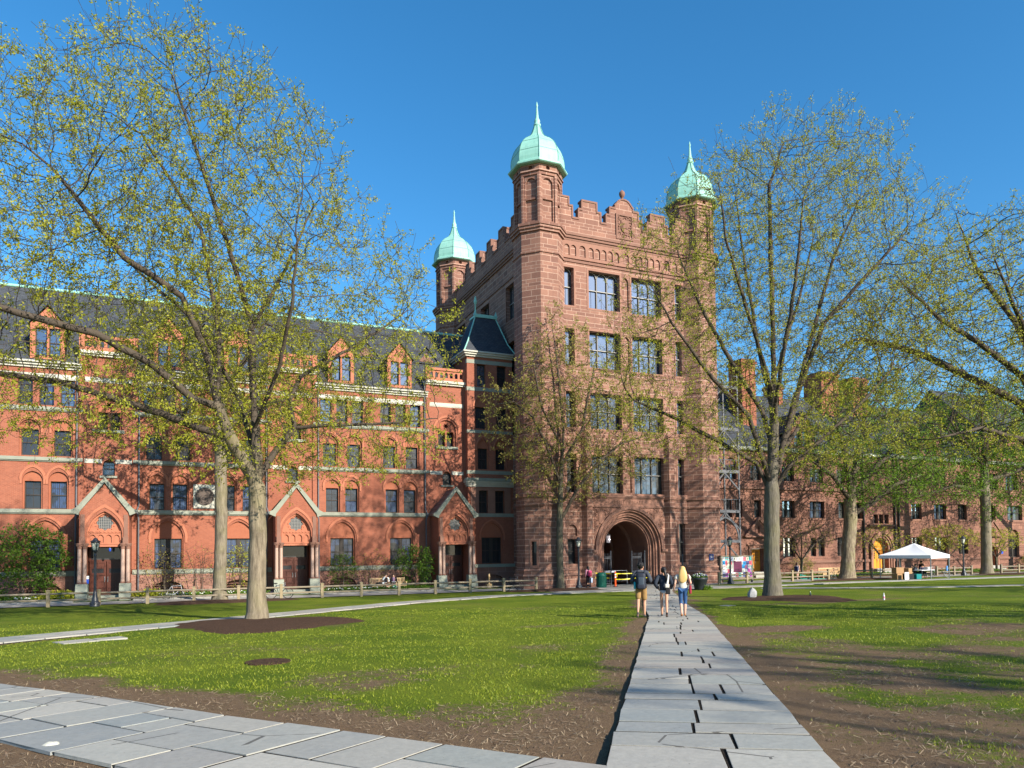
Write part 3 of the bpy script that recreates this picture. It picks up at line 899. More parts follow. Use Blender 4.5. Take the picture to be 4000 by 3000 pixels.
def bandpieces(z0, z1, pr, mat, spans, name="string_course"):
    for a, b_ in spans:
        b = MB(); b.box(a, b_, YF - pr, YF + .01, z0, z1); b.box(a, b_, YF - pr * .55, YF + .012, z0 - .07, z0); b.build(name, M[mat], LH)
gaps = [(XL, ENT[0] - 1.5), (ENT[0] + 1.5, ENT[1] - 1.5), (ENT[1] + 1.5, ENT[2] - 1.5)]
bandpieces(1.62, 1.90, .2, 'greystone', gaps)
bandpieces(5.74, 5.98, .17, 'greystone', gaps)
bandpieces(9.18, 9.40, .17, 'greystone', gaps)
bandpieces(12.52, 12.74, .15, 'greystone', gaps)
bandpieces(14.68, 14.94, .05, 'palestone', gaps + [(c - 1.42, c + 1.42) for c in ENT])
for c in ENT:
    for a, b_ in ((c - 1.42, c - .38), (c + .42, c + 1.42)):
        b = MB(); b.box(a, b_, YF - .03, YF + .01, 9.12, 9.40); b.build("stone_band", M['palestone'], LH)
    b = MB(); b.box(c - .5, c + .54, YF - .12, YF + .01, 8.14, 8.28); b.build("window_sill", M['greystone'], LH)
    b = MB(); b.box(c - .95, c + .95, YF - .12, YF + .01, 11.2, 11.40); b.build("window_sill", M['greystone'], LH)
    # balcony cornice and balustrade
    b = MB()
    for z0, z1, p in ((16.36, 16.5, .18), (16.5, 16.7, .3)): b.box(c - 1.75, c + 1.75, YF - p, YF + .5, z0, z1)
    b.build("balcony_cornice", M['palestone'], LH)
    b = MB()
    b.box(c - 1.7, c + 1.7, YF - .2, YF + .15, 17.55, 17.75); b.box(c - 1.7, c + 1.7, YF - .18, YF + .12, 16.7, 16.9)
    for x in (c - 1.6, c + 1.6): b.box(x - .17, x + .17, YF - .22, YF + .16, 16.7, 17.8)
    ops = []
    for k in range(7):
        u = c - 1.26 + k * .42
        ops.append(arch(u, .12, 16.98, 17.28, .13, 5))
    b.prism(rect(c - 1.45, c + 1.45, 16.9, 17.55), -.1, .05, T, ops, True)
    b.build("balustrade", M['terracotta'], LH)
# eaves cornice between the bays, gutter
for a, b_ in [(XL, ENT[0] - 1.62), (ENT[0] + 1.62, ENT[1] - 1.62), (ENT[1] + 1.62, ENT[2] - 1.62)]:
    b = MB()
    for z0, z1, p in ((15.3, 15.45, .12), (15.45, 15.6, .26), (15.6, 15.72, .4)): b.box(a, b_, YF - p, YF + .3, z0, z1)
    b.build("eaves_cornice", M['palestone'], LH)
# mansard roof
RY, RZ = 61.4, 22.1
rf = MB()
rf.poly([(XL, YF + .05, 15.7), (22.6, YF + .05, 15.7), (22.6, RY, RZ), (XL, RY, RZ)])
rf.poly([(XL, RY, RZ), (22.6, RY, RZ), (22.6, 67, 15.7), (XL, 67, 15.7)])
rf.poly([(XL, YF + .05, 15.7), (XL, RY, RZ), (XL, 67, 15.7)])
ro = rf.build("roof", M['slate'], LH)
b = MB(); b.tube([(XL, RY, RZ + .06), (22.6, RY, RZ + .06)], .12, 8); b.build("ridge_capping", M['copper'], ro)
def roof_z(y): return 15.7 + (y - YF - .05) * (RZ - 15.7) / (RY - YF - .05)
for c in UNITS:
    d = MB()
    Td = TF(YF + .25)
    hol = [rect(c - .72, c - .06, 16.15, 18.05), rect(c + .06, c + .72, 16.15, 18.05)]
    face = [(c - 1.0, 15.75), (c + 1.0, 15.75), (c + 1.0, 18.3), (c, 19.5), (c - 1.0, 18.3)]
    d.cap([face] + hol, 0, Td)
    for h in hol: d.rim(h, 0, .22, Td)
    d.rim(face, -.04, .3, Td)
    dm = d.build("dormer", M['terracotta'], LH)
    for s_ in (-1, 1): place_win(dm, 'plain', .66, 1.9, c + s_ * .39, YF + .42, 16.15, 0, 'glasssky', name="dormer_window")
    r2 = MB(); yb = 59.2
    for s_ in (-1, 1):
        r2.poly([(c, YF + .1, 19.62), (c + s_ * 1.15, YF + .1, 18.22), (c + s_ * 1.15, yb, 18.22), (c, yb + .9, 19.62)])
        r2.poly([(c + s_ * 1.0, YF + .3, 15.8), (c + s_ * 1.0, YF + .3, 18.3), (c + s_ * 1.0, yb, 18.3), (c + s_ * 1.0, YF + .4, 15.8)])
    r2.build("dormer_roof", M['slate'], dm)
for x in (0.9, 12.9, 18.0):
    d = MB(); y0 = 58.9; z0 = roof_z(y0)
    d.poly([(x - 1.1, y0 - .35, z0 - .25), (x + 1.1, y0 - .35, z0 - .25), (x, y0 - .35, z0 + 1.0)])
    for s_ in (-1, 1): d.poly([(x + s_ * 1.25, y0 - .45, z0 - .3), (x, y0 - .45, z0 + 1.12), (x, y0 + 1.0, z0 + 1.12)])
    d.build("roof_vent", M['slate'], ro)
    d = MB(); d.poly([(x - .65, y0 - .38, z0 - .12), (x + .65, y0 - .38, z0 - .12), (x, y0 - .38, z0 + .62)]); d.build("roof_vent_louvre", M['trimdark'], ro)
# rain pipes
for c in ENT:
    for s_ in (-1, 1):
        if c > 15 and s_ > 0: continue
        x = c + s_ * 1.86
        b = MB(); b.tube([(x, YF - .12, 16.2), (x, YF - .12, 6.3), (x - s_ * .12, YF - .35, 5.9), (x - s_ * .0, YF - .3, 5.4), (x, YF - .3, .2)], .055, 7); b.build("rain_pipe", M['irongrey'], LH)
# round bronze memorial on a pale square of stone
b = MB(); b.prism(rect(.19, 1.66, 6.16, 7.84), -.1, 0, T); mo = b.build("memorial_plaque", M['palestone'], LH)
b = MB(); b.prism([(.925 + .62 * math.cos(2 * PI * k / 28), 7.0 + .62 * math.sin(2 * PI * k / 28)) for k in range(28)], -.17, -.1, T)
b.build("bronze_relief", M['bronze'], mo)

# ---------------- porches
YP = 54.2
def porch(c):
    P = MB(); TP = TF(YP)
    gab = [(c - 1.42, 0), (c + 1.42, 0), (c + 1.42, 5.75), (c, 7.6), (c - 1.42, 5.75)]
    op = arch(c, 1.02, 0, 4.15, 1.62, 12)
    shp = [(c - 1.42, 0)] + op[:1] + op[1:-1] + op[-1:] + [(c + 1.42, 0), (c + 1.42, 5.7), (c, 7.55), (c - 1.42, 5.7)]
    P.cap([shp], 0, TP); P.rim(op[0:], 0, .45, TP)
    P.cap([shp], .45, TP)
    for s_ in (-1, 1):
        x = c + s_ * 1.42
        P.box(min(x, x - s_ * .35), max(x, x - s_ * .35), YP + .02, YF, 0, 5.7)
    po = P.build("porch", M['brick'], LH)
    # arch mouldings
    for k, (wo, wi, d0) in enumerate([(1.3, 1.17, -.05), (1.17, 1.04, .06), (1.04, .92, .17)]):
        a = MB(); a.prism(arch_ring(c, wo, wi, 3.66, 4.15, wo * 1.5 + .12, wi * 1.5 + .1, 12), d0, d0 + .22, TP); a.build("porch_arch", M['terracotta' if k != 1 else 'stonetrim'], po)
    ty = MB()
    tyo = arch(c, 1.02, 3.55, 4.15, 1.62, 12)
    rose = [(c + .46 * math.cos(a) * (1 + .1 * math.cos(8 * a)), 5.02 + .46 * math.sin(a) * (1 + .1 * math.cos(8 * a))) for a in [2 * PI * k / 48 for k in range(48)]]
    ty.cap([tyo, rose], .3, TP); ty.rim(rose, .3, .42, TP)
    ty.box(c - 1.0, c + 1.0, YP + .16, YP + .3, 4.36, 4.5)
    for k in range(9): ty.ball((c - .88 + k * .22, YP + .17, 4.43), .07, 6, 4, (1.3, .6, .7))
    ops = [arch(c - .69 + k * .46, .17, 3.72, 4.05, .2, 6) for k in range(4)]
    ty.prism(rect(c - .95, c + .95, 3.62, 4.36), .2, .3, TP, ops)
    ty.box(c - 1.05, c + 1.05, YP + .1, YP + .35, 3.46, 3.6)
    for k in range(16):
        a = 2 * PI * k / 16
        ty.ball((c + .56 * math.cos(a), YP + .3, 5.02 + .56 * math.sin(a)), .05, 5, 4)
    tp = ty.build("porch_tympanum", M['terracotta'], po)
    g = MB(); g.cap([rose], .4, TP); ro_ = g.build("rose_window", M['glass'], po)
    l = MB()
    for k in range(-4, 5):
        q = math.sqrt(max(.0, .5 ** 2 - (k * .105) ** 2)) * .93
        l.box(c + k * .105 - .008, c + k * .105 + .008, YP + .385, YP + .4, 5.02 - q, 5.02 + q)
        l.box(c - q, c + q, YP + .383, YP + .398, 5.02 + k * .105 - .008, 5.02 + k * .105 + .008)
    l.build("leading", M['framepale'], ro_)
    # roof slabs and kneelers
    rr = MB()
    for s_ in (-1, 1):
        n = 5
        for k in range(n):      # overlapping stone courses
            a0, a1 = k / n, (k + 1) / n
            x0, z0 = c + s_ * 1.62 * (1 - a0), 5.72 + 2.0 * a0
            x1, z1 = c + s_ * 1.62 * (1 - a1 - .02), 5.72 + 2.0 * (a1 + .02)
            up_ = .10 - 0 * k
            vs_ = [(x0, YP + .1, z0 + .14), (x1, YP + .1, z1 + .07), (x1, YF, z1 + .07), (x0, YF, z0 + .14), (x0, YP + .1, z0 - .02), (x1, YP + .1, z1 - .05), (x1, YF, z1 - .05), (x0, YF, z0 - .02)]
            rr.add(vs_, [(0, 1, 2, 3), (0, 4, 5, 1), (0, 3, 7, 4), (4, 7, 6, 5)])
    rr.build("porch_roof", M['trimdark'], po)
    cpn = MB()
    for s_ in (-1, 1):
        lp = [(c, 7.62), (c, 7.98), (c + s_ * 1.62, 5.98), (c + s_ * 1.86, 5.86), (c + s_ * 1.86, 5.68), (c + s_ * 1.45, 5.5), (c + s_ * 1.4, 5.72)]
        cpn.prism(lp if s_ > 0 else lp[::-1], -.12, .22, TP, back=True)
    cpn.build("gable_coping", M['greystone'], po)
    # paired columns on flared pedestals
    for s_ in (-1, 1):
        for dx in (1.08, 1.38):
            x = c + s_ * dx; y = YP - .12
            q = MB(); q.lathe([(.125, 1.2), (.118, 3.3)], (x, y, 0), 12); q.build("column", M['granite'], po)
            q = MB(); q.lathe([(.15, 1.08), (.17, 1.13), (.14, 1.2)], (x, y, 0), 12)
            q.lathe([(.12, 3.3), (.14, 3.33), (.13, 3.4), (.2, 3.58), (.22, 3.6), (.22, 3.68)], (x, y, 0), 12)
            for k in range(8): q.ball((x + .17 * math.cos(k * PI / 4), y + .17 * math.sin(k * PI / 4), 3.54), .05, 5, 4)
            q.build("capital", M['trimdark'], po)
        q = MB(); xc = c + s_ * 1.23
        prof = [(-.5, 0), (-.5, .5), (-.42, .62), (-.36, .8), (-.3, 1.0), (-.3, 1.08), (.25, 1.08), (.25, 0)]
        vsl = [(xc - .34, YP + y, z) for y, z in prof] + [(xc + .34, YP + y, z) for y, z in prof]
        n = len(prof)
        q.add(vsl, [tuple(range(n)), tuple(range(n, 2 * n))[::-1]] + [(i, (i + 1) % n, n + (i + 1) % n, n + i) for i in range(n)])
        q.build("pedestal", M['greystone'], po)
        q = MB(); q.prism(rect(xc - .16, xc + .16, 3.68, 4.1), -.24, .02, TP); q.prism(rect(xc - .12, xc + .12, 4.1, 5.55), -.06, .02, TP); q.build("pier_shaft", M['trimdark'], po)
    # steps, back wall with double doors
    q = MB(); q.box(c - 1.02, c + 1.02, YP - .25, YF - .5, 0, .15); q.box(c - 1.02, c + 1.02, YP + .15, YF - .5, .15, .3); q.build("steps", M['greystone'], po)
    for s_ in (-1, 1):
        q = MB(); x0, x1 = (c - .98, c - .02) if s_ < 0 else (c + .02, c + .98)
        y = YF - .72
        fr = rect(x0, x1, .3, 2.5)
        pan = [rect(x0 + .1 + i * .42, x0 + .1 + i * .42 + .36, .42 + k_ * .42, .74 + k_ * .42) for i in range(2) for k_ in range(3)] + [rect(x0 + .1 + i * .42, x0 + .1 + i * .42 + .36, 2.12, 2.4) for i in range(2)]
        lt = [rect(x0 + .14, x1 - .14, 1.74, 2.02)]
        q.prism(fr, 0, .08, TF(y), pan + lt); q.cap([fr, lt[0]], .05, TF(y))
        do = q.build("door", M['darkdoor'], po)
        q = MB(); q.cap([lt[0]], .04, TF(y)); q.build("door_light", M['glass'], do)
        q = MB(); q.tube([(c + s_ * .09, y - .05, 1.15), (c + s_ * .09, y - .05, 1.5)], .02, 6); q.build("handle", M['steel'], do)
    q = MB(); q.prism(rect(c - 1.02, c + 1.02, 2.5, 3.5), 0, .06, TF(YF - .72), [rect(c - .9, c + .9, 2.62, 3.4)]); q.build("transom_frame", M['darkdoor'], po)
    q = MB(); q.cap([rect(c - .9, c + .9, 2.62, 3.4)], .04, TF(YF - .72)); q.build("transom_light", M['glass'], po)
    return po
for c in ENT: porch(c)
# ---------------- corner pavilion next to the tower
YPV = 55.75
Tv = TF(YPV)
PV0, PV1 = 20.57, 24.58
pv = MB(); ph = []
def pav_win(u0, u1, z0, z1, apex=None, style='sash', gm='glass'):
    c = (u0 + u1) / 2; hw = (u1 - u0) / 2
    if apex:
        h = arch(c, hw + .08, z0, z1 + .02, apex - z1, 8); ph.append((h, .13))
        pty = MB(); pty.cap([h, [(u0, z0 + .004), (u1, z0 + .004), (u1, z1), (u0, z1)]], .13, Tv); pty.rim(rect(u0, u1, z0, z1), .13, .34, Tv); pty.build("tympanum", M['brickdark'], LH)
        b = MB(); b.prism(arch_ring(c, hw + .26, hw + .14, z1 - .2, z1 + .05, apex - z1 + .28, apex - z1 + .16, 8), -.06, .01, Tv); b.build("hood_moulding", M['terracotta'], LH)
    else: ph.append((rect(u0, u1, z0, z1), .34))
    place_win(LH, style, u1 - u0, z1 - z0, c, YPV + .28, z0, 0, gm)
pav_win(21.76, 23.5, 1.9, 4.03, 5.2, 'double', 'glass')
for a, b_ in ((21.49, 22.29), (22.93, 23.77)): pav_win(a, b_, 6.02, 7.86, None, 'sash', 'glass')
for a, b_ in ((21.5, 22.33), (23.07, 23.9)): pav_win(a, b_, 9.6, 11.32, 12.05, 'sash', 'glass')
for a, b_ in ((21.31, 22.2), (23.18, 24.07)): pav_win(a, b_, 12.92, 14.72, 15.5, 'sash', 'glass')
for a, b_ in ((21.43, 22.21), (23.2, 24.05)): pav_win(a, b_, 16.41, 18.24, None, 'sash', 'glasssky' if a < 22 else 'glass')
pv.cap([rect(PV0, PV1, 1.5, 18.9)] + [h for h, d in ph], 0, Tv)
for h, d in ph: pv.rim(h, 0, d, Tv)
pv.cap([rect(YPV, 60, 0, 18.9)], 0, TS(PV0))
pv.build("pavilion_wall", M['brick'], LH)
b = MB(); b.cap([rect(PV0, PV1, 0, 1.6), seg(22.65, .95, .12, .5, .5)], -.1, Tv); b.rim(seg(22.65, .95, .12, .5, .5), -.1, .2, Tv); b.cap([seg(22.65, .95, .12, .5, .5)], .2, Tv); b.cap([rect(YPV - .1, 58, 0, 1.6)], -.06, TS(PV0)); b.build("pavilion_plinth", M['plinth'], LH)
b = MB(); b.prism(rect(20.8, 24.3, 6.0, 8.14), -.04, 0, Tv, [rect(21.49, 22.29, 6.02, 7.86), rect(22.93, 23.77, 6.02, 7.86)]); b.build("stone_window_surround", M['stonetrim'], LH)
for z0, z1, pr_, mt, x0 in ((1.6, 1.86, .2, 'greystone', PV0 - .1), (5.7, 5.99, .04, 'greystone', PV0 - .04), (9.2, 9.48, .03, 'greystone', PV0 - .03), (12.55, 12.8, .03, 'greystone', PV0 - .03), (16.02, 16.32, .03, 'greystone', PV0 - .03), (18.26, 18.58, .03, 'greystone', PV0 - .03)):
    b = MB(); b.box(x0, PV1, YPV - pr_, YPV + .3, z0, z1); b.build("pavilion_band", M[mt], LH)
b = MB()
for z0, z1, p_ in ((8.16, 8.3, .12), (8.3, 8.46, .2), (8.46, 8.6, .3)): b.box(PV0 - p_, PV1, YPV - p_, YPV + .2, z0, z1)
b.build("pavilion_cornice", M['palestone'], LH)
b = MB(); b.prism([(PV0 - .34, 8.6), (PV1, 8.6), (PV1, 8.85), (PV0 - .2, 8.85)], -.36, .2, Tv); b.build("mossy_ledge", M['greystone'], LH)
b = MB()
for z0, z1, p_ in ((18.8, 18.95, .16), (18.95, 19.1, .3), (19.1, 19.22, .42)): b.box(PV0 - p_, PV1, YPV - p_, 60, z0, z1)
b.build("pavilion_eaves", M['palestone'], LH)
b = MB()
lo = [(PV0 - .35, YPV - .38, 19.2), (24.75, YPV - .38, 19.2), (24.75, 60.4, 19.2), (PV0 - .35, 60.4, 19.2)]
mid = [(PV0 + .25, YPV + .4, 20.2), (24.4, YPV + .4, 20.2), (24.4, 59.6, 20.2), (PV0 + .25, 59.6, 20.2)]
hi = [(22.0, 57.5, 22.75), (23.85, 57.5, 22.75), (23.85, 58.5, 22.75), (22.0, 58.5, 22.75)]
b.add(lo + mid + hi, [(i, (i + 1) % 4, 4 + (i + 1) % 4, 4 + i) for i in range(4)] + [(4 + i, 4 + (i + 1) % 4, 8 + (i + 1) % 4, 8 + i) for i in range(4)] + [(8, 9, 10, 11)])
pr = b.build("pavilion_roof", M['slate'], LH)
b = MB()
for k in range(2):
    b.tube([lo[k], mid[k], hi[k]], .06, 6)
b.box(21.9, 23.95, 57.38, 58.6, 22.7, 22.84)
b.box(21.92, 23.93, 57.4, 57.5, 22.84, 22.98)
for x in (21.98, 23.87): b.add([(x - .12, 57.35, 22.84), (x + .12, 57.35, 22.84), (x + .12, 57.6, 22.84), (x - .12, 57.6, 22.84), (x, 57.47, 23.4)], [(0, 1, 4), (1, 2, 4), (2, 3, 4), (3, 0, 4)])
b.build("roof_cresting", M['copper'], pr)
b = MB(); b.lathe([(.1, 22.84), (.07, 23.2), (.06, 23.8), (.1, 23.84), (.14, 23.95), (.15, 24.08), (.08, 24.2), (.1, 24.28), (.02, 24.5)], (22.02, 57.47, 0), 10); b.build("roof_finial", M['copper'], pr)
# ------------------------------------------------------------------ rock-faced brownstone hall on the right
RH = thing("brownstone_hall", "long rock-faced brownstone hall with slate roof and golden oak doors", "building", (70, 56.4, 0))
YR = 56.4
T = TF(YR)
rh = []
def rwin(u0, u1, z0, z1, style='double', ar=0.0, gm='glass'):
    c, hw = (u0 + u1) / 2, (u1 - u0) / 2
    h = arch(c, hw, z0, z1, ar, 7) if ar else rect(u0, u1, z0, z1)
    rh.append((h, .4))
    place_win(RH, style, u1 - u0, z1 - z0, c, YR + .3, z0, 0, gm)
    if ar:
        b = MB(); b.cap([arch(c, hw, z1, z1, ar, 7)], .25, T); b.build("arch_infill", M['rock'], RH)
gl = ['glass', 'glass', 'glassshade', 'glassblue', 'glass']
xs2 = [(47.0, 47.95, 'sash'), (48.35, 49.2, 'sash'), (50.67, 51.52, 'sash'), (54.23, 55.88, 'double'), (57.9, 59.9, 'double'), (61.9, 62.9, 'sash'), (64.3, 65.2, 'sash'), (72.75, 74.4, 'double'), (76.4, 78.4, 'double'), (80.4, 81.9, 'double'), (85.9, 86.95, 'sash'), (89.1, 91.9, 'double'), (93.5, 95.2, 'double')]
for a, b_, st in xs2: rwin(a, b_, 5.92, 7.62, st, 0, wrng.choice(gl))
for a, b_ in ((54.26, 55.8), (61.6, 62.9), (72.7, 74.3), (76.4, 78.3), (80.3, 81.95)): rwin(a, b_, 2.0, 3.93, 'double', 0, wrng.choice(gl))
rwin(57.9, 58.62, 2.02, 3.92, 'sash', 0); rwin(58.95, 59.8, 2.02, 3.92, 'sash', 0)
rwin(89.5, 91.1, 1.5, 4.0, 'double', .8); rwin(94.2, 95.8, 1.5, 4.0, 'double', .8)
for a, b_ in ((47.2, 48.6), (50.3, 51.6), (54.3, 55.9), (58, 59.8), (61.7, 62.9), (72.6, 73.55), (73.8, 74.75), (76.45, 77.3), (77.55, 78.4), (80.2, 81.1), (81.35, 82.2)):
    rwin(a, b_, 9.6, 11.0, 'sash' if b_ - a < 1.2 else 'double', .5, wrng.choice(gl))
rwin(66.9, 67.6, 5.4, 6.4, 'plain'); rwin(67.75, 68.4, 5.4, 6.4, 'plain'); rwin(68.55, 69.2, 5.4, 6.4, 'plain'); rwin(68.8, 69.8, 9.1, 9.7, 'plain')
for a, b_ in ((85.9, 87.6), (89.0, 91.2), (93.3, 95.3)): rwin(a, b_, 9.5, 11.4, 'double', 0); rwin(a + .2, b_ - .1, 13.4, 14.9, 'double', 0)
# doors: (centre, half width, top, arched)
DO = [(51.0, .80, 2.85, False), (67.9, 1.02, 2.75, True), (86.1, .8, 2.8, False)]
for c, hw, zt, ar in DO:
    rh.append((arch(c, hw + .12, .3, zt, 1.1, 9) if ar else rect(c - hw - .1, c + hw + .1, .3, zt), .75))
    d = MB(); TD = TF(YR + .6)
    lights = []
    for s_ in (-1, 1):
        u0, u1 = (c - hw, c - .02) if s_ < 0 else (c + .02, c + hw)
        lt = [rect(u0 + .16 + i * ((u1 - u0 - .32) / 3) + .02, u0 + .16 + (i + 1) * ((u1 - u0 - .32) / 3) - .02, 1.62 + k * .25, 1.83 + k * .25) for i in range(3) for k in range(4)]
        d.prism(rect(u0, u1, .62, zt - .02), 0, .06, TD, lt); lights += lt
        d.prism(rect(u0 + .12, u1 - .12, .75, 1.45), -.015, .0, TD)
    do = d.build("door", M['oak'], RH)
    g = MB()
    for l in lights: g.cap([l], .04, TD)
    g.build("door_light", M['glass'], do)
    g = MB(); g.tube([(c + .1, YR + .54, 1.4), (c + .1, YR + .54, 1.62)], .03, 6); g.build("handle", M['steel'], do)
    s = MB(); s.box(c - hw - .3, c + hw + .3, YR - .9, YR + .75, .0, .3); s.box(c - hw - .12, c + hw + .12, YR - .45, YR + .75, .3, .6); s.build("steps", M['walk'], RH)
    if ar:
        f = MB(); f.cap([arch(c, hw + .12, zt, zt, 1.1, 9)], .6, T); f.build("door_fanlight", M['oak'], RH)
        for k in range(3):
            f = MB(); f.prism(arch_ring(c, hw + .72 - k * .2, hw + .54 - k * .2, .3, zt, 1.8 - k * .23, 1.6 - k * .23, 10), -.25 + k * .12, .05, T); f.build("door_arch", M['stonetrim'], RH)
        f = MB(); f.box(c - 1.9, c + 1.9, YR - .3, YR, 5.1, 5.3); f.build("door_cornice", M['trimdark'], RH)
    else:
        f = MB(); f.prism(rect(c - hw - .35, c + hw + .35, .3, zt + .3), -.12, .02, T, [rect(c - hw - .1, c + hw + .1, .3, zt)]); f.build("door_surround", M['stonetrim'], RH)
        f = MB()
        gb = [(c - 1.6, 4.1), (c + 1.6, 4.1), (c, 5.75)]
        f.prism(gb, -.22, .0, T, [rect(c - .1, c + .1, 4.35, 5.1)])
        f.build("door_gable", M['rock'], RH)
        f = MB()
        for s_ in (-1, 1):
            lp = [(c, 5.72), (c, 6.0), (c + s_ * 1.85, 4.1), (c + s_ * 1.72, 3.98)]
            f.prism(lp if s_ > 0 else lp[::-1], -.34, .0, T)
        f.box(c - 1.7, c + 1.7, YR - .32, YR, 3.98, 4.1)
        f.box(c - 1.4, c + 1.4, YR - .2, YR, 3.2, 3.3)
        f.build("gable_coping", M['trimdark'], RH)
w = MB()
w.cap([rect(41.5, 97.5, 0, 12.6)] + [h for h, d in rh if h[0][1] < 12], 0, T)
hi_h = [h for h, d in rh if h[0][1] >= 12]
w.cap([rect(84.5, 97.5, 12.6, 16.2)] + hi_h, 0, T)
for h, d in rh: w.rim(h, 0, d, T)
w.cap([rect(YR, 68, 0, 16.2)], 0, TS(97.5)); w.cap([rect(YR, 68, 12.6, 16.2)], 0, TS(84.5))
w.build("wall", M['rock'], RH)
for z0, z1, p_, mt in ((8.72, 8.95, .16, 'trimdark'), (1.35, 1.6, .14, 'trimdark'), (12.5, 12.85, .3, 'greystone')):
    segs = [(41.5, 97.5)] if z0 != 1.35 else [(41.5, 49.9), (52.1, 66.4), (69.4, 85.0), (87.2, 89.3), (91.3, 97.5)]
    for a, b_ in segs:
        b = MB(); b.box(a, b_, YR - p_, YR + .05, z0, z1); b.build("string_course", M[mt], RH)
b = MB(); b.box(84.3, 97.7, YR - .3, YR + .1, 16.0, 16.4); b.build("eaves_cornice", M['greystone'], RH)
# flat lintels and sills
for a, b_, st in xs2:
    b = MB(); b.box(a - .2, b_ + .2, YR - .06, YR + .02, 7.64, 7.95); b.build("lintel", M['stonetrim'], RH)
    b = MB(); b.box(a - .12, b_ + .12, YR - .1, YR + .02, 5.74, 5.9); b.build("window_sill", M['stonetrim'], RH)
b = MB()
b.poly([(41.5, YR - .2, 12.85), (84.5, YR - .2, 12.85), (84.5, 62.4, 19.6), (41.5, 62.4, 19.6)]); b.poly([(41.5, 62.4, 19.6), (84.5, 62.4, 19.6), (84.5, 68.5, 12.85), (41.5, 68.5, 12.85)])
b.poly([(84.3, YR - .2, 16.4), (97.7, YR - .2, 16.4), (97.7, 62.4, 22.4), (84.3, 62.4, 22.4)]); b.poly([(84.3, 62.4, 22.4), (97.7, 62.4, 22.4), (97.7, 68.5, 16.4), (84.3, 68.5, 16.4)])
b.poly([(84.3, YR - .2, 16.4), (84.3, 62.4, 22.4), (84.3, 68.5, 16.4)])
ro = b.build("roof", M['slate'], RH)
# gabled wall dormers under the eaves and sky lights
for c in (57.0, 76.0):
    d = MB(); fa = [(c - 1.7, 12.8), (c + 1.7, 12.8), (c + 1.7, 14.6), (c, 16.6), (c - 1.7, 14.6)]
    hs = [rect(c - 1.0, c - .1, 13.2, 14.8), rect(c + .1, c + 1.0, 13.2, 14.8)]
    d.cap([fa] + hs, -.05, T)
    for h in hs: d.rim(h, -.05, .3, T)
    d.rim(fa, -.12, .2, T)
    dm = d.build("dormer", M['rock'], RH)
    for s_ in (-1, 1): place_win(dm, 'plain', .9, 1.6, c + s_ * .55, YR + .2, 13.2, 0, 'glasssky', name="dormer_window")
    r2 = MB()
    for s_ in (-1, 1): r2.poly([(c, YR - .3, 16.75), (c + s_ * 1.95, YR - .3, 14.5), (c + s_ * 1.95, 58.6, 14.5), (c, 60.2, 16.75)])
    r2.build("dormer_roof", M['slate'], dm)
# chimney stacks
for x0, x1, y0, y1, z0, z1 in ((51.4, 53.2, 58.6, 60.6, 14, 22.3), (64.4, 67.0, 60.6, 63.2, 17, 22.6), (69.4, 71.8, 60.8, 63.4, 17, 22.4), (58.2, 59.6, 61.5, 62.9, 17, 20.8)):
    b = MB(); b.box(x0, x1, y0, y1, z0, z1 - .5); b.box(x0 - .12, x1 + .12, y0 - .12, y1 + .12, z1 - .5, z1 - .2); b.box(x0, x1, y0, y1, z1 - .2, z1)
    b.box(x0 + .5, x0 + .8, y0 - .08, y0, z0, z1 - .5); b.box(x1 - .8, x1 - .5, y0 - .08, y0, z0, z1 - .5)
    b.build("chimney", M['brick'], ro)
# rain pipes and small blue lamps by the doors
for x in (65.3, 70.6, 70.0, 84.7):
    b = MB(); b.tube([(x, YR - .15, 12.6), (x, YR - .15, .1)], .1, 7); b.build("rain_pipe", M['iron'], RH)
for x in (69.9, 87.55):
    b = MB(); b.box(x - .16, x + .16, YR - .25, YR - .0, 1.95, 2.35); b.build("blue_box_lamp", M['bluebox'], RH)

# ---------------- iron fire escape in the gap beside the tower
FE = thing("fire_escape", "dark grey iron fire escape with braced platforms between tower and brownstone hall", "fire escape", (44.6, 54.4, 0))
def bar(a, b_, r=.06, m='irongrey', n="brace"):
    q = MB(); q.tube([a, b_], r, 4, True, False); return q.build(n, M[m], FE)
fx0, fx1, fy0, fy1 = 43.1, 46.4, 53.6, 55.6
for x in (fx0, fx1):
    for y in (fy0, fy1): bar((x, y, .05), (x, y, 19.0), .09, n="post")
for z in (3.6, 6.35, 10.0, 13.9, 17.8):
    q = MB()
    for k in range(9): q.box(fx0, fx1, fy0 + k * .22, fy0 + k * .22 + .13, z, z + .05)
    q.box(fx0, fx1, fy0 - .06, fy0 + .02, z - .16, z + .1); q.box(fx0, fx1, fy1, fy1 + .06, z - .16, z + .1); q.build("platform", M['irongrey'], FE)
    if z > 5:
        q = MB()
        q.tube([(fx0, fy0, z + 1.05), (fx1, fy0, z + 1.05)], .035, 5)
        for k in range(12): q.tube([(fx0 + .3 * k, fy0, z + .05), (fx0 + .3 * k, fy0, z + 1.05)], .015, 4)
        q.build("railing", M['irongrey'], FE)
    mx = (fx0 + fx1) / 2
    bar((fx0, fy0, z - 1.7), (mx, fy0, z - .15), .08); bar((fx1, fy0, z - 1.7), (mx, fy0, z - .15), .08)
q = MB()
TFE = TF(fy0)
q.prism(arch_ring((fx0 + fx1) / 2, 1.6, 1.45, 3.7, 3.75, 2.1, 1.95, 10), -.04, .06, TFE, back=True); q.build("gothic_brace", M['irongrey'], FE)
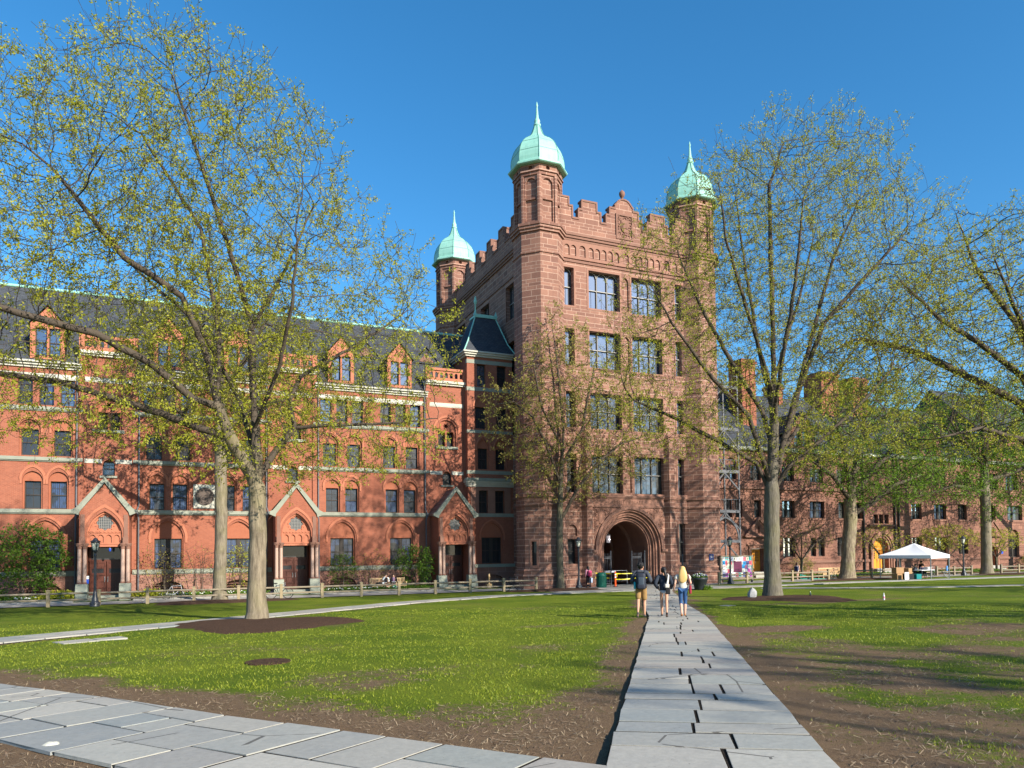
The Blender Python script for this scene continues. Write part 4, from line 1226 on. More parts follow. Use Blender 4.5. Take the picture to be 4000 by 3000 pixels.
for z0, z1, s_ in ((6.35, 10.0, 1), (10.0, 13.9, -1), (13.9, 17.8, 1)):
    a, b_ = (fx0 + .3, fx1 - .5) if s_ > 0 else (fx1 - .3, fx0 + .5)
    q = MB()
    for y in (fy1 - .75, fy1 - .1):
        q.tube([(a, y, z0), (b_, y, z1)], .06, 4)
    for k in range(1, 16):
        t_ = k / 16; x = a + (b_ - a) * t_; q.box(x - .12, x + .12, fy1 - .75, fy1 - .1, z0 + (z1 - z0) * t_ - .02, z0 + (z1 - z0) * t_ + .02)
    q.build("stair_flight", M['irongrey'], FE)
# ------------------------------------------------------------------ ground sheet with worn patches
TREES_AT = [(2.16, 27.78), (26.0, 27.8), (47.6, 27.8), (1.66, 48.8), (25.48, 49.2), (54.46, 48.9), (77.5, 49.6), (50, 10), (26, 6.6)]
PATH_MAIN = ((-2.6, -6.0), (26.8, 38.4))          # centre line ends
def seg_dist(px, py, a, b):
    ax, ay = a; bx, by = b; dx, dy = bx - ax, by - ay
    t = np.clip(((px - ax) * dx + (py - ay) * dy) / (dx * dx + dy * dy), 0, 1)
    return np.hypot(px - ax - t * dx, py - ay - t * dy)
def vnoise(x, y, seed):
    xi, yi = np.floor(x).astype(int), np.floor(y).astype(int)
    xf, yf = x - xi, y - yi
    xf, yf = xf * xf * (3 - 2 * xf), yf * yf * (3 - 2 * yf)
    def h(a, b):
        n = (a * 374761393 + b * 668265263 + seed * 974711) & 0x7fffffff
        n = ((n ^ (n >> 13)) * 1274126177) & 0x7fffffff
        return ((n ^ (n >> 16)) & 0xffff) / 65535.0
    return (h(xi, yi) * (1 - xf) + h(xi + 1, yi) * xf) * (1 - yf) + (h(xi, yi + 1) * (1 - xf) + h(xi + 1, yi + 1) * xf) * yf
def fbm(x, y, seed, o=4):
    s = 0; a = .5; f = 1
    for k in range(o): s = s + a * vnoise(x * f, y * f, seed + k); a *= .5; f *= 2.03
    return s / (1 - .5 ** o)
MAINC = [(-1.2, -3.1), (3.97, 4.9), (14.65, 20.0), (17.9, 25.2), (28.6, 41.3)]
NEARC = [(-9.0, 21.6), (-3.2, 13.0), (-1.75, 10.9), (-.55, 8.95), (.5, 7.45), (2.9, 3.9)]
MIDC = [(-16, 14.4), (-4.9, 24.1), (10.75, 37.4), (17.5, 41.1), (22, 41.6), (26, 41.9)]
def line_dist(px, py, pts):
    d = None
    for a, b in zip(pts[:-1], pts[1:]):
        q = seg_dist(px, py, a, b); d = q if d is None else np.minimum(d, q)
    return d
def dirt_at(px, py):
    px = np.asarray(px, float); py = np.asarray(py, float)
    n = fbm(px * .42 + 7, py * .42, 11); n2 = fbm(px * 1.3, py * 1.3, 31)
    near = np.clip((14.5 - py - .03 * px + (n - .5) * 8) / 7, 0, 1)      # the worn near part of the lawn
    d = .24 + .36 * near * (n2 * 1.2 + .25) + (n - .5) * .62 + (n2 - .5) * .22
    dm = line_dist(px, py, MAINC)
    wid = .6 + 1.35 * np.clip((17 - py) / 12, 0, 1) + (n2 - .5) * 1.2
    d = np.maximum(d, np.clip(1.3 - (dm - 1.0) / np.maximum(wid + (n - .5) * 1.6, .25), 0, 1) * (.36 + .62 * n2 + .1 * near))
    dn = line_dist(px, py, NEARC)
    d = np.maximum(d, np.clip(1.2 - (dn - 1.05) / (1.1 + n2), 0, 1) * (.6 + .5 * n2))
    left = (py - 13.0 + (px + 3.2) * 1.5) < -1.0                          # below the near walk: bare soil
    d = np.where(left & (px < 3), np.maximum(d, .8), d)
    dd = line_dist(px, py, MIDC); d = np.maximum(d, np.clip(1.0 - (dd - .9) / .6, 0, 1) * .6)
    # bare spot right of the path, thin strip behind it
    for cx, cy_, rx, ry, a in ((13.5, 14.6, 2.2, 1.0, .75), (25, 23.2, 6, .8, .55), (10.3, 19.5, 2.2, .7, .5)):
        q = ((px - cx) / rx) ** 2 + ((py - cy_) / ry) ** 2
        d = np.maximum(d, np.clip(1.4 - q, 0, 1) * a)
    return d
def axis(lo, a, b, hi, fine):
    return np.concatenate([np.geomspace(1, lo, 14)[::-1] * -1 + a, np.arange(a, b, fine), b + np.geomspace(1, hi, 16)])
gx = axis(260, -14, 44, 400, .26); gy = axis(70, 1.5, 48, 500, .26)
GX, GY = np.meshgrid(gx, gy)
DZ = np.interp(GY, [-60, -10, 0, 20, 47, 50, 400], [1.9, 1.5, 1.24, .68, .06, 0, 0])
DI = dirt_at(GX, GY)
bumpy = (fbm(GX * .7, GY * .7, 5) - .5) * .07 * np.clip((47 - GY) / 4, 0, 1)
GZ = DZ + bumpy - .02
nx_, ny_ = len(gx), len(gy)
me = bpy.data.meshes.new("lawn")
idx = np.arange(nx_ * ny_).reshape(ny_, nx_)
quads = np.stack([idx[:-1, :-1], idx[:-1, 1:], idx[1:, 1:], idx[1:, :-1]], -1).reshape(-1, 4)
def np_mesh(me, V, F, smooth=False):
    k = F.shape[1]
    me.vertices.add(len(V)); me.vertices.foreach_set("co", np.ascontiguousarray(V, dtype=np.float32).ravel())
    me.loops.add(F.size); me.loops.foreach_set("vertex_index", np.ascontiguousarray(F, dtype=np.int32).ravel())
    me.polygons.add(len(F)); me.polygons.foreach_set("loop_start", np.arange(0, F.size, k, dtype=np.int32))
    me.polygons.foreach_set("loop_total", np.full(len(F), k, dtype=np.int32))
    me.update(calc_edges=True)
    if smooth: me.polygons.foreach_set("use_smooth", np.ones(len(F), dtype=bool))
    return me
np_mesh(me, np.stack([GX.ravel(), GY.ravel(), GZ.ravel()], 1), quads, True)
at = me.attributes.new("dirt", 'FLOAT', 'POINT'); at.data.foreach_set("value", DI.ravel().astype(np.float32))
tag(link_mesh("lawn", me, M['lawn']), kind="structure")

# ------------------------------------------------------------------ flagged walks
prng = random.Random(17)
def polyline_frame(pts):
    P = [Vector((x, y)) for x, y in pts]; L = [0]
    for a, b in zip(P[:-1], P[1:]): L.append(L[-1] + (b - a).length)
    def at(s):
        for i in range(len(P) - 1):
            if s <= L[i + 1] or i == len(P) - 2:
                t = (s - L[i]) / (L[i + 1] - L[i]); d = (P[i + 1] - P[i]).normalized()
                # smooth the tangent a little near the joints
                return P[i].lerp(P[i + 1], t), d, Vector((-d.y, d.x))
    return at, L[-1]
def flag_path(name, pts, width, rows, gap, rng, split=(.32, .7), thick=.035, lift=.022, edge=.007):
    atf, LL = polyline_frame(pts)
    b = MB()
    s = 0
    while s < LL - .2:
        dl = rng.uniform(*rows); e = min(s + dl, LL)
        cuts = [0.0]
        if width > 1.5:
            k = rng.choice((1, 2, 2, 2, 3)) if dl < rows[1] * .75 else rng.choice((2, 2, 3, 3))
            c = sorted(min(.86, max(.14, (i + 1) / (k) + rng.uniform(-.16, .16))) for i in range(k - 1))
            cuts += c
        elif rng.random() < .3: cuts.append(rng.uniform(*split))
        cuts.append(1.0)
        for u0, u1 in zip(cuts[:-1], cuts[1:]):
            g = gap / 2
            # a cell may be split along the walk into two courses
            parts = [(s, e)] if not (dl > rows[1] * .8 and rng.random() < .35) else [(s, (s + e) / 2 + rng.uniform(-.08, .08)), None]
            if len(parts) == 2: parts[1] = (parts[0][1], e)
            for a0, a1 in parts:
                cr = []
                for (ss, uu, gs, gu) in ((a0, u0, g, g), (a0, u1, g, -g), (a1, u1, -g, -g), (a1, u0, -g, g)):
                    p, d, nrm = atf(min(max(ss + gs * rng.uniform(.9, 1.6), 0), LL))
                    off = (uu - .5) * width + gu * rng.uniform(.5, 1.2)
                    if uu in (0.0, 1.0): off += rng.uniform(-edge, edge) if uu == 1.0 else rng.uniform(-edge, edge)
                    q = p - nrm * off
                    cr.append((q.x, q.y))
                tz = rng.uniform(-.003, .003)
                tx_, ty_ = rng.uniform(-.002, .002), rng.uniform(-.002, .002)
                top = [(x, y, gz(y) + lift + tz + (tx_ if i in (0, 1) else -tx_) + (ty_ if i in (1, 2) else -ty_)) for i, (x, y) in enumerate(cr)]
                cx_ = sum(p[0] for p in top) / 4; cy2 = sum(p[1] for p in top) / 4
                ins = [(x + (cx_ - x) * .012, y + (cy2 - y) * .012, z + .0006) for x, y, z in top]
                low = [(x, y, z - thick) for x, y, z in top]
                b.add(ins + top + low, [(0, 1, 2, 3)] + [(i, 4 + i, 4 + (i + 1) % 4, (i + 1) % 4) for i in range(4)] + [(4 + i, 8 + i, 8 + (i + 1) % 4, 4 + (i + 1) % 4) for i in range(4)])
        s = e
    o = b.build(name, M['flag']); tag(o, kind="structure")
    q = MB(); N = max(6, int(LL / 1.2)); vs_ = []      # dark soil showing in the joints
    for i in range(N + 1):
        p, d, nrm = atf(LL * i / N)
        for sg in (-1, 1):
            e_ = p + nrm * sg * (width / 2 - .01); vs_.append((e_.x, e_.y, gz(e_.y) + lift - .0085))
    q.add(vs_, [(2 * i, 2 * i + 1, 2 * i + 3, 2 * i + 2) for i in range(N)])
    tag(q.build("path_bed", M['joint']), kind="structure"); return o
flag_path("flagstone_path", MAINC, 1.86, (.42, 1.0), .046, prng)
flag_path("near_walk", NEARC, 1.95, (.6, 1.35), .036, prng)
flag_path("diagonal_walk", MIDC, 1.75, (.8, 1.7), .022, prng)
flag_path("right_walk", [(35.5, 41.3), (46, 41.9), (62, 40.7), (90, 39.3)], 2.2, (.8, 1.8), .022, prng)
flag_path("far_right_walk", [(34.5, 37.8), (37.4, 33.8), (40.5, 30.6), (44.6, 28.9), (60, 24)], 1.3, (.8, 1.8), .022, prng)
def sheet(name, pts, lift, mat, n=1):
    """paved sheet following the ground, subdivided along its length"""
    b = MB()
    for q in pts:
        vs_ = []
        (x0, y0), (x1, y1), (x2, y2), (x3, y3) = q
        N = 12
        for i in range(N + 1):
            t = i / N
            for (ax, ay), (bx, by) in (((x0, y0), (x3, y3)), ((x1, y1), (x2, y2))):
                x, y = ax + (bx - ax) * t, ay + (by - ay) * t
                vs_.append((x, y, gz(y) + lift))
        b.add(vs_, [(2 * i, 2 * i + 1, 2 * i + 3, 2 * i + 2) for i in range(N)])
    return tag(b.build(name, M[mat]), kind="structure")
# plaza before the gate (flags laid as a wide path), facade walk, bed kerbs
flag_path("gate_plaza", [(31.4, 40.0), (31.4, 52.6)], 9.6, (.9, 1.5), .02, prng)
flag_path("plaza_apron", [(22.0, 42.6), (36.6, 42.6)], 3.4, (1.0, 1.8), .02, prng, lift=.016)
sheet("facade_walk", [((-40, 49.2), (26.6, 49.2), (26.6, 52.6), (-40, 52.6))], .012, 'walk')
sheet("facade_walk_right", [((36.2, 46.9), (120, 46.9), (120, 51.6), (36.2, 51.6))], .012, 'walk')
def cobbles():
    b = MB(); r = random.Random(4)
    for x0, x1 in ((-20, ENT[0] - 1.8), (ENT[0] + 1.8, ENT[1] - 1.8), (ENT[1] + 1.8, ENT[2] - 1.8)):
        x = x0
        while x < x1:
            for k in range(3):
                y = 52.7 + k * .3
                b.add([(x + .02, y + .02, .03), (x + .42, y + .02, .03), (x + .42, y + .26, .03), (x + .02, y + .26, .03), (x, y, .0), (x + .44, y, .0), (x + .44, y + .28, .0), (x, y + .28, .0)], [(0, 1, 2, 3), (0, 4, 5, 1), (1, 5, 6, 2), (2, 6, 7, 3), (3, 7, 4, 0)])
            x += .46
    tag(b.build("cobble_strip", M['walk']), kind="structure")
cobbles()
# planting beds along the brick hall
def bed_soil():
    for a, b_ in ((-19, ENT[0] - 1.7), (ENT[0] + 1.7, ENT[1] - 1.7), (ENT[1] + 1.7, ENT[2] - 1.7)):
        b = MB(); b.box(a, b_, 53.75, 56.35, -.1, .10); tag(b.build("planting_bed", M['mulch']), kind="structure")
        b = MB(); b.box(a, b_, 53.6, 53.74, -.1, .16); tag(b.build("bed_kerb", M['walk']), kind="structure")
    b = MB(); b.box(53, 66, 52.3, 56.3, -.1, .08); tag(b.build("planting_bed", M['mulch']), kind="structure")
    b = MB(); b.box(71, 84.6, 52.3, 56.3, -.1, .08); tag(b.build("planting_bed", M['mulch']), kind="structure")
bed_soil()
# mulch rings
def mulch(cx, cy_, rx, ry, rot=0, h=.09):
    b = MB(); N = 40; rings = 6; r = random.Random(int(cx * 10)); vs_ = [(cx, cy_, gz(cy_) + h)]
    wob = [1 + .16 * math.sin(3 * k * 2 * PI / N + cx) + r.uniform(-.05, .05) for k in range(N)]
    for i in range(1, rings + 1):
        t = i / rings
        for k in range(N):
            a = 2 * PI * k / N; x, y = rx * t * wob[k] * math.cos(a), ry * t * wob[k] * math.sin(a)
            X, Y = cx + x * math.cos(rot) - y * math.sin(rot), cy_ + x * math.sin(rot) + y * math.cos(rot)
            vs_.append((X, Y, gz(Y) + h * (1 - t ** 3) + (r.uniform(0, .025) if i < rings else 0) - (.05 if i == rings else 0)))
    fs = [(0, 1 + k, 1 + (k + 1) % N) for k in range(N)]
    for i in range(rings - 1):
        o = 1 + i * N
        fs += [(o + k, o + N + k, o + N + (k + 1) % N, o + (k + 1) % N) for k in range(N)]
    b.add(vs_, fs, True); tag(b.build("mulch_bed", M['mulch']), kind="structure")
mulch(2.3, 26.0, 3.0, 3.4, .5); mulch(25.6, 26.2, 2.6, 3.2); mulch(1.7, 47.4, 4.2, 2.2); mulch(24.3, 46.9, 3.8, 2.5)
mulch(48.5, 26.6, 4.0, 2.8); mulch(54, 47.0, 6.0, 2.0); mulch(76, 47.2, 6.5, 2.2)

# ------------------------------------------------------------------ grass blades on the nearer lawn
def blades():
    rs = np.random.RandomState(8)
    N = 260000
    # density falls with distance from the camera
    ang = rs.uniform(R(-14), R(62), N); dist = 5 + 27 * rs.uniform(0, 1, N) ** 1.25
    x, y = dist * np.sin(ang), dist * np.cos(ang)
    d = dirt_at(x, y) + (fbm(x * 7, y * 7, 77, 3) - .5) * .9
    clump = fbm(x * 2.2, y * 2.2, 91, 3)
    keep = (d < .50) & (line_dist(x, y, MAINC) > 1.02) & (line_dist(x, y, NEARC) > 1.06) & (line_dist(x, y, MIDC) > .98)
    for cx, cy_, r_ in ((2.3, 26.0, 3.2), (25.6, 26.2, 2.9)): keep &= np.hypot(x - cx, y - cy_) > r_
    keep &= rs.uniform(0, 1, N) < np.clip(.25 + 1.5 * (clump - .35), .1, 1)
    x, y, d, dist, clump = x[keep], y[keep], d[keep], dist[keep], clump[keep]
    n = len(x)
    h = rs.uniform(.018, .045, n) * (1 + 1.2 * np.clip(clump - .55, 0, 1)) * (1 - .35 * np.clip(d, 0, 1)); wd = (.0035 + .00022 * dist) * rs.uniform(.8, 1.5, n)
    a = rs.uniform(0, 2 * PI, n); ln = rs.uniform(.2, .9, n) * h; la = rs.uniform(0, 2 * PI, n)
    z = np.interp(y, [-60, -10, 0, 20, 47, 50, 400], [1.9, 1.5, 1.24, .68, .06, 0, 0]) - .02 + (fbm(x * .7, y * .7, 5) - .5) * .07 - .004
    V = np.empty((n, 3, 3))
    V[:, 0] = np.stack([x - np.cos(a) * wd, y - np.sin(a) * wd, z], 1); V[:, 1] = np.stack([x + np.cos(a) * wd, y + np.sin(a) * wd, z], 1)
    V[:, 2] = np.stack([x + np.cos(la) * ln, y + np.sin(la) * ln, z + h], 1)
    m = bpy.data.meshes.new("grass"); np_mesh(m, V.reshape(-1, 3), np.arange(n * 3).reshape(-1, 3))
    o = link_mesh("grass", m, M['blade']); tag(o, "short green lawn grass growing in worn uneven tufts", "grass", kind="stuff")
blades()

def straw():
    rs = np.random.RandomState(18)
    N = 45000
    ang = rs.uniform(R(-14), R(62), N); dist = 4.6 + 17 * rs.uniform(0, 1, N) ** 1.2
    x, y = dist * np.sin(ang), dist * np.cos(ang)
    d = dirt_at(x, y)
    keep = (d > .40) & (line_dist(x, y, MAINC) > 1.0) & (line_dist(x, y, NEARC) > 1.04) & (fbm(x * .9, y * .9, 55, 3) + rs.uniform(-.25, .25, N) > .45)
    x, y = x[keep], y[keep]; n = len(x)
    z = np.interp(y, [-60, -10, 0, 20, 47, 50, 400], [1.9, 1.5, 1.24, .68, .06, 0, 0]) - .02 + (fbm(x * .7, y * .7, 5) - .5) * .07
    a = rs.uniform(0, 2 * PI, n); L = rs.uniform(.012, .045, n); W = rs.uniform(.0015, .004, n); t = rs.uniform(-.012, .02, n)
    dx, dy = np.cos(a), np.sin(a)
    c = np.stack([x, y, z + .012], 1)
    A = np.stack([dx * L, dy * L, t], 1); B = np.stack([-dy * W, dx * W, W * .3], 1)
    V = np.stack([c - A - B, c + A - B, c + A + B, c - A + B], 1)
    m = bpy.data.meshes.new("dry_straw"); np_mesh(m, V.reshape(-1, 3), np.arange(n * 4).reshape(-1, 4))
    o = link_mesh("dry_straw", m, leaf("dry_straw_litter", [(.26, .19, .115), (.36, .28, .18), (.18, .125, .08), (.12, .08, .055)], .1)); tag(o, "scattered dry straw and leaf litter on the bare soil", "straw", kind="stuff")
straw()
# ------------------------------------------------------------------ trees: limbs laid out by hand, finer wood grown into the crown's space
def unit(v): return v / np.maximum(np.linalg.norm(v, axis=-1, keepdims=True), 1e-9)
def grow(seeds, hull, n_attr, rs, step=.42, di=3.6, dk=.75, iters=90, up_=.12, shell=.5):
    P, par = [], []
    for poly, root in seeds:
        prev = root
        pts = [np.array(p, float) for p in poly]
        if prev == -1 and not P: P.append(pts[0]); par.append(-1); prev = 0; last = pts[0]
        else:
            # attach to the nearest existing node
            A = np.array(P); prev = int(np.argmin(((A - pts[0]) ** 2).sum(1))); last = A[prev]
        for p in pts[1:] if prev == 0 and len(P) == 1 else pts:
            d = p - last; L = np.linalg.norm(d)
            if L < .05: continue
            k = max(1, int(round(L / step)))
            base = last.copy()
            for i in range(1, k + 1):
                q = base + d * i / k + (rs.normal(0, .014, 3) if i < k else 0)
                P.append(q); par.append(prev); prev = len(P) - 1
            last = p
    P = np.array(P); par = list(par)
    n_seed = len(P)
    att = []
    tot = sum(r[0] * r[1] * r[2] for c, r in hull)
    for c, r in hull:
        m = max(8, int(n_attr * (r[0] * r[1] * r[2]) / tot))
        d = unit(rs.normal(size=(m, 3))); rad = rs.uniform(0, 1, (m, 1)) ** (1 / 3 * (1 - shell * .6))
        att.append(np.array(c) + d * rad * np.array(r) * (1 + rs.normal(0, .05, (m, 1))))
    att = np.concatenate(att)
    near = np.zeros(len(att), int); nd = np.full(len(att), 1e9)
    def upd(i0):
        nonlocal near, nd
        for c0 in range(i0, len(P), 400):
            Q = P[c0:c0 + 400]
            D = np.sqrt(np.maximum(((att[:, None, :] - Q[None]) ** 2).sum(-1), 0)); j = D.argmin(1); dm = D[np.arange(len(att)), j]
            b = dm < nd; nd = np.where(b, dm, nd); near = np.where(b, j + c0, near)
    lo = np.argmax(P[:, 2] > 0)
    upd(0)
    kids = {}
    for it in range(iters):
        k = nd > dk
        att, near, nd = att[k], near[k], nd[k]
        if not len(att): break
        s = nd < di
        if not s.any(): di *= 1.5; continue
        acc = np.zeros((len(P), 3)); np.add.at(acc, near[s], unit(att[s] - P[near[s]]))
        u = np.unique(near[s])
        dirv = unit(unit(acc[u]) + np.array([0, 0, up_]) + rs.normal(0, .16, (len(u), 3)))
        newp = P[u] + dirv * step
        ok = []
        for a, q in zip(u, newp):
            ks = kids.setdefault(int(a), [])
            if len(ks) < 3 and all(np.linalg.norm(q - o_) > step * .45 for o_ in ks): ks.append(q); ok.append(True)
            else: ok.append(False)
        ok = np.array(ok)
        if not ok.any(): break
        i0 = len(P); P = np.concatenate([P, newp[ok]]); par += list(u[ok]); upd(i0)
    return P, np.array(par), n_seed

def add_twigs(P, par, rs, n_per, lens, up_=.25, droop=0.0, thin=1.0):
    """short side shoots on the young wood; returns extended nodes and the twig node index list"""
    n = len(P); cnt = np.zeros(n, int)
    for i in range(n - 1, 0, -1): cnt[par[i]] += cnt[i] + 1
    young_shaded = np.where(cnt < 14)[0]
    young_shaded = young_shaded[young_shaded > 0]
    dirs = unit(P[young_shaded] - P[par[young_shaded]])
    reps = rs.poisson(n_per, len(young_shaded)) + (cnt[young_shaded] == 0)
    base = np.repeat(young_shaded, reps); d0 = np.repeat(dirs, reps, axis=0)
    m = len(base)
    d = unit(d0 * .8 + rs.normal(0, .55, (m, 3)) + np.array([0, 0, up_]))
    L = rs.uniform(lens[0], lens[1], (m, 1))
    a = P[base] + d * L * .5 + rs.normal(0, .02, (m, 3))
    d2 = unit(d + rs.normal(0, .25, (m, 3)) + np.array([0, 0, up_ - droop]))
    b = a + d2 * L * .5
    i1 = n + np.arange(m); i2 = n + m + np.arange(m)
    P2 = np.concatenate([P, a, b]); par2 = np.concatenate([par, base, i1])
    return P2, par2, i1, i2

def wood_mesh(name, P, par, r_base, tip, flare=.9, flare_h=.5, rpow=2.12, minr=.006, keep_r=None):
    n = len(P)
    w = np.zeros(n); kids = np.zeros(n, int); np.add.at(kids, par[1:], 1)
    w[kids == 0] = 1
    order = np.argsort(-np.arange(n))
    # children always come after their parents
    for i in range(n - 1, 0, -1): w[par[i]] += w[i]
    r = w ** (1 / rpow); r = r / r[0] * r_base; r = np.where(r < r_base * .35, r * (.7 + .3 * r / (r_base * .35)), r); r = np.maximum(r, minr)
    z0 = P[0, 2]; hgt = P[:, 2] - z0
    trunk = r > r_base * .55
    r = np.where(trunk, r * (1 + flare * np.exp(-hgt / flare_h)), r)
    tang = np.zeros((n, 3)); tang[1:] = unit(P[1:] - P[par[1:]]); tang[0] = (0, 0, 1)
    best = np.full(n, -1); bw = np.zeros(n)
    for i in range(1, n):
        if w[i] > bw[par[i]]: bw[par[i]] = w[i]; best[par[i]] = i
    ct = tang.copy(); hb = best >= 0; ct[hb] = unit(tang[hb] + tang[best[hb]])
    V, F, Yg = [], [], []
    young_shaded = np.clip((r_base * .78 - r) / (r_base * .34), 0, 1)  # thinner wood takes the young bark tone with crown shade painted in
    off = 0
    for k, sel_lo, sel_hi in ((12, .12, 9), (6, .028, .12), (3, 0, .028)):
        e = np.where((r >= sel_lo) & (r < sel_hi))[0]; e = e[e > 0]
        if not len(e): continue
        p = par[e]
        main = best[p] == e
        rp = np.where(main, r[p], r[e] * 1.15)
        tp = np.where(main[:, None], ct[p], tang[e])
        ref = np.where(np.abs(tang[e][:, 2:3]) < .8, np.array([[0, 0, 1.]]), np.array([[1., 0, 0]]))
        def ring(c, t, rad):
            u = unit(np.cross(ref, t)); v = np.cross(t, u)
            a = np.arange(k) * 2 * PI / k
            return c[:, None, :] + rad[:, None, None] * (u[:, None, :] * np.cos(a)[None, :, None] + v[:, None, :] * np.sin(a)[None, :, None])
        # one frame per edge avoids twist
        fr = tang[e]
        A = ring(P[p], tp, rp); B = ring(P[e], ct[e], r[e])
        m = len(e)
        V.append(np.concatenate([A, B], 1).reshape(-1, 3))
        Yg.append(np.concatenate([np.repeat(young_shaded[p][:, None], k, 1), np.repeat(young_shaded[e][:, None], k, 1)], 1).ravel())
        b0 = off + np.arange(m)[:, None] * 2 * k; i = np.arange(k)[None]
        F.append(np.stack([b0 + i, b0 + (i + 1) % k, b0 + k + (i + 1) % k, b0 + k + i], -1).reshape(-1, 4))
        off += m * 2 * k
    me = bpy.data.meshes.new(name)
    np_mesh(me, np.concatenate(V), np.concatenate(F), True)
    a_ = me.attributes.new("young_shaded", 'FLOAT', 'POINT'); a_.data.foreach_set("value", np.concatenate(Yg).astype(np.float32))
    return me, r

def leaf_mesh(name, C, D, rs, per, size, spread, droop=.5, elong=2.0):
    """small folded leaves in loose bunches round points C along shoots D"""
    m = len(C)
    c = np.repeat(C, per, axis=0) + rs.normal(0, spread, (m * per, 3)); d = np.repeat(D, per, axis=0)
    n = len(c)
    ax = unit(d * .6 + rs.normal(0, .7, (n, 3)) + np.array([0, 0, -droop]))
    sd = unit(np.cross(ax, rs.normal(size=(n, 3)))); nm = np.cross(ax, sd)
    L = (rs.uniform(.6, 1.3, (n, 1)) * size); W = L / elong
    V = np.stack([c, c + ax * L * .5 + sd * W * .5 + nm * W * .12, c + ax * L, c + ax * L * .5 - sd * W * .5 + nm * W * .12], 1)
    me = bpy.data.meshes.new(name)
    np_mesh(me, V.reshape(-1, 3), np.arange(n * 4).reshape(-1, 4))
    return me

def make_tree(name, label, base, seeds, hull, n_attr, r_base, seed, barkm, leafm, leaf_per=3, leaf_size=.13, spread=.07, twig_n=.9, lens=(.35, .9), step=.42, dk=.75, di=3.6, up_=.12, minr=.0065, droop=.5, group=None, cat="tree", flare=.5, shell=.5, leaf_frac=1.0, whips=0.0, flare_h=.65):
    rs = np.random.RandomState(seed)
    bx, by = base; bz = gz(by) - .08
    seeds = [([(bx, by, bz)] + [tuple(p) for p in seeds[0]], -1)] + [(list(s), 0) for s in seeds[1:]]
    P, par, ns = grow(seeds, hull, n_attr, rs, step=step, dk=dk, di=di, up_=up_, shell=shell)
    P2, par2, i1, i2 = add_twigs(P, par, rs, twig_n, lens, up_)
    if whips:      # long leafy shoots standing out of the crown's upper surface
        ctr = P2[:, :2].mean(0); zc = np.percentile(P2[:, 2], 45)
        out = np.where((P2[i2][:, 2] > zc) & (rs.uniform(0, 1, len(i2)) < whips))[0]
        b0 = i2[out]; d = np.zeros((len(b0), 3)); d[:, :2] = (P2[b0][:, :2] - ctr) * .06; d[:, 2] = 1.0
        d = unit(unit(d) + rs.normal(0, .2, d.shape)); L = rs.uniform(.5, 1.5, (len(b0), 1)); prev = b0; wi = []
        for q in range(4):
            nn = P2[prev] + d * L / 4 + rs.normal(0, .02, d.shape); k0 = len(P2)
            P2 = np.concatenate([P2, nn]); par2 = np.concatenate([par2, prev]); prev = k0 + np.arange(len(b0)); wi.append(prev)
        i2 = np.concatenate([i2] + wi)
    t = thing(name, label, cat, (bx, by, bz), 0, group)
    off = np.array([bx, by, bz])
    me, r = wood_mesh("trunk", P2 - off, par2, r_base, 0, flare=flare, minr=minr, flare_h=flare_h)
    link_mesh("trunk", me, M[barkm], t)
    sel = np.concatenate([i2, i1])
    if leaf_frac < 1: sel = sel[rs.uniform(0, 1, len(sel)) < leaf_frac]
    C = P2[sel] - off; D = unit(P2[sel] - P2[par2[sel]])
    lm = leaf_mesh("crown", C, D, rs, leaf_per, leaf_size, spread, droop)
    link_mesh("crown", lm, M[leafm], t)
    return t
def dz(Y0, pts):
    """limb laid out as (X, Z, depth offset) about the trunk's plane Y0: depth moves it along the sight line"""
    out = []
    for p in pts:
        X, Z, d = p if len(p) == 3 else (p[0], p[1], 0)
        k = (Y0 + d) / Y0
        out.append((X * k, Y0 + d, 2.88 + (Z - 2.88) * k))
    return out
Y0 = 27.8
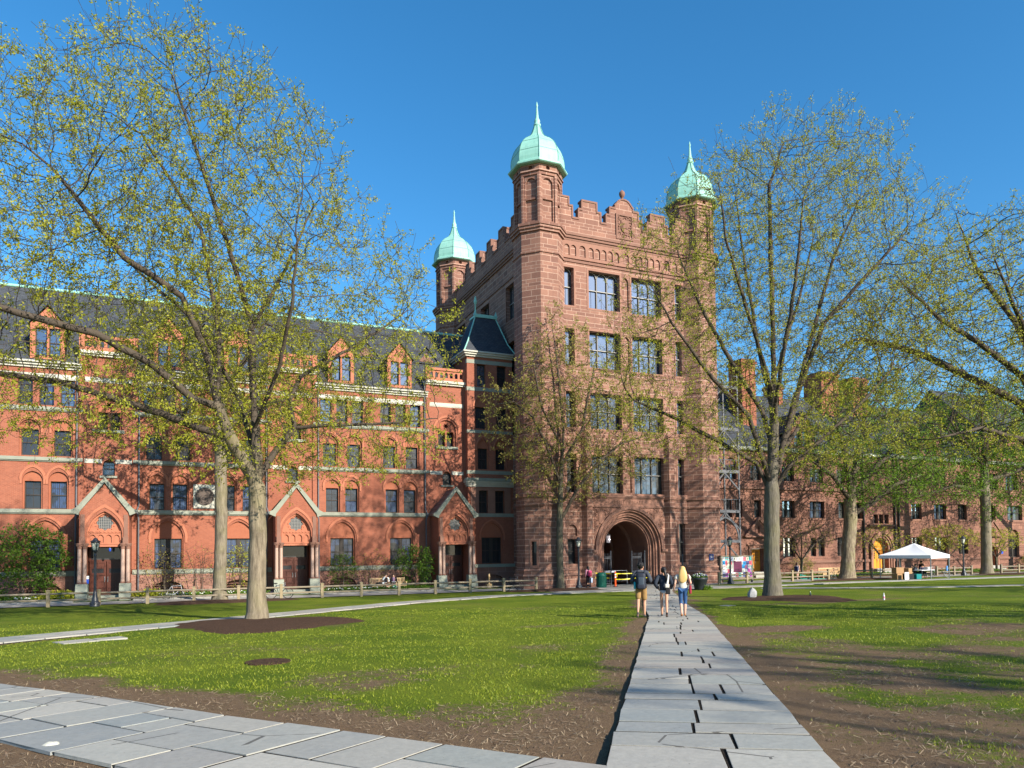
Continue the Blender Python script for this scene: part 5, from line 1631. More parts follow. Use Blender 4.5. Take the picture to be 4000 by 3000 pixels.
make_tree("oak_tree", "large wide spreading oak with yellow-green new leaves in brown mulch beside the diagonal walk", (2.17, Y0), [
    dz(Y0, [(2.2, 3), (2.2, 6), (2.05, 8.7, .3), (2.0, 11.2, .2), (1.2, 14, 0), (.2, 17, .2), (-.6, 19.6, 0)]),
    dz(Y0, [(2.15, 5.4), (1.3, 7.0, -.4), (.9, 8.1, -.6), (.1, 8.3, -1), (-1.2, 9.4, -1.4), (-2.9, 10.3, -2), (-5.0, 10.7, -2.6), (-7.5, 11.4, -3)]),
    dz(Y0, [(.9, 8.1, -.6), (.4, 10.2, -.6), (-.3, 11.9, -.8), (-2.1, 13.0, -1.2), (-4.0, 15.4, -1.5)]),
    dz(Y0, [(.9, 8.1, -.6), (.9, 10.8, .4), (.3, 14.4, 1), (-1.6, 17.4, 1.4)]),
    dz(Y0, [(2.2, 5.5), (2.75, 6.5, .2), (3.5, 7.5, .4), (3.3, 8.4, .3), (3.7, 9.4, .6), (4.9, 10.2, 1), (6.6, 11.4, 1.3), (7.8, 12.4, 1.5)]),
    dz(Y0, [(3.5, 7.5, .4), (5.2, 7.7, -.6), (7.2, 7.9, -1), (9.0, 8.2, -1.2)]),
    dz(Y0, [(2.1, 6.6, .1), (1.5, 8.6, 2), (.2, 11, 3.6), (-2.5, 13.3, 4.6)]),
    dz(Y0, [(2.1, 7.4, .1), (2.9, 9.5, -2), (3.4, 12, -3.4), (3.6, 14.5, -4.2)]),
    dz(Y0, [(2.0, 11.0, .2), (3.2, 13.4, .8), (4.2, 16, 1.2)]),
    dz(Y0, [(1.3, 7.0, -.4), (-1.5, 7.9, 1), (-4.0, 8.6, 1.8), (-6.5, 8.8, 2.2)]),
], [((.2, Y0, 14.2), (5.6, 5.5, 6.6)), ((-1.2, Y0, 17.0), (3.6, 4, 4.3)), ((-5.6, Y0, 11.8), (5.6, 5, 4.8)), ((-4.2, Y0, 15.4), (3.2, 4, 3.6)), ((5.4, Y0 + .4, 10.8), (4.2, 4.5, 4.6)), ((3.4, Y0, 7.0), (5.8, 4.6, 1.7)), ((-4.5, Y0, 7.9), (5.2, 4.5, 1.6)), ((-10, Y0, 10.5), (4, 4.5, 4.5))],
    9800, .30, 101, 'bark', 'leafoak', leaf_per=11, leaf_size=.092, spread=.062, leaf_frac=.66, whips=.05, twig_n=1.45, lens=(.3, .9), dk=.56, step=.36, minr=.007, shell=.35)
make_tree("oak_tree", "straight-trunked oak with yellow-green leaves in front of the memorial plaque behind the rail fence", (1.66, 48.8), [
    dz(48.8, [(1.75, 5), (1.7, 9.7), (1.8, 13), (1.5, 17), (1.6, 20)]),
    dz(48.8, [(1.7, 9.5), (-.5, 11.5, -.5), (-3, 13, -1)]), dz(48.8, [(1.75, 10.5), (4, 12.2, .5), (6.5, 13.2, .8)]),
    dz(48.8, [(1.75, 12), (.2, 14.5, 2), (-1.5, 17, 3)]), dz(48.8, [(1.7, 12.5), (3.3, 15.5, -1.5), (4.5, 18, -2)]),
], [((1.6, 48.8, 15), (5.6, 5, 6)), ((3.5, 48.8, 12.3), (5, 4, 2.6))], 2800, .36, 102, 'barkmid', 'leafoak', leaf_per=7, leaf_size=.17, spread=.08, leaf_frac=.7, twig_n=1.2, dk=.66, minr=.009)
make_tree("slender_tree", "slender tree with sparse pale buds standing against the tower beside the gate lamp", (25.48, 49.2), [
    dz(49.2, [(25.45, 4.3), (25.6, 8.1), (25.9, 12), (25.5, 16.6), (25.0, 20.4)]),
    dz(49.2, [(25.6, 5.2), (26.9, 7.4, -.5), (28.8, 9.6, -1), (30.9, 11.2, -1.4), (33.3, 12.0, -1.6)]),
    dz(49.2, [(25.6, 7.8), (24.4, 10.9, -.5), (23.3, 12.9, -.8), (21.8, 13.9, -1), (20.4, 13.6, -1.2)]),
    dz(49.2, [(25.7, 9.3), (27.5, 12.1, -.6), (28.2, 15.3, -1), (28.9, 18.0, -1.4)]),
    dz(49.2, [(25.7, 10.8), (24.1, 13.6, -1.5), (23.4, 17, -2.2)]), dz(49.2, [(25.8, 6.6), (26.9, 8.2, -2), (27.6, 10.5, -3)]),
], [((25.2, 48.2, 15.2), (3.2, 2.6, 5.6)), ((29.6, 47.8, 12.2), (4.2, 2.6, 4.6)), ((21.9, 48, 12.2), (2.8, 2.6, 3.6)), ((25.5, 48.2, 8.6), (4.6, 2.2, 2.2))], 2100, .25, 103, 'barkslimshade', 'leafpale', leaf_per=7, leaf_size=.15, spread=.075, leaf_frac=.75, whips=.04, twig_n=1.3, lens=(.35, .8), dk=.56, minr=.009, up_=.2)
make_tree("oak_tree", "tall upright oak with many steep limbs and budding leaves right of the flagstone path", (26.0, Y0), [
    dz(Y0, [(26.0, 3), (26.1, 5.8), (26.35, 9, 0), (26.4, 11.7, .2), (26.4, 16.3, .3), (26.4, 21, .2), (27.4, 23.4, 0)]),
    dz(Y0, [(26.1, 5.9), (25.4, 7.6, -.3), (24.8, 9.3, -.5), (22.7, 10.9, -.9), (20.3, 13.4, -1.4), (19.3, 14.9, -1.6)]),
    dz(Y0, [(26.2, 7.8), (25.6, 9.6, .4), (24.0, 11.6, .9), (22.3, 13.9, 1.4), (20.8, 16.6, 2)]),
    dz(Y0, [(26.15, 6.0), (26.9, 8.0, .3), (27.8, 10.4, .6), (29.2, 14.3, 1), (30.6, 17.9, 1.3), (32.9, 22.0, 1.6)]),
    dz(Y0, [(26.1, 5.6), (27.2, 6.9, -.5), (29.0, 8.1, -1), (32.0, 10.2, -1.6), (34.6, 12.4, -2)]),
    dz(Y0, [(26.0, 5.6), (25.2, 7.0, .5), (23.1, 7.9, 1), (20.2, 9.0, 1.5), (18.2, 9.6, 1.8)]),
    dz(Y0, [(27.8, 10.4, .6), (29.8, 14.4, -.6), (33.0, 17.4, -1.4), (36.0, 20.1, -2)]),
    dz(Y0, [(26.3, 9.0), (26.9, 12, -1.6), (28, 16.5, -3), (28.6, 20.5, -3.6)]), dz(Y0, [(26.3, 9.6), (25.4, 13, 1.6), (24.6, 17.5, 3), (24.2, 20.5, 3.6)]),
    dz(Y0, [(26.3, 10.6), (25, 14, -1.6), (23.6, 17.8, -2.4), (23.3, 20.2, -2.8)]), dz(Y0, [(26.4, 11.2), (28, 15, 2.2), (29.5, 19.5, 3.4), (30.3, 22.6, 3.8)]),
    dz(Y0, [(26.2, 7.0), (29.6, 10.8, 2.4), (33, 14.4, 4), (35.3, 17.2, 4.6)]),
], [((27.6, Y0, 17.2), (6.6, 5.8, 6.8)), ((21.6, Y0, 14.2), (4.0, 4.6, 5.4)), ((33.4, Y0, 16.2), (3.8, 4.8, 6.4)), ((25.8, Y0 - .3, 8.9), (8.6, 5.0, 2.4)), ((19.2, Y0, 10.6), (3.0, 3.6, 3.0)), ((29.4, Y0, 21.2), (4.2, 4, 3.4))],
    8200, .37, 104, 'barkoakshade', 'leafoak', leaf_per=9, leaf_size=.09, spread=.06, whips=.05, twig_n=1.4, lens=(.3, .85), dk=.57, step=.37, minr=.007, up_=.24, leaf_frac=.66, shell=.35)
make_tree("elm_tree", "dark limbed elm at the lawn's edge reaching low over the mulch far right", (47.9, Y0), [
    dz(Y0, [(47.8, 4), (47.8, 9), (47.6, 14), (47.4, 19), (47.2, 23)]),
    dz(Y0, [(47.8, 10.5), (45.8, 13.0, -.3), (42.1, 14.6, -.6), (38.6, 15.7, -1), (35.6, 17.4, -1.4)]),
    dz(Y0, [(47.8, 9.2), (45.7, 11.4, .4), (41.2, 12.5, .8), (36.7, 13.6, 1.1), (32.4, 13.9, 1.4)]),
    dz(Y0, [(47.7, 13), (45.4, 16.2, .6), (41.9, 19, 1.2), (40.6, 21.3, 1.5), (39.9, 22.6, 1.7)]),
    dz(Y0, [(47.8, 7.6), (45.6, 9.2, -.8), (41.9, 9.7, -1.4), (38, 8.9, -1.8)]), dz(Y0, [(47.8, 10), (50, 13, -1), (53, 16, -2)]), dz(Y0, [(47.7, 12), (46, 16, -2.5), (43.5, 20, -3.6)]),
], [((45.0, Y0, 17), (7.4, 6, 6.4)), ((38.4, Y0, 14.6), (6.2, 5, 4.6)), ((40, Y0, 9.4), (5.6, 4.4, 1.7)), ((33.2, Y0, 13.2), (4.2, 3.6, 2.4)), ((52, Y0, 16), (5, 5, 6))], 5600, .50, 105, 'barkdark', 'leafoak', leaf_per=5, leaf_size=.13, spread=.08, twig_n=1.3, dk=.6, minr=.008, droop=.6, leaf_frac=.7)
make_tree("elm_tree", "leaning ridged pale trunk with fresh green crown beside the slatted bench", (54.46, 48.9), [
    dz(48.9, [(54.7, 2.5), (55.1, 5.4), (55.1, 7.0), (56.0, 10.6, .3), (57.3, 14.2, .4)]),
    dz(48.9, [(55.1, 5.8), (57.7, 6.9, -.6), (60.8, 8.7, -1), (62.6, 9.2, -1.2)]), dz(48.9, [(55.1, 7.0), (57.8, 9.8, -.5), (61.5, 12.6, -1)]),
    dz(48.9, [(55.1, 7.2), (53.0, 9.4, -.6), (50.6, 10.6, -1)]), dz(48.9, [(55.2, 8), (54.6, 11.5, -1.5), (53.6, 14.5, -2)]),
], [((56.8, 48.4, 13.4), (6.6, 5, 4.8)), ((58.5, 48.4, 16.2), (4.8, 4.5, 2.8)), ((60.2, 48, 9.4), (4.6, 4, 2.7)), ((51.6, 48.2, 11), (3.4, 4, 2.6)), ((57, 48, 8.3), (5.4, 4, 1.7))], 3400, .58, 106, 'barkpale', 'leafgreen', leaf_per=5, leaf_size=.17, spread=.16, twig_n=1.3, dk=.68, minr=.009, droop=.3)
make_tree("leafy_tree", "upright tree with bright green leaves all up its trunk behind the white tent", (74.8, 49.6), [
    dz(49.6, [(74.9, 6.7), (74.9, 11.4), (74.8, 17)]), dz(49.6, [(74.8, 8.5), (70.2, 9.0, -.5), (66.2, 8.0, -1), (63, 7.5, -1.2)]),
    dz(49.6, [(74.9, 9.5), (79, 10.5, -.5), (83, 11.5, -1)]), dz(49.6, [(74.9, 11), (71.5, 14, -1), (69, 16.5, -1.5)]), dz(49.6, [(74.9, 11.5), (78.5, 15, .5), (81.5, 17.5, 1)]), dz(49.6, [(74.9, 10.5), (75.6, 14, -2.5)]),
], [((74.8, 49, 15), (7.5, 5, 5)), ((68, 48.8, 9.6), (4.6, 3.6, 2.6)), ((81.5, 49, 10.6), (5, 4, 4)), ((74.8, 49.0, 9.0), (1.7, 1.7, 5.2))], 3200, .48, 107, 'barkmid', 'leafgreen', leaf_per=5, leaf_size=.19, spread=.18, twig_n=1.3, dk=.72, minr=.011, droop=.3)
make_tree("leafy_tree", "hazy yellow-green crown at the far right end of the yard", (92.0, 50.5), [
    dz(50.5, [(92, 5), (92.1, 9), (92, 15), (91.5, 20)]), dz(50.5, [(92, 8), (87.5, 11.5), (84.5, 14)]), dz(50.5, [(92, 9), (96.5, 13), (99, 16)]),
], [((91, 50.2, 16.5), (8, 4.5, 6.5)), ((86, 50, 12), (4, 3.5, 3.5))], 900, .4, 110, 'bark', 'leafoak', leaf_per=5, leaf_size=.24, spread=.2, twig_n=1.0, dk=1.0, minr=.014)
# understorey shrubs along the facades: (name, label, X, Y, height, spread, leaf material, leaves per twig, density, seed)
def shrub(name, label, x, y, h, wd, leafm, per, n, seed, size=.12, stems=4, spread=.09, frac=1.0, base_r=.05, cat="shrub", single=False, dp=.55, bk='twig'):
    rs = random.Random(seed)
    sd = []
    for k in range(stems):
        a = 2 * PI * k / stems + rs.uniform(-.4, .4)
        b = (x + .15 * math.cos(a), y + .15 * math.sin(a), gz(y) + .05)
        m = (x + wd * .3 * math.cos(a), y + wd * .22 * math.sin(a), h * .45)
        e = (x + wd * .62 * math.cos(a), y + wd * .35 * math.sin(a), h * (.75 + rs.uniform(0, .15)))
        sd.append([b, m, e] if k else [(x, y, h * .3), (x + .1, y, h * .75)])
    if single:
        sd = [[(x, y, h * .22), (x + .05, y, h * .34), (x, y, h * .8)]] + [[(x, y, h * .3), (x + wd * .5 * math.cos(a), y + wd * .3 * math.sin(a), h * .62), (x + wd * .85 * math.cos(a), y + wd * .5 * math.sin(a), h * .72)] for a in [2 * PI * k / stems + rs.uniform(-.3, .3) for k in range(stems)]]
    return make_tree(name, label, (x, y), sd, [((x, y, h * .62), (wd, wd * dp, h * .36)), ((x, y, h * .35), (wd * .7, wd * dp * .7, h * .25))] if not single else [((x, y, h * .68), (wd, wd * dp, h * .26))], n, base_r, seed, bk, leafm, leaf_per=per, leaf_size=size, spread=spread, twig_n=1.0, lens=(.15, .45), step=.2, dk=.3, di=1.6, minr=.006, droop=.1, cat=cat, flare=.2, leaf_frac=frac)
shrub("leafy_shrub", "broad bright green shrub covering the first tall window at the facade's left end", -9.3, 54.9, 5.0, 2.3, 'leafdark', 5, 700, 201, .16)
shrub("bare_shrub", "sparse pale-leaved shrub between the left porch and the window beside it", -1.6, 55.2, 3.5, 1.7, 'leafpale', 2, 330, 202, .11, frac=.7)
shrub("bare_shrub", "thin nearly leafless shrub against the brick wall below the memorial plaque", .7, 55.2, 3.7, 1.5, 'leafpale', 1, 300, 203, .10, frac=.4)
shrub("leafy_shrub", "loose yellow-green shrub between the fenced oak and the big oak", 3.2, 55.0, 3.6, 1.5, 'leafyellow', 3, 340, 204, .11, frac=.8)
shrub("leafy_shrub", "small upright green shrub under the window right of the middle porch", 10.3, 55.1, 2.9, 1.1, 'leafdark', 4, 330, 205, .13)
shrub("bare_shrub", "spiny half-bare shrub rising behind the teak bench", 12.9, 55.5, 3.1, 1.6, 'leafpale', 2, 330, 206, .11, frac=.5)
shrub("leafy_shrub", "dense dark green shrub beside the rightmost porch's left pedestal", 15.9, 54.9, 3.5, 1.5, 'leafdark', 5, 520, 207, .15)
shrub("small_tree", "small bare spreading tree in front of the brownstone hall's paired windows", 53.6, 53.4, 5.6, 3.6, 'leafpale', 2, 420, 208, .13, stems=6, frac=.35, base_r=.13, cat="tree", single=True, bk='barkdark')
shrub("small_tree", "small bare spreading tree left of the arched oak door", 64.8, 53.6, 5.4, 3.4, 'leafyellow', 2, 420, 209, .14, stems=6, frac=.45, base_r=.12, cat="tree", single=True, bk='barkdark')
shrub("small_tree", "small spreading tree with thin green leaves behind the tent's peak", 74.6, 53.6, 5.6, 4.0, 'leafyellow', 3, 460, 210, .15, stems=6, frac=.6, base_r=.12, cat="tree", single=True, bk='barkdark')
shrub("small_tree", "small thin tree with few leaves near the brownstone hall's far end", 82.5, 53.6, 5.2, 3.6, 'leafyellow', 3, 400, 211, .15, stems=6, frac=.6, base_r=.12, cat="tree", single=True, bk='barkdark')
shrub("leafy_shrub", "low brown-green shrub under the brownstone hall's first double window", 55.4, 55.2, 2.0, 1.5, 'leafpale', 3, 260, 212, .12)
shrub("leafy_shrub", "low rounded shrub beside the last gabled oak door", 91.5, 54.8, 2.3, 2.0, 'leafyellow', 4, 280, 213, .14)
# yard trees behind the photographer: they throw the long bare shadows on the lawn
def shade_tree(label, x, y, seed, h=18.0, wd=7.0, n=900):
    return make_tree("yard_tree", label, (x, y), [
        [(x, y, 5), (x + .3, y, 9), (x, y + .3, h * .85)], [(x, y, 5.2), (x - 2.5, y + 1, 9), (x - 5, y + 2, 12)], [(x, y, 5.6), (x + 2.5, y - 1, 9), (x + 5, y - 1.5, 12.5)], [(x, y, 6.4), (x + .8, y - 2.6, 10), (x + 1, y - 4.5, 13)], [(x, y, 6.8), (x - .6, y + 2.6, 10), (x - 1, y + 4.5, 13)]],
        [((x, y, h * .66), (wd, wd, h * .33))], n, .5, seed, 'bark', 'leafoak', leaf_per=3, leaf_size=.2, spread=.12, twig_n=.9, dk=1.0, step=.5, minr=.012)
shade_tree("bare-limbed yard tree out of sight right of the camera, its crown over the near lawn", 31, -3, 301)
shade_tree("yard tree out of sight behind the photographer, nearest of those on the left", 4, -19, 302, 17, 6.5, 700)
shade_tree("yard tree out of sight farther right of the camera near the far lawn", 52, 5, 303, 18, 7.5)
shade_tree("yard tree out of sight well behind the flagstone path's start", 22, -22, 304, 19, 7)
shade_tree("yard tree out of sight at the back right corner of the yard", 43, -17, 305, 19, 7.5)
# ------------------------------------------------------------------ street furniture and small things
def lamp_post(label, x, y, H=3.8):
    t = thing("lamp_post", label, "lamp post", (x, y, gz(y) + .0), 0, "black lamp posts of the yard")
    b = MB()
    b.lathe([(.26, 0), (.27, .06), (.24, .1), (.25, .2), (.2, .27), (.16, .36), (.17, .44), (.13, .52), (.12, .62), (.1, .68), (.1, .78), (.075, .84)], (0, 0, 0), 12)
    for k in range(8): b.ball((.2 * math.cos(k * PI / 4), .2 * math.sin(k * PI / 4), .17), .07, 6, 4, (1, 1, 1.3))
    b.build("base", M['cast'], t, True)
    b = MB(); n = 20; vs_ = []
    for z, r_ in ((.8, .078), (2.85, .062)):
        for k in range(n): rr = r_ * (1 if k % 2 else .86); vs_.append((rr * math.cos(2 * PI * k / n), rr * math.sin(2 * PI * k / n), z))
    b.add(vs_, [(k, (k + 1) % n, n + (k + 1) % n, n + k) for k in range(n)])
    b.lathe([(.075, 2.8), (.09, 2.86), (.07, 2.9), (.06, 2.98), (.1, 3.04), (.13, 3.1), (.11, 3.14)], (0, 0, 0), 12)
    b.build("shaft", M['cast'], t, True)
    b = MB(); b.lathe([(.10, 3.12), (.15, 3.25), (.19, 3.42), (.2, 3.52), (.17, 3.58)], (0, 0, 0), 12); b.build("lamp_glass", M['lampglass'], t, True)
    b = MB()
    for k in range(4):
        a = k * PI / 2 + .4
        b.tube([(r_ * math.cos(a), r_ * math.sin(a), z) for r_, z in ((.12, 3.1), (.165, 3.25), (.205, 3.42), (.215, 3.53), (.2, 3.6))], .016, 5)
        for s_ in (-1, 1):
            b.tube([(.2 * math.cos(a), .2 * math.sin(a), 3.34), (.195 * math.cos(a + s_ * .35), .195 * math.sin(a + s_ * .35), 3.46), (.215 * math.cos(a + s_ * .78), .215 * math.sin(a + s_ * .78), 3.55)], .011, 4)
    b.lathe([(.215, 3.54), (.24, 3.58), (.23, 3.63), (.17, 3.68), (.12, 3.73), (.11, 3.78), (.07, 3.8), (.02, 3.83)], (0, 0, 0), 12)
    for k in range(8): b.ball((.22 * math.cos(k * PI / 4), .22 * math.sin(k * PI / 4), 3.63), .035, 5, 4)
    b.build("lamp_cap", M['cast'], t, True)
    return t
LP = lamp_post("black lamp post on the lawn's edge in front of the leftmost porch", -4.86, 47.02)
for lb, x, y in (("black lamp post between the slender tree and the gateway arch", 26.31, 47.86), ("black lamp post in front of the poster-covered notice board", 39.94, 47.36), ("black lamp post at the far end of the yard right of the white tent", 68.31, 47.54)):
    o = dup(LP, None, (x, y, gz(y)), 0, lb)
# plain dark post behind the blonde walker
t = thing("sign_post", "plain black post standing close to the tower's narrow arched window", "post", (35.73, 48.0, gz(48)))
b = MB(); b.lathe([(.16, 0), (.16, .05), (.09, .12), (.07, .3), (.06, 2.3)], (0, 0, 0), 10); b.build("shaft", M['cast'], t, True)
b = MB(); b.lathe([(.085, 2.28), (.1, 2.34), (.085, 2.4), (.02, 2.46)], (0, 0, 0), 10); b.build("cap", M['cast'], t, True)

def fence(label, xs, y, skip=(), yend=None):
    t = thing("rail_fence", label, "fence", (xs[0], y, gz(y)))
    r = random.Random(int(xs[0] * 7 + y))
    yf = lambda x: y if yend is None else y + (yend - y) * (x - xs[0]) / (xs[-1] - xs[0])
    for i, x in enumerate(xs):
        b = MB(); h = .88 + r.uniform(-.03, .03); Y = yf(x); z = gz(Y)
        b.box(x - .085, x + .085, Y - .085, Y + .085, z - .1, z + h); b.box(x - .11, x + .11, Y - .11, Y + .11, z + h, z + h + .035)
        b.add([(x - .11, Y - .11, z + h + .035), (x + .11, Y - .11, z + h + .035), (x + .11, Y + .11, z + h + .035), (x - .11, Y + .11, z + h + .035), (x, Y, z + h + .08)], [(0, 1, 4), (1, 2, 4), (2, 3, 4), (3, 0, 4)])
        b.build("post", M['fencepost'] if r.random() < .75 else M['fencewood'], t)
        if i + 1 < len(xs) and i not in skip:
            x2 = xs[i + 1]; Y2 = yf(x2)
            for zz in (.36, .72):
                b = MB(); zm = r.uniform(-.02, .02)
                b.tube([(x, Y, gz(Y) + zz), ((x + x2) / 2, (Y + Y2) / 2 + r.uniform(-.02, .02), gz(Y) + zz + zm), (x2, Y2, gz(Y2) + zz)], [.055, .065, .055], 7)
                b.build("rail", M['fencewood'], t)
    return t
fence("long two-rail split wood fence between the lawn and the brick hall's walk", [-14.9 + 2.52 * k for k in range(16)], 48.75, yend=48.05)
fence("short two-rail fence in front of the notice board and first oak door", [38.75, 41.85, 44.6, 47.3, 49.8, 52.0], 47.3, yend=48.7)
fence("two-rail fence behind the green elm and the tent", [55.6, 58.4, 61.2, 64.0, 66.4], 49.6, skip=(), yend=49.6)
fence("far two-rail fence beside the lamp post right of the tent", [66.9, 69.4, 72.0, 76.6, 79.4, 82.4, 85.4, 88.4], 49.3, skip=(2,))

# timber bollard light
t = thing("bollard", "short turned wooden bollard on a square block by the rightmost porch", "bollard", (21.75, 54.3, 0))
b = MB(); b.box(-.24, .24, -.2, .2, 0, .32); b.build("block", M['teak'], t, True)
b = MB(); b.lathe([(.075, .32), (.075, .85), (.09, .87), (.09, .95), (.075, .97), (.075, 1.08), (.05, 1.12)], (0, 0, 0), 10); b.build("post", M['teak'], t, True)

# planter full of pansies
t = thing("flower_planter", "large dark round planter of blue and white pansies on the plaza's edge", "planter", (30.65, 39.35, gz(39.35)))
b = MB(); b.lathe([(.33, 0), (.34, .03), (.49, .62), (.52, .64), (.53, .78), (.5, .8), (.46, .76), (.44, .6)], (0, 0, 0), 28); b.build("pot", plain("dark_grey_resin", (.02, .024, .03), .5, .1, 4), t, True)
b = MB(); b.lathe([(.46, .68), (.3, .74), (.02, .76)], (0, 0, 0), 20, cap=False); b.build("soil", M['mulch'], t, True)
def scatter_leaves(name, mat, parent, boxes, n, size, seed, up_=.6):
    rs = np.random.RandomState(seed); C = []
    for (x0, x1, y0, y1, z0, z1), w_ in boxes:
        m = int(n * w_); C.append(np.stack([rs.uniform(x0, x1, m), rs.uniform(y0, y1, m), rs.uniform(z0, z1, m)], 1))
    C = np.concatenate(C); D = unit(rs.normal(size=C.shape) * .6 + np.array([0, 0, up_]))
    return link_mesh(name, leaf_mesh(name, C, D, rs, 2, size, size * .3, -.2, 1.6), mat, parent)
def disc_pts(n, r, z0, z1, seed):
    rs = np.random.RandomState(seed); a = rs.uniform(0, 2 * PI, n); q = r * np.sqrt(rs.uniform(0, 1, n))
    return np.stack([q * np.cos(a), q * np.sin(a), rs.uniform(z0, z1, n) + (r - q) * .35], 1), rs
C, rs_ = disc_pts(420, .5, .74, .86, 3); link_mesh("leaves", leaf_mesh("leaves", C, unit(rs_.normal(size=C.shape) + [0, 0, .8]), rs_, 2, .09, .03, 0, 1.6), M['leafdark'], t)
for nm, col, n, sd in (("white_blossom", (.75, .75, .72), 42, 5), ("blue_blossom", (.05, .04, .35), 60, 6)):
    C, rs_ = disc_pts(n, .48, .84, .94, sd); b = MB()
    for p in C: b.ball(p, .036, 6, 4, (1, 1, .6))
    o = b.build(nm, plain(nm + "_petal", col, .6, .15, 5), t, True)

# barrier posts and tape in front of the gate
def delineator(label, x, y):
    t = thing("barrier_post", label, "barrier post", (x, y, gz(y)), 0, "orange barrier posts before the gate")
    b = MB(); b.lathe([(.24, 0), (.24, .03), (.18, .06), (.08, .07)], (0, 0, 0), 8); b.build("foot", M['rubber'], t, True)
    b = MB(); b.lathe([(.075, .05), (.075, 1.08), (.06, 1.12), (.05, 1.18), (.02, 1.2)], (0, 0, 0), 10); b.build("tube", M['orange'], t, True)
    for z in (.72, .92):
        b = MB(); b.lathe([(.078, z), (.078, z + .1)], (0, 0, 0), 10, cap=False); b.build("reflective_band", M['white'], t, True)
    return t
delineator("orange barrier post farthest left in the gateway, partly behind another", 29.75, 50.5)
delineator("orange barrier post nearest the green bin", 30.14, 49.0); delineator("orange barrier post in the middle of the taped gateway", 32.3, 48.7)
b = MB()
def tape(p0, p1, sag, w_=.06, tw=0):
    N = 10; vs_ = []
    for i in range(N + 1):
        q = i / N; p = Vector(p0).lerp(Vector(p1), q); p.z -= sag * 4 * q * (1 - q); a = tw * q
        dz_ = Vector((math.sin(a) * .5, math.sin(a), math.cos(a))) * w_
        vs_ += [p - dz_ * .5, p + dz_ * .5]
    b.add(vs_, [(2 * i, 2 * i + 1, 2 * i + 3, 2 * i + 2) for i in range(N)])
pL, pA, pB, pC, pD = (28.9, 50.3), (29.75, 50.42), (30.14, 48.92), (32.3, 48.62), (34.0, 49.9)
for z, sg in ((1.08, .03), (.74, .06)):
    tape((pL[0], pL[1], z + .05), (pA[0], pA[1], z), sg); tape((pA[0], pA[1], z), (pB[0], pB[1], z - .02), .03, tw=2.0)
    tape((pB[0], pB[1], z - .02 - (.1 if z < 1 else 0)), (pC[0], pC[1], z + .02), sg, tw=.6); tape((pC[0], pC[1], z + .02), (pD[0], pD[1], z + .02), sg * 1.6, tw=1.0)
b.tube([(pB[0] + .08, pB[1] - .02, 1.06), (pB[0] + .1, pB[1] - .03, .8)], .02, 4); b.tube([(pC[0] - .08, pC[1] - .02, 1.08), (pC[0] - .09, pC[1] - .03, .86)], .02, 4)
o = b.build("caution_tape", M['yellowtape']); tag(o, "yellow caution tape strung in two sagging lines between the orange posts", "tape")
# green litter bin
t = thing("litter_bin", "dark green round litter bin at the foot of the arch's left side", "bin", (28.75, 48.75, .03))
b = MB(); b.lathe([(.36, 0), (.38, .04), (.38, .86), (.4, .88), (.4, .95), (.34, .98)], (0, 0, 0), 20)
for k in range(20): b.box(.375, .395, -.03, .03, .08, .84, (lambda a: lambda x, y, z: (x * math.cos(a) - y * math.sin(a), x * math.sin(a) + y * math.cos(a), z))(2 * PI * k / 20))
b.build("body", M['greenbin'], t, True)
b = MB(); b.lathe([(.36, .98), (.34, 1.08), (.2, 1.16), (.05, 1.18)], (0, 0, 0), 20); b.build("lid", M['greenbin'], t, True)
# iron gate leaves standing open in the arch
def gate_leaf(label, x, y, w_, ang, h=2.7):
    t = thing("iron_gate", label, "gate", (x, y, .02), ang)
    b = MB(); b.tube([(0, 0, 0), (0, 0, h + .1)], .05, 6); b.tube([(w_, 0, .1), (w_, 0, h - .05)], .035, 6)
    for z in (.15, 1.1, h - .5, h - .4): b.tube([(0, 0, z), (w_, 0, z)], .028, 5)
    b.build("gate_frame", M['irongrey'], t, True)
    b = MB(); n = max(4, int(w_ / .13))
    for k in range(1, n):
        x_ = w_ * k / n; b.tube([(x_, 0, .15), (x_, 0, h - .2 + (.1 if k % 2 else 0))], [.014, .012], 4); b.lathe([(.02, h - .24), (.004, h - .06)], (x_, 0, 0), 4)
    b.build("bars", M['irongrey'], t, True)
gate_leaf("open iron gate leaf with spiked bars at the arch's left jamb", 31.25, 51.45, .85, R(168))
gate_leaf("open iron gate leaf with spiked bars right of the arch's middle", 33.35, 51.6, 1.0, R(8))
gate_leaf("iron gate leaf folded back against the arch's right jamb", 34.55, 51.5, 1.3, R(80))
t = thing("low_barrier", "low grey crowd barrier across the inside of the gateway", "barrier", (31.3, 52.6, .02))
b = MB(); b.tube([(0, 0, 0), (0, 0, 1.15), (2.2, 0, 1.15), (2.2, 0, 0)], .03, 6); b.tube([(0, 0, .3), (2.2, 0, .3)], .02, 5); b.build("rail_frame", M['steel'], t, True)
b = MB(); b.box(0.05, 1.1, -.02, .02, 1.0, 1.13); b.build("sign_board", M['whitecloth'], t, True)
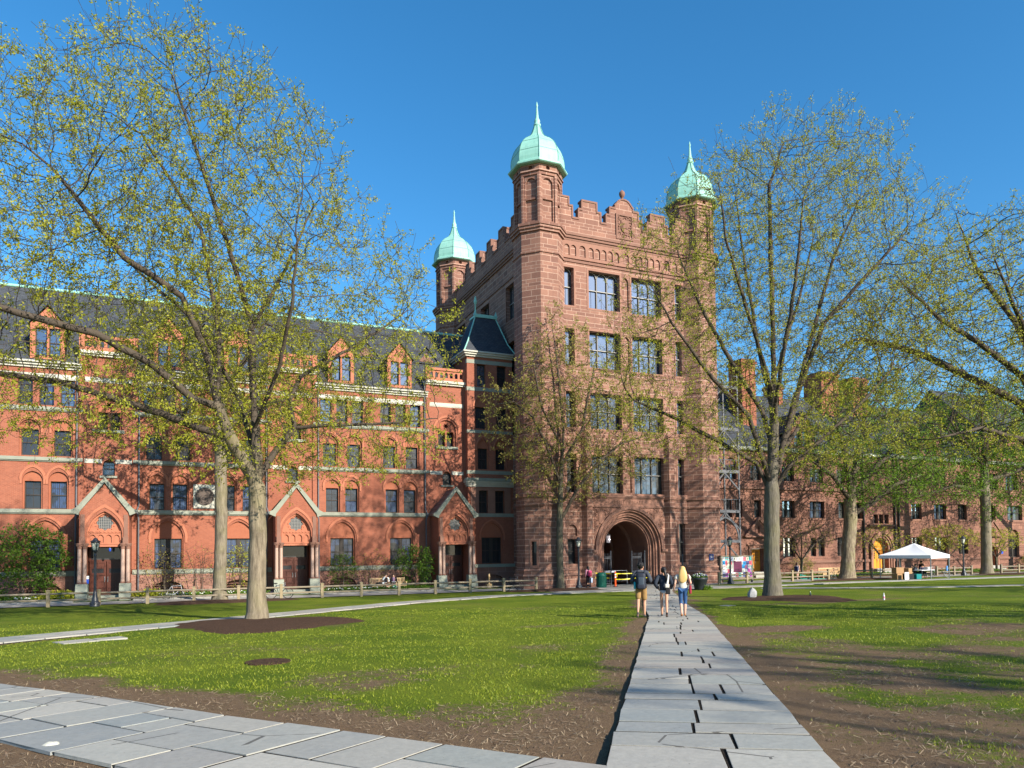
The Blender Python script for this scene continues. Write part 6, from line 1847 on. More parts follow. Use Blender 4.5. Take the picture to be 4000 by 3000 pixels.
# hanging lantern
t = thing("hanging_lantern", "iron lantern hanging lit inside the gateway vault", "lantern", (31.38, 52.0, 3.45))
b = MB(); b.tube([(0, 0, .75), (0, 0, 2.0)], .012, 4); b.lathe([(.2, 0), (.22, .04), (.05, .06)], (0, 0, 0), 6); b.lathe([(.24, .62), (.22, .68), (.05, .78)], (0, 0, 0), 6)
for k in range(6): b.tube([(.2 * math.cos(k * PI / 3), .2 * math.sin(k * PI / 3), .03), (.22 * math.cos(k * PI / 3), .22 * math.sin(k * PI / 3), .64)], .014, 4)
b.build("cage", M['iron'], t, True)
lm = NT("lit_lantern_glass"); lm.fin((.35, .32, .35), .4); lm.b.inputs["Emission Color"].default_value = (1, .9, .95, 1); lm.b.inputs["Emission Strength"].default_value = .12
b = MB(); b.lathe([(.16, .05), (.18, .62)], (0, 0, 0), 6); b.build("glass", lm.m, t, True)
b = MB(); b.ball((0, 0, .32), .07, 8, 6); lm2 = NT("lit_bulb"); lm2.fin((1, 1, 1)); lm2.b.inputs["Emission Color"].default_value = (1, .93, .85, 1); lm2.b.inputs["Emission Strength"].default_value = 3
b2 = MB(); b2.ball((0, -.19, .3), .06, 8, 6); b2.build("bulb", lm2.m, t, True)
# blue lamp under the leftmost porch, wall boxes
t = thing("blue_lamp", "small blue glass lamp hanging under the leftmost porch's lintel", "lamp", (ENT[0] + .3, YP + .3, 3.15))
b = MB(); b.lathe([(.03, 0), (.07, .04), (.08, .16), (.06, .22)], (0, 0, 0), 8); b.build("blue_glass", M['bluebox'], t, True)
b = MB(); b.lathe([(.07, .22), (.05, .28), (.012, .3), (.012, .42)], (0, 0, 0), 8); b.build("cap", M['steel'], t, True)
t = thing("call_box", "blue and white emergency box fixed to the leftmost porch's left jamb", "call box", (ENT[0] - .93, YP - .06, 1.1))
b = MB(); b.box(-.09, .09, -.12, .05, 0, .28); b.build("box_body", M['bluebox'], t, True)
b = MB(); b.box(-.09, .09, -.12, .05, .29, .5); b.build("label_plate", M['white'], t, True)
# navy building sign on the right turret
t = thing("wall_sign", "navy blue enamel building sign fixed to the right turret", "sign", (39.93, 49.66, 1.93))
b = MB(); b.box(-.23, .23, -.02, .04, 0, .54); b.build("sign_plate", M['navysign'], t, True)
for txt, z, s_ in (("YALE", .46, .05), ("PHELPS", .33, .085), ("HALL", .235, .085), ("344 College St", .06, .045)):
    o = lettering(txt, s_, t, (39.93, 49.62, 1.93 + z - .03), M['white'], 0, .003, 1, 1, "sign_lettering")
# poster board
t = thing("notice_board", "wide notice board crowded with pinned posters beside the tower", "notice board", (42.4, 49.5, .02))
b = MB(); b.box(-1.62, 1.62, -.05, .06, .45, 2.2); b.build("board_panel", plain("board_backing", (.35, .33, .30), .8, .1, 3), t, True)
b = MB()
for x in (-1.66, 1.66): b.box(x - .06, x + .06, -.08, .1, 0, 2.25)
b.box(-1.72, 1.72, -.1, .12, 2.2, 2.29); b.box(-1.6, 1.6, -.08, .08, .36, .45); b.build("board_frame", M['fencewood'], t, True)
pr_ = random.Random(12)
pc = [(.75, .74, .7)] * 7 + [(.6, .62, .75), (.75, .6, .05), (.02, .25, .55), (.35, .06, .35), (.5, .65, .5), (.7, .12, .15), (.02, .35, .33), (.1, .1, .25), (.75, .72, .55)]
pmats = [plain("poster_paper", c, .75, .06, 6) for c in pc]
def poster(x, z, w_, h, m, d=.0, ink=True):
    b = MB(); a = pr_.uniform(-.06, .06)
    TT = lambda u, d_, zz: (x + (u) * math.cos(a) - zz * math.sin(a), -.056 - d - d_, z + u * math.sin(a) + zz * math.cos(a))
    b.box(-w_ / 2, w_ / 2, 0, .004, -h / 2, h / 2, TT); o = b.build("poster", m, t, True)
    if ink and w_ > .15:
        b = MB()
        for k in range(5):
            if pr_.random() < .8: b.box(-w_ * .36, w_ * pr_.uniform(.0, .38), .005, .008, h * (.3 - k * .14) - .012, h * (.3 - k * .14) + .012, TT)
        if b.v: b.build("print", pr_.choice([M['black'], M['navysign'], M['black'], pmats[12]]), o, True)
poster(.1, 1.38, .86, 1.0, plain("plum_poster", (.10, .015, .05), .7, .1, 5), .0)
zz = 1
for row in range(5):
    x = -1.5
    while x < 1.45:
        w_ = pr_.uniform(.2, .34); h = pr_.uniform(.26, .42); z = 2.0 - row * .34 + pr_.uniform(-.05, .05)
        if not (-.45 < x + w_ / 2 < .62 and .85 < z < 1.95): poster(x + w_ / 2, max(.66, z), w_, h, pr_.choice(pmats), .004 + .0035 * (zz % 5)); zz += 1
        x += w_ + pr_.uniform(-.04, .05)
# bicycles
def bicycle(label, x, y, rz, col=(.03, .03, .04), group="bicycles leaning on the fences"):
    t = thing("bicycle", label, "bicycle", (x, y, gz(y) + .01), rz, group)
    fm = plain("bicycle_paint", col, .35, .1, 4)
    for wx in (-.52, .52):
        b = MB(); b.tube([(wx + .33 * math.cos(a), 0, .34 + .33 * math.sin(a)) for a in [2 * PI * k / 24 for k in range(25)]], .019, 6, False); wo = b.build("wheel", M['rubber'], t, True)
        b = MB()
        for k in range(14): b.tube([(wx, 0, .34), (wx + .31 * math.cos(k * PI / 7), 0, .34 + .31 * math.sin(k * PI / 7))], .003, 3)
        b.tube([(wx, -.04, .34), (wx, .04, .34)], .025, 6); b.build("spokes", M['steel'], wo, True)
    b = MB()
    S, BB, HT, HB = (-.2, 0, .84), (-.05, 0, .3), (.36, 0, .86), (.4, 0, .66)
    for a, c in ((S, BB), (S, HT), (BB, HB), (HT, HB), (S, (-.52, 0, .34)), (BB, (-.52, 0, .34)), (HB, (.52, 0, .34))): b.tube([a, c], .019, 6)
    b.build("frame", fm, t, True)
    b = MB(); b.tube([S, (-.23, 0, .95)], .014, 5); b.ball((-.24, 0, .97), .12, 8, 5, (1.1, .55, .32)); b.build("saddle", M['rubber'], t, True)
    b = MB(); b.tube([HT, (.33, 0, 1.0)], .014, 5); b.tube([(.28, -.26, 1.0), (.36, -.1, 1.02), (.36, .1, 1.02), (.28, .26, 1.0)], .013, 5); b.build("handlebar", M['steel'], t, True)
    b = MB(); b.lathe([(.09, -.006), (.09, .006)], (0, 0, 0), 14); bm_ = b
    b2 = MB(); b2.tube([(-.05 + .09 * math.cos(a), -.03, .3 + .09 * math.sin(a)) for a in [2 * PI * k / 14 for k in range(15)]], .008, 4, False); b2.tube([(-.05, -.06, .3), (.08, -.08, .2)], .01, 4); b2.build("crank", M['steel'], t, True)
    return t
bicycle("dark bicycle leaning on the fence behind the big oak's trunk", 5.2, 48.75, R(4), (.02, .025, .06))
bicycle("black bicycle parked by the fence end left of the slender tree", 21.3, 48.55, R(3))
bicycle("silver bicycle standing behind the fence beside the left porch", -.9, 52.9, R(-8), (.4, .4, .42))
bicycle("dark bicycle on the walk behind the tall oak's right side", 53.6, 49.4, R(5))
bicycle("pale bicycle leaning by the far lamp post", 67.0, 49.9, R(12), (.45, .47, .5))
bicycle("dark bicycle at the far left end of the rail fence", -11.5, 49.6, R(6))
# benches
def bench(label, x, y, rz):
    t = thing("garden_bench", label, "bench", (x, y, gz(y)), rz, "slatted teak benches")
    W = 1.32
    b = MB()
    for k in range(6): b.box(-W, W, -.30 + k * .095, -.30 + k * .095 + .075, .42, .445)
    b.box(-W, W, -.3, -.26, .35, .42); b.build("seat", M['teak'], t, True)
    b = MB(); b.box(-W, W, .27, .32, .88, .97); b.box(-W, W, .26, .31, .5, .56)
    for k in range(24): x_ = -W + .08 + k * (2 * W - .16) / 23; b.box(x_ - .022, x_ + .022, .275, .3, .56, .88)
    b.build("backrest", M['teak'], t, True)
    for s_ in (-1, 1):
        for y_, h in ((-.29, .64), (.29, 1.0)):
            b = MB(); b.box(s_ * W - .035, s_ * W + .035, y_ - .035, y_ + .035, 0, h); b.build("leg", M['teak'], t, True)
        b = MB(); b.box(s_ * W - .045, s_ * W + .045, -.36, .3, .64, .675); b.build("armrest", M['teak'], t, True)
    return t
bench("pale teak bench before the brick hall with two people sitting on it", 13.72, 54.75, 0)
bench("slatted teak bench half hidden by the leaning elm's trunk", 55.9, 52.0, 0)
# stones, bottles, lids in the lawn
def rock(name, label, x, y, pts_scale, seed, mat, cat="stone"):
    r = np.random.RandomState(seed); b = MB()
    b.ball((0, 0, 0), 1, 12, 8, smooth=False)
    V = []
    for (vx, vy, vz) in b.v:
        k = 1 + .12 * math.sin(vx * 5 + seed) * math.cos(vy * 4 + vz * 3)
        V.append((vx * pts_scale[0] * k * (1 - .28 * max(vz, 0)), vy * pts_scale[1] * k, vz * pts_scale[2] * k))
    b.v = V; o = b.build(name, mat); o.location = (x, y, gz(y) + pts_scale[2] * .72); return tag(o, label, cat)
rock("marker_stone", "small pointed grey marker stone beside the tall oak's trunk", 24.2, 27.2, (.25, .18, .30), 4, plain("grey_granite", (.28, .28, .28), .8, .3, 14, bump=.5))
def bottle(label, x, y, m1, m2, h=.25):
    t = thing("bottle", label, "bottle", (x, y, gz(y) - .01))
    b = MB(); b.lathe([(.038, 0), (.042, .02), (.042, h * .62), (.018, h * .82), (.016, h * .9)], (0, 0, 0), 10); b.build("body", m1, t, True)
    b = MB(); b.lathe([(.019, h * .9), (.019, h)], (0, 0, 0), 8); b.build("cap", M['white'], t, True)
    b = MB(); b.lathe([(.0435, h * .25), (.0435, h * .52)], (0, 0, 0), 10, cap=False); b.build("label_band", m2, t, True)
bottle("pink-labelled clear water bottle standing on the right lawn", 27.3, 22.6, plain("clear_plastic", (.6, .6, .62), .2, .05, 3, spec=.6), plain("pink_label", (.7, .2, .3), .5, .05, 3), .30)
bottle("dark green bottle standing on the lawn right of the tall oak", 26.9, 26.3, plain("dark_green_bottle", (.01, .04, .03), .3, .05, 3), M['black'], .30)
def lawn_slab(name, label, x, y, rx, ry, rot, mat, cat, n=4, z=.012):
    b = MB(); pts = [(rx * math.cos(2 * PI * k / n + PI / n), ry * math.sin(2 * PI * k / n + PI / n)) for k in range(n)]
    TT = lambda u, d, z_: (x + u * math.cos(rot) - z_ * math.sin(rot), y + u * math.sin(rot) + z_ * math.cos(rot), gz(y) + z - d)
    b.prism(pts, 0, .05, TT); return tag(b.build(name, mat), label, cat)
lawn_slab("manhole_cover", "rusty round manhole cover sunk in the left lawn", 1.36, 14.7, .42, .42, 0, M['mulch'], "manhole cover", 24, .02)
lawn_slab("stepping_slab", "pale flat slab in the grass below the diagonal walk, left one", -2.75, 22.5, .62, .5, .5, M['walk'], "slab")
lawn_slab("stepping_slab", "pale flat slab in the grass nearer the big oak's mulch", -2.0, 22.95, .5, .4, .4, M['walk'], "slab")
lawn_slab("stepping_slab", "small pale slab in the grass right of the three walkers", 19.8, 23.7, .38, .3, .3, M['walk'], "slab")
rock("stone_chip", "small pale stone chip lying on bare soil by the near walk", -1.25, 8.55, (.075, .05, .03), 7, M['palestone'])
b = MB(); b.tube([(51.4 + .75 * math.cos(a), 50.6 + .25 * math.sin(a), .05 + .42 * max(0, math.sin(a * .5)) * (1 if i < 9 else .1)) for i, a in enumerate([k * .36 for k in range(16)])] + [(53.3, 50.3, .05), (54.6, 50.5, .05)], .025, 6)
tag(b.build("garden_hose", plain("teal_hose", (.02, .38, .30), .4, .1, 3)), "teal garden hose looped over the rail fence by the tall oak", "hose")

# ------------------------------------------------------------------ tent and what stands under it
TX, TY = 59.0, 45.6
ang = R(17); ca, sa = math.cos(ang), math.sin(ang); hw = 2.15
tent = thing("canopy_tent", "white pop-up canopy tent on the grass in front of the brownstone hall", "tent", (TX, TY, gz(TY)), ang)
b = MB(); e0, e1, pk = 1.78, 2.06, 3.1
cs = [(-hw, -hw), (hw, -hw), (hw, hw), (-hw, hw)]
N = 6
vs_ = []; 
def tent_pt(i, k, j):      # between corner i and i+1, k along the edge, j up to the peak
    (x0, y0), (x1, y1) = cs[i], cs[(i + 1) % 4]
    t_, u = k / N, j / N
    x, y = x0 + (x1 - x0) * t_, y0 + (y1 - y0) * t_
    sagz = -.12 * math.sin(PI * u) * (1 - .5 * abs(2 * t_ - 1))
    return (x * (1 - u), y * (1 - u), e1 + (pk - e1) * u + sagz)
for i in range(4):
    vv = [tent_pt(i, k, j) for j in range(N + 1) for k in range(N + 1)]
    b.add(vv, [(j * (N + 1) + k, j * (N + 1) + k + 1, (j + 1) * (N + 1) + k + 1, (j + 1) * (N + 1) + k) for j in range(N) for k in range(N)], True)
    (x0, y0), (x1, y1) = cs[i], cs[(i + 1) % 4]
    b.poly([(x0, y0, e0), (x1, y1, e0), (x1, y1, e1), (x0, y0, e1)])
b.build("canopy", M['whitecloth'], tent, True)
for x, y in cs:
    b = MB(); b.box(x * .97 - .03, x * .97 + .03, y * .97 - .03, y * .97 + .03, 0, e1); b.box(x * .97 - .08, x * .97 + .08, y * .97 - .08, y * .97 + .08, 0, .02); b.build("leg", M['steel'], tent, True)
b = MB()
for i in range(4):
    (x0, y0), (x1, y1) = cs[i], cs[(i + 1) % 4]
    b.tube([(x0 * .96, y0 * .96, 1.7), ((x0 + x1) * .48, (y0 + y1) * .48, 1.98)], .018, 4); b.tube([((x0 + x1) * .48, (y0 + y1) * .48, 1.98), (x1 * .96, y1 * .96, 1.7)], .018, 4)
b.build("truss", M['steel'], tent, True)
def tw(x, y): return (TX + ca * x - sa * y, TY + sa * x + ca * y)
px_, py_ = tw(-.9, -1.1)
t = thing("folding_table", "pale folding table under the white tent", "table", (px_, py_, gz(py_)), R(8))
b = MB(); b.box(-1.0, 1.0, -.38, .38, .71, .745); b.build("table_top", M['whitecloth'], t, True)
for x in (-.85, .85):
    for y in (-.3, .3):
        b = MB(); b.tube([(x, y, 0), (x * .95, y, .71)], .018, 5); b.build("leg", M['irongrey'], t, True)
def carton(name, label, x, y, z, d, rz, mat=None):
    b = MB(); b.cbox((0, 0, d[2] / 2), d, 0); b.box(-d[0] / 2 - .01, d[0] / 2 + .01, -.03, .03, d[2], d[2] + .006)
    b.box(-d[0] / 2, d[0] / 2, -d[1] / 2 - .004, -d[1] / 2, d[2] * .45, d[2] * .5)
    o = b.build(name, mat or M['cardboard']); o.location = (x, y, z); o.rotation_euler = (0, 0, rz); return tag(o, label, "box")
cx1, cy1 = 54.9, 43.8
carton("cardboard_box", "brown cardboard box on the grass under the stack left of the tent", cx1 - .1, cy1 + .2, gz(cy1), (.7, .5, .5), .1)
carton("cardboard_box", "open brown carton topmost of the stack left of the tent", cx1 + .05, cy1 + .25, gz(cy1) + .51, (.8, .5, .5), -.1)
carton("cardboard_box", "tan carton standing on the black cases by the tent's left leg", cx1 + 1.0, cy1 + .1, gz(cy1) + .46, (.72, .5, .48), .3)
carton("storage_case", "low black case on the grass carrying the tan carton", cx1 + .95, cy1 + .05, gz(cy1), (.95, .55, .45), .1, M['black'])
carton("storage_case", "teal plastic crate on the grass beside the table's left leg", cx1 + 1.95, cy1 - .0, gz(cy1), (.75, .5, .42), .15, plain("teal_plastic", (.01, .16, .17), .4, .1, 4))
carton("paper_tray", "grey box of leaflets standing on the folding table", px_ + .35, py_ - .1, gz(py_) + .75, (.55, .35, .24), .1, plain("grey_card", (.4, .4, .42), .7, .1, 4))
t = thing("standing_sign", "white printed sign board leaning before the cardboard boxes", "sign", (cx1 + .1, cy1 - .55, gz(cy1)), .05)
b = MB(); b.box(-.26, .26, -.015, .015, 0.02, .62); b.build("sign_board", M['white'], t, True)
b = MB()
for k in range(5): b.box(-.2, .2 - .03 * (k % 3), -.022, -.016, .5 - k * .1, .54 - k * .1)
b.build("print", M['irongrey'], t, True)
t = thing("folding_chair", "blue and grey folding chair standing upright right of the tent", "chair", (tw(2.6, -1.6)[0], tw(2.6, -1.6)[1], gz(TY)), .4)
b = MB()
for x in (-.22, .22): b.tube([(x, .15, 0), (x, -.12, 1.05)], .016, 5); b.tube([(x, -.2, 0), (x, .15, .5)], .016, 5)
b.build("chair_frame", M['steel'], t, True)
b = MB(); b.box(-.22, .22, -.16, -.08, .62, 1.05); b.build("backrest", plain("blue_canvas", (.08, .2, .5), .7, .1, 4), t, True)
b = MB(); b.box(-.22, .22, -.18, .2, .45, .48); b.build("seat", plain("grey_canvas", (.2, .24, .3), .7, .1, 4), t, True)

# ground cover and flowers in the beds
scatter_leaves("ground_cover", M['leafdark'], None, [((a, b_, 53.8, 56.2, .08, .28), (b_ - a) / 40) for a, b_ in ((-19, ENT[0] - 1.9), (ENT[0] + 1.9, ENT[1] - 1.9), (ENT[1] + 1.9, ENT[2] - 1.9))] + [((53, 66, 52.4, 55.8, .06, .25), .25), ((71, 84, 52.4, 55.8, .06, .25), .25)], 9000, .13, 21)
tag(bpy.data.objects["ground_cover"], "low green ground cover filling the beds along the facades", "ground cover", kind="stuff")
b = MB(); r = random.Random(9)
for a, b_, n in ((-12.5, -7, 60), (-3, 4, 50), (9, 14.5, 60)):
    for k in range(n): b.ball((r.uniform(a, b_), r.uniform(53.85, 55.0), r.uniform(.26, .34)), .05, 5, 4, (1, 1, .6))
tag(b.build("bed_blossoms", M['white']), "small white blossoms dotted over the ground cover", "flowers", kind="stuff")
def clump(name, label, x, y, rx, ry, h, mat, n, seed, size=.16):
    rs = np.random.RandomState(seed); d = unit(rs.normal(size=(n, 3))); d[:, 2] = np.abs(d[:, 2])
    C = d * rs.uniform(.55, 1, (n, 1)) * np.array([rx, ry, h])
    o = link_mesh(name, leaf_mesh(name, C, unit(d + [0, 0, .4]), rs, 3, size, .05, -.1, 1.7), M[mat]); o.location = (x, y, .1); return tag(o, label, "shrub")
clump("low_shrub", "low bright yellow-green shrub at the foot of the leftmost tall window", -7.6, 54.1, 1.6, .5, .55, 'leafyellow', 420, 31)
clump("low_shrub", "low bright yellow-green shrub right of the leftmost porch", -2.4, 54.2, 1.2, .5, .5, 'leafyellow', 320, 32)
clump("low_shrub", "dark leafy clump hugging the wall at the facade's left edge", -11.6, 54.6, 1.3, .7, 1.1, 'leafdark', 420, 33)
clump("grass_tuft", "tuft of long grass growing at the flower planter's foot", 30.95, 38.9, .32, .2, .18, 'leafgreen', 90, 34, .1).location.z = gz(38.9)

t = thing("stone_post", "round-topped weathered stone post near the farthest gabled oak door", "post", (86.6, 51.6, 0))
b = MB(); b.lathe([(.5, 0), (.5, .15), (.44, .2), (.43, 1.4), (.38, 1.62), (.24, 1.78), (.05, 1.84)], (0, 0, 0), 14); b.build("shaft", M['barkmid'], t, True)
# ------------------------------------------------------------------ people: one skinned body each, clothes and hair on top
def skinned(name, nodes, edges, mat, parent, sub=2, root=0, smooth=.6):
    """nodes: {key: (x, y, z, r) or (x, y, z, rx, ry)}"""
    keys = list(nodes); ix = {k: i for i, k in enumerate(keys)}
    me = bpy.data.meshes.new(name)
    me.from_pydata([nodes[k][:3] for k in keys], [(ix[a], ix[b]) for a, b in edges], [])
    o = link_mesh(name, me, mat, parent)
    md = o.modifiers.new("skin", 'SKIN'); md.branch_smoothing = smooth; md.use_smooth_shade = True
    sv = me.skin_vertices[0].data
    for k in keys:
        n = nodes[k]; sv[ix[k]].radius = (n[3], n[4] if len(n) > 4 else n[3]); sv[ix[k]].use_root = (ix[k] == root)
    ss = o.modifiers.new("subsurf", 'SUBSURF'); ss.levels = sub; ss.render_levels = sub
    return o
cloth_cache = {}
def cloth(c, rough=.85):
    k = tuple(c)
    if k not in cloth_cache: cloth_cache[k] = plain("fabric", c, rough, .22, 16, spec=.15, bump=.2)
    return cloth_cache[k]
skin_m = [plain("skin_light", (.56, .33, .24), .55, .08, 8, spec=.3), plain("skin_tan", (.45, .245, .16), .55, .08, 8, spec=.3)]
hair_dark = plain("black_hair", (.010, .008, .008), .5, .4, 30, spec=.4)
hair_blond = wood("blond_hair", (.42, .24, .07), (.72, .50, .20), .45, (40, 40, 3))
hair_brown = plain("brown_hair", (.06, .03, .018), .5, .4, 30, spec=.4)
STAND = dict(pel=(0, 0, .96), sp=(0, .0, 1.1), ch=(0, .01, 1.28), nb=(0, 0, 1.44), nk=(0, .015, 1.51), hd=(0, .035, 1.60), ht=(0, .02, 1.70),
    lh=(-.09, 0, .92), lk=(-.095, .03, .5), la=(-.09, -.02, .09), lt=(-.10, .15, .035), rh=(.09, 0, .92), rk=(.095, .03, .5), ra=(.09, -.02, .09), rt=(.10, .15, .035),
    ls=(-.185, 0, 1.43), le=(-.25, -.05, 1.15), lw=(-.24, .06, .92), rs=(.185, 0, 1.43), re=(.25, -.05, 1.15), rw=(.24, .06, .92))
RAD = dict(pel=(.135, .10), sp=(.12, .09), ch=(.15, .105), nb=(.09, .07), nk=(.055,), hd=(.078, .092), ht=(.066, .08), lh=(.085,), lk=(.055,), la=(.036,), lt=(.036, .025), rh=(.085,), rk=(.055,), ra=(.036,), rt=(.036, .025), ls=(.055,), le=(.042,), lw=(.028,), rs=(.055,), re=(.042,), rw=(.028,))
def person(label, x, y, rz, H, pose, skin, top=None, bottom=None, shoes=(.05, .05, .05), hair=None, z=None, slim=1.0, group=None, fingers=True):
    k = H / 1.78
    t = thing("person", label, "person", (x, y, gz(y) + .03 if z is None else z), rz, group)
    pose = dict(pose); fwd = Vector(pose.pop('face', (0, 1, 0))).normalized()
    J = dict(STAND); J.update(pose)
    J = {a: Vector(v) * k for a, v in J.items()}
    RD = {a: tuple(q * k * (slim if a in ('pel', 'sp', 'ch', 'lh', 'rh') else 1) for q in v) for a, v in RAD.items()}
    nodes = {a: (*J[a], *RD[a]) for a in J}
    ed = [('pel', 'sp'), ('sp', 'ch'), ('ch', 'nb'), ('nb', 'nk'), ('nk', 'hd'), ('hd', 'ht')]
    for s in 'lr':
        ed += [('pel', s + 'h'), (s + 'h', s + 'k'), (s + 'k', s + 'c'), (s + 'c', s + 'a'), (s + 'a', s + 't'), ('nb', s + 's'), (s + 's', s + 'e'), (s + 'e', s + 'w')]
        c = J[s + 'k'].lerp(J[s + 'a'], .3); back = Vector((0, -.015 * k, 0)); nodes[s + 'c'] = (*(c + back), .056 * k)
        d = (J[s + 'w'] - J[s + 'e']).normalized(); side = d.cross(Vector((1, 0, 0))).normalized() if abs(d.x) < .9 else Vector((0, 1, 0))
        p = J[s + 'w'] + d * .07 * k; nodes[s + 'p'] = (*p, .034 * k, .018 * k); ed.append((s + 'w', s + 'p'))
        if fingers:
            sg = -1 if s == 'l' else 1
            for q, (off, ln) in enumerate(((-.027, .062), (-.009, .072), (.009, .068), (.026, .052))):
                a = p + side * off * k + d * .035 * k; curl = Vector((-sg * .022, 0, 0)) * k
                nodes[f'{s}f{q}a'] = (*a, .0085 * k); nodes[f'{s}f{q}b'] = (*(a + d * ln * .5 * k + curl * .4), .008 * k); nodes[f'{s}f{q}c'] = (*(a + d * ln * .85 * k + curl * 1.4), .0068 * k)
                ed += [(s + 'p', f'{s}f{q}a'), (f'{s}f{q}a', f'{s}f{q}b'), (f'{s}f{q}b', f'{s}f{q}c')]
            a = J[s + 'w'] + d * .045 * k - side * .03 * k; nodes[s + 'ta'] = (*a, .011 * k); nodes[s + 'tb'] = (*(a + d * .035 * k - side * .022 * k + Vector((-sg * .015, 0, 0)) * k), .009 * k)
            ed += [(s + 'w', s + 'ta'), (s + 'ta', s + 'tb')]
    hdv = J['ht'] - J['hd']
    nodes['chin'] = (*(J['hd'] + fwd * .055 * k - Vector((0, 0, .075)) * k), .04 * k); ed.append(('hd', 'chin'))
    nodes['nose'] = (*(J['hd'] + fwd * .105 * k + Vector((0, 0, .0)) * k), .013 * k); ed.append(('hd', 'nose'))
    body = skinned("body", nodes, ed, skin, t)
    rgt = fwd.cross(Vector((0, 0, 1)))
    b = MB()
    for s in (-1, 1): b.ball(J['hd'] + rgt * s * .088 * k + Vector((0, 0, .01)) * k, .03 * k, 6, 5, (.5, .8, 1.15))
    b.build("ear", skin, t, True)
    b = MB()
    for s in (-1, 1): b.ball(J['hd'] + rgt * s * .035 * k + fwd * .088 * k + Vector((0, 0, .03)) * k, .012 * k, 6, 5)
    b.build("eyes", M['black'], t, True)
    b = MB(); b.ball(J['hd'] + fwd * .092 * k - Vector((0, 0, .06)) * k, .02 * k, 6, 4, (1.1, .6, .35)); b.build("mouth", plain("lips", (.4, .16, .13), .5, .05, 4), t, True)
    if top:
        col, sleeve, ease, hem = top
        n2 = {a: (*J[a], *[q + ease * k for q in RD[a]]) for a in ('sp', 'ch', 'nb')}
        n2['nb'] = (*(J['nb']), (.105 + ease * .5) * k, (.085 + ease * .4) * k)
        hemp = J['pel'].lerp(J['sp'], 0) + Vector((0, 0, hem)) * k
        n2 = {'pel': (*hemp, RD['pel'][0] + (ease + .02) * k, RD['pel'][1] + (ease + .02) * k), **n2}
        e2 = [('pel', 'sp'), ('sp', 'ch'), ('ch', 'nb')]
        for s in 'lr':
            if sleeve:
                n2[s + 's'] = (*J[s + 's'], (.062 + ease * .7) * k)
                e2.append(('nb', s + 's'))
                if sleeve == 'long':
                    n2[s + 'e'] = (*J[s + 'e'], (.05 + ease * .6) * k); n2[s + 'w'] = (*J[s + 'w'], (.04 + ease * .5) * k); e2 += [(s + 's', s + 'e'), (s + 'e', s + 'w')]
                else:
                    n2[s + 'm'] = (*J[s + 's'].lerp(J[s + 'e'], .55), (.06 + ease * .7) * k); e2.append((s + 's', s + 'm'))
        skinned("top", n2, e2, cloth(col), t)
    if bottom:
        col, kind = bottom
        n2 = {'pel': (*(J['pel'] + Vector((0, 0, .05)) * k), RD['pel'][0] + .016 * k, RD['pel'][1] + .02 * k)}; e2 = []
        if kind == 'skirt':
            n2['m'] = (*(J['pel'] - Vector((0, 0, .16)) * k), .185 * k, .14 * k); e2.append(('pel', 'm'))
        for s in 'lr':
            if kind == 'skirt': continue
            n2[s + 'h'] = (*J[s + 'h'], .10 * k); e2.append(('pel', s + 'h'))
            fr = {'shorts': .94, 'capri': 1.0, 'trousers': 1.0, 'minishorts': .35}[kind]
            n2[s + 'k'] = (*J[s + 'h'].lerp(J[s + 'k'], fr), {'shorts': .098, 'capri': .066, 'trousers': .07, 'minishorts': .1}[kind] * k); e2.append((s + 'h', s + 'k'))
            if kind in ('capri', 'trousers'):
                f2 = .32 if kind == 'capri' else .95
                n2[s + 'c'] = (*J[s + 'k'].lerp(J[s + 'a'], f2), (.062 if kind == 'capri' else .055) * k); e2.append((s + 'k', s + 'c'))
        skinned("bottoms", n2, e2, cloth(col), t)
    for s in 'lr':
        a, b_ = J[s + 'a'], J[s + 't']; d = (b_ - a); d.normalize()
        skinned("shoe", {'h': (*(a - Vector((0, 0, .045)) * k - d * .03 * k), .042 * k, .035 * k), 'm': (*(a.lerp(b_, .5) - Vector((0, 0, .02)) * k), .043 * k, .032 * k), 't': (*(b_ + d * .05 * k), .036 * k, .024 * k)}, [('h', 'm'), ('m', 't')], cloth(shoes, .6), t, 1)
    if hair:
        hm, style = hair
        c = J['hd'] + Vector((0, 0, .045)) * k - fwd * .018 * k
        b = MB(); b.ball(c, .112 * k, 14, 10, (.92, 1.02, 1.0))
        r = random.Random(int(x * 10))
        if style == 'short':
            for q in range(60):
                v = Vector((r.gauss(0, 1), r.gauss(0, 1), abs(r.gauss(0, 1)) + .1)).normalized()
                if v.dot(fwd) > .55: continue
                b.ball(c + v * .103 * k, .028 * k, 5, 4)
        b.v = [tuple(Vector(v)) for v in b.v]
        # keep the face clear
        b.v = [tuple(Vector(v) - fwd * max(0, (Vector(v) - c).dot(fwd) - .055 * k) * (1 if (Vector(v) - c).z < .05 * k else .25)) for v in b.v]
        b.build("hair", hm, t, True)
        if style == 'long':
            bk = c - fwd * .085 * k
            skinned("long_hair", {'a': (*(bk + Vector((0, 0, .06)) * k), .085 * k, .06 * k), 'b': (*(bk + Vector((0, 0, -.1)) * k - fwd * .02 * k), .15 * k, .065 * k), 'c': (*(bk + Vector((.01, 0, -.27)) * k - fwd * .055 * k), .165 * k, .055 * k), 'd': (*(bk + Vector((.0, 0, -.42)) * k - fwd * .055 * k), .14 * k, .035 * k), 'e': (*(bk + Vector((.02, 0, -.47)) * k - fwd * .05 * k), .05 * k, .02 * k)}, [('a', 'b'), ('b', 'c'), ('c', 'd'), ('d', 'e')], hm, t)
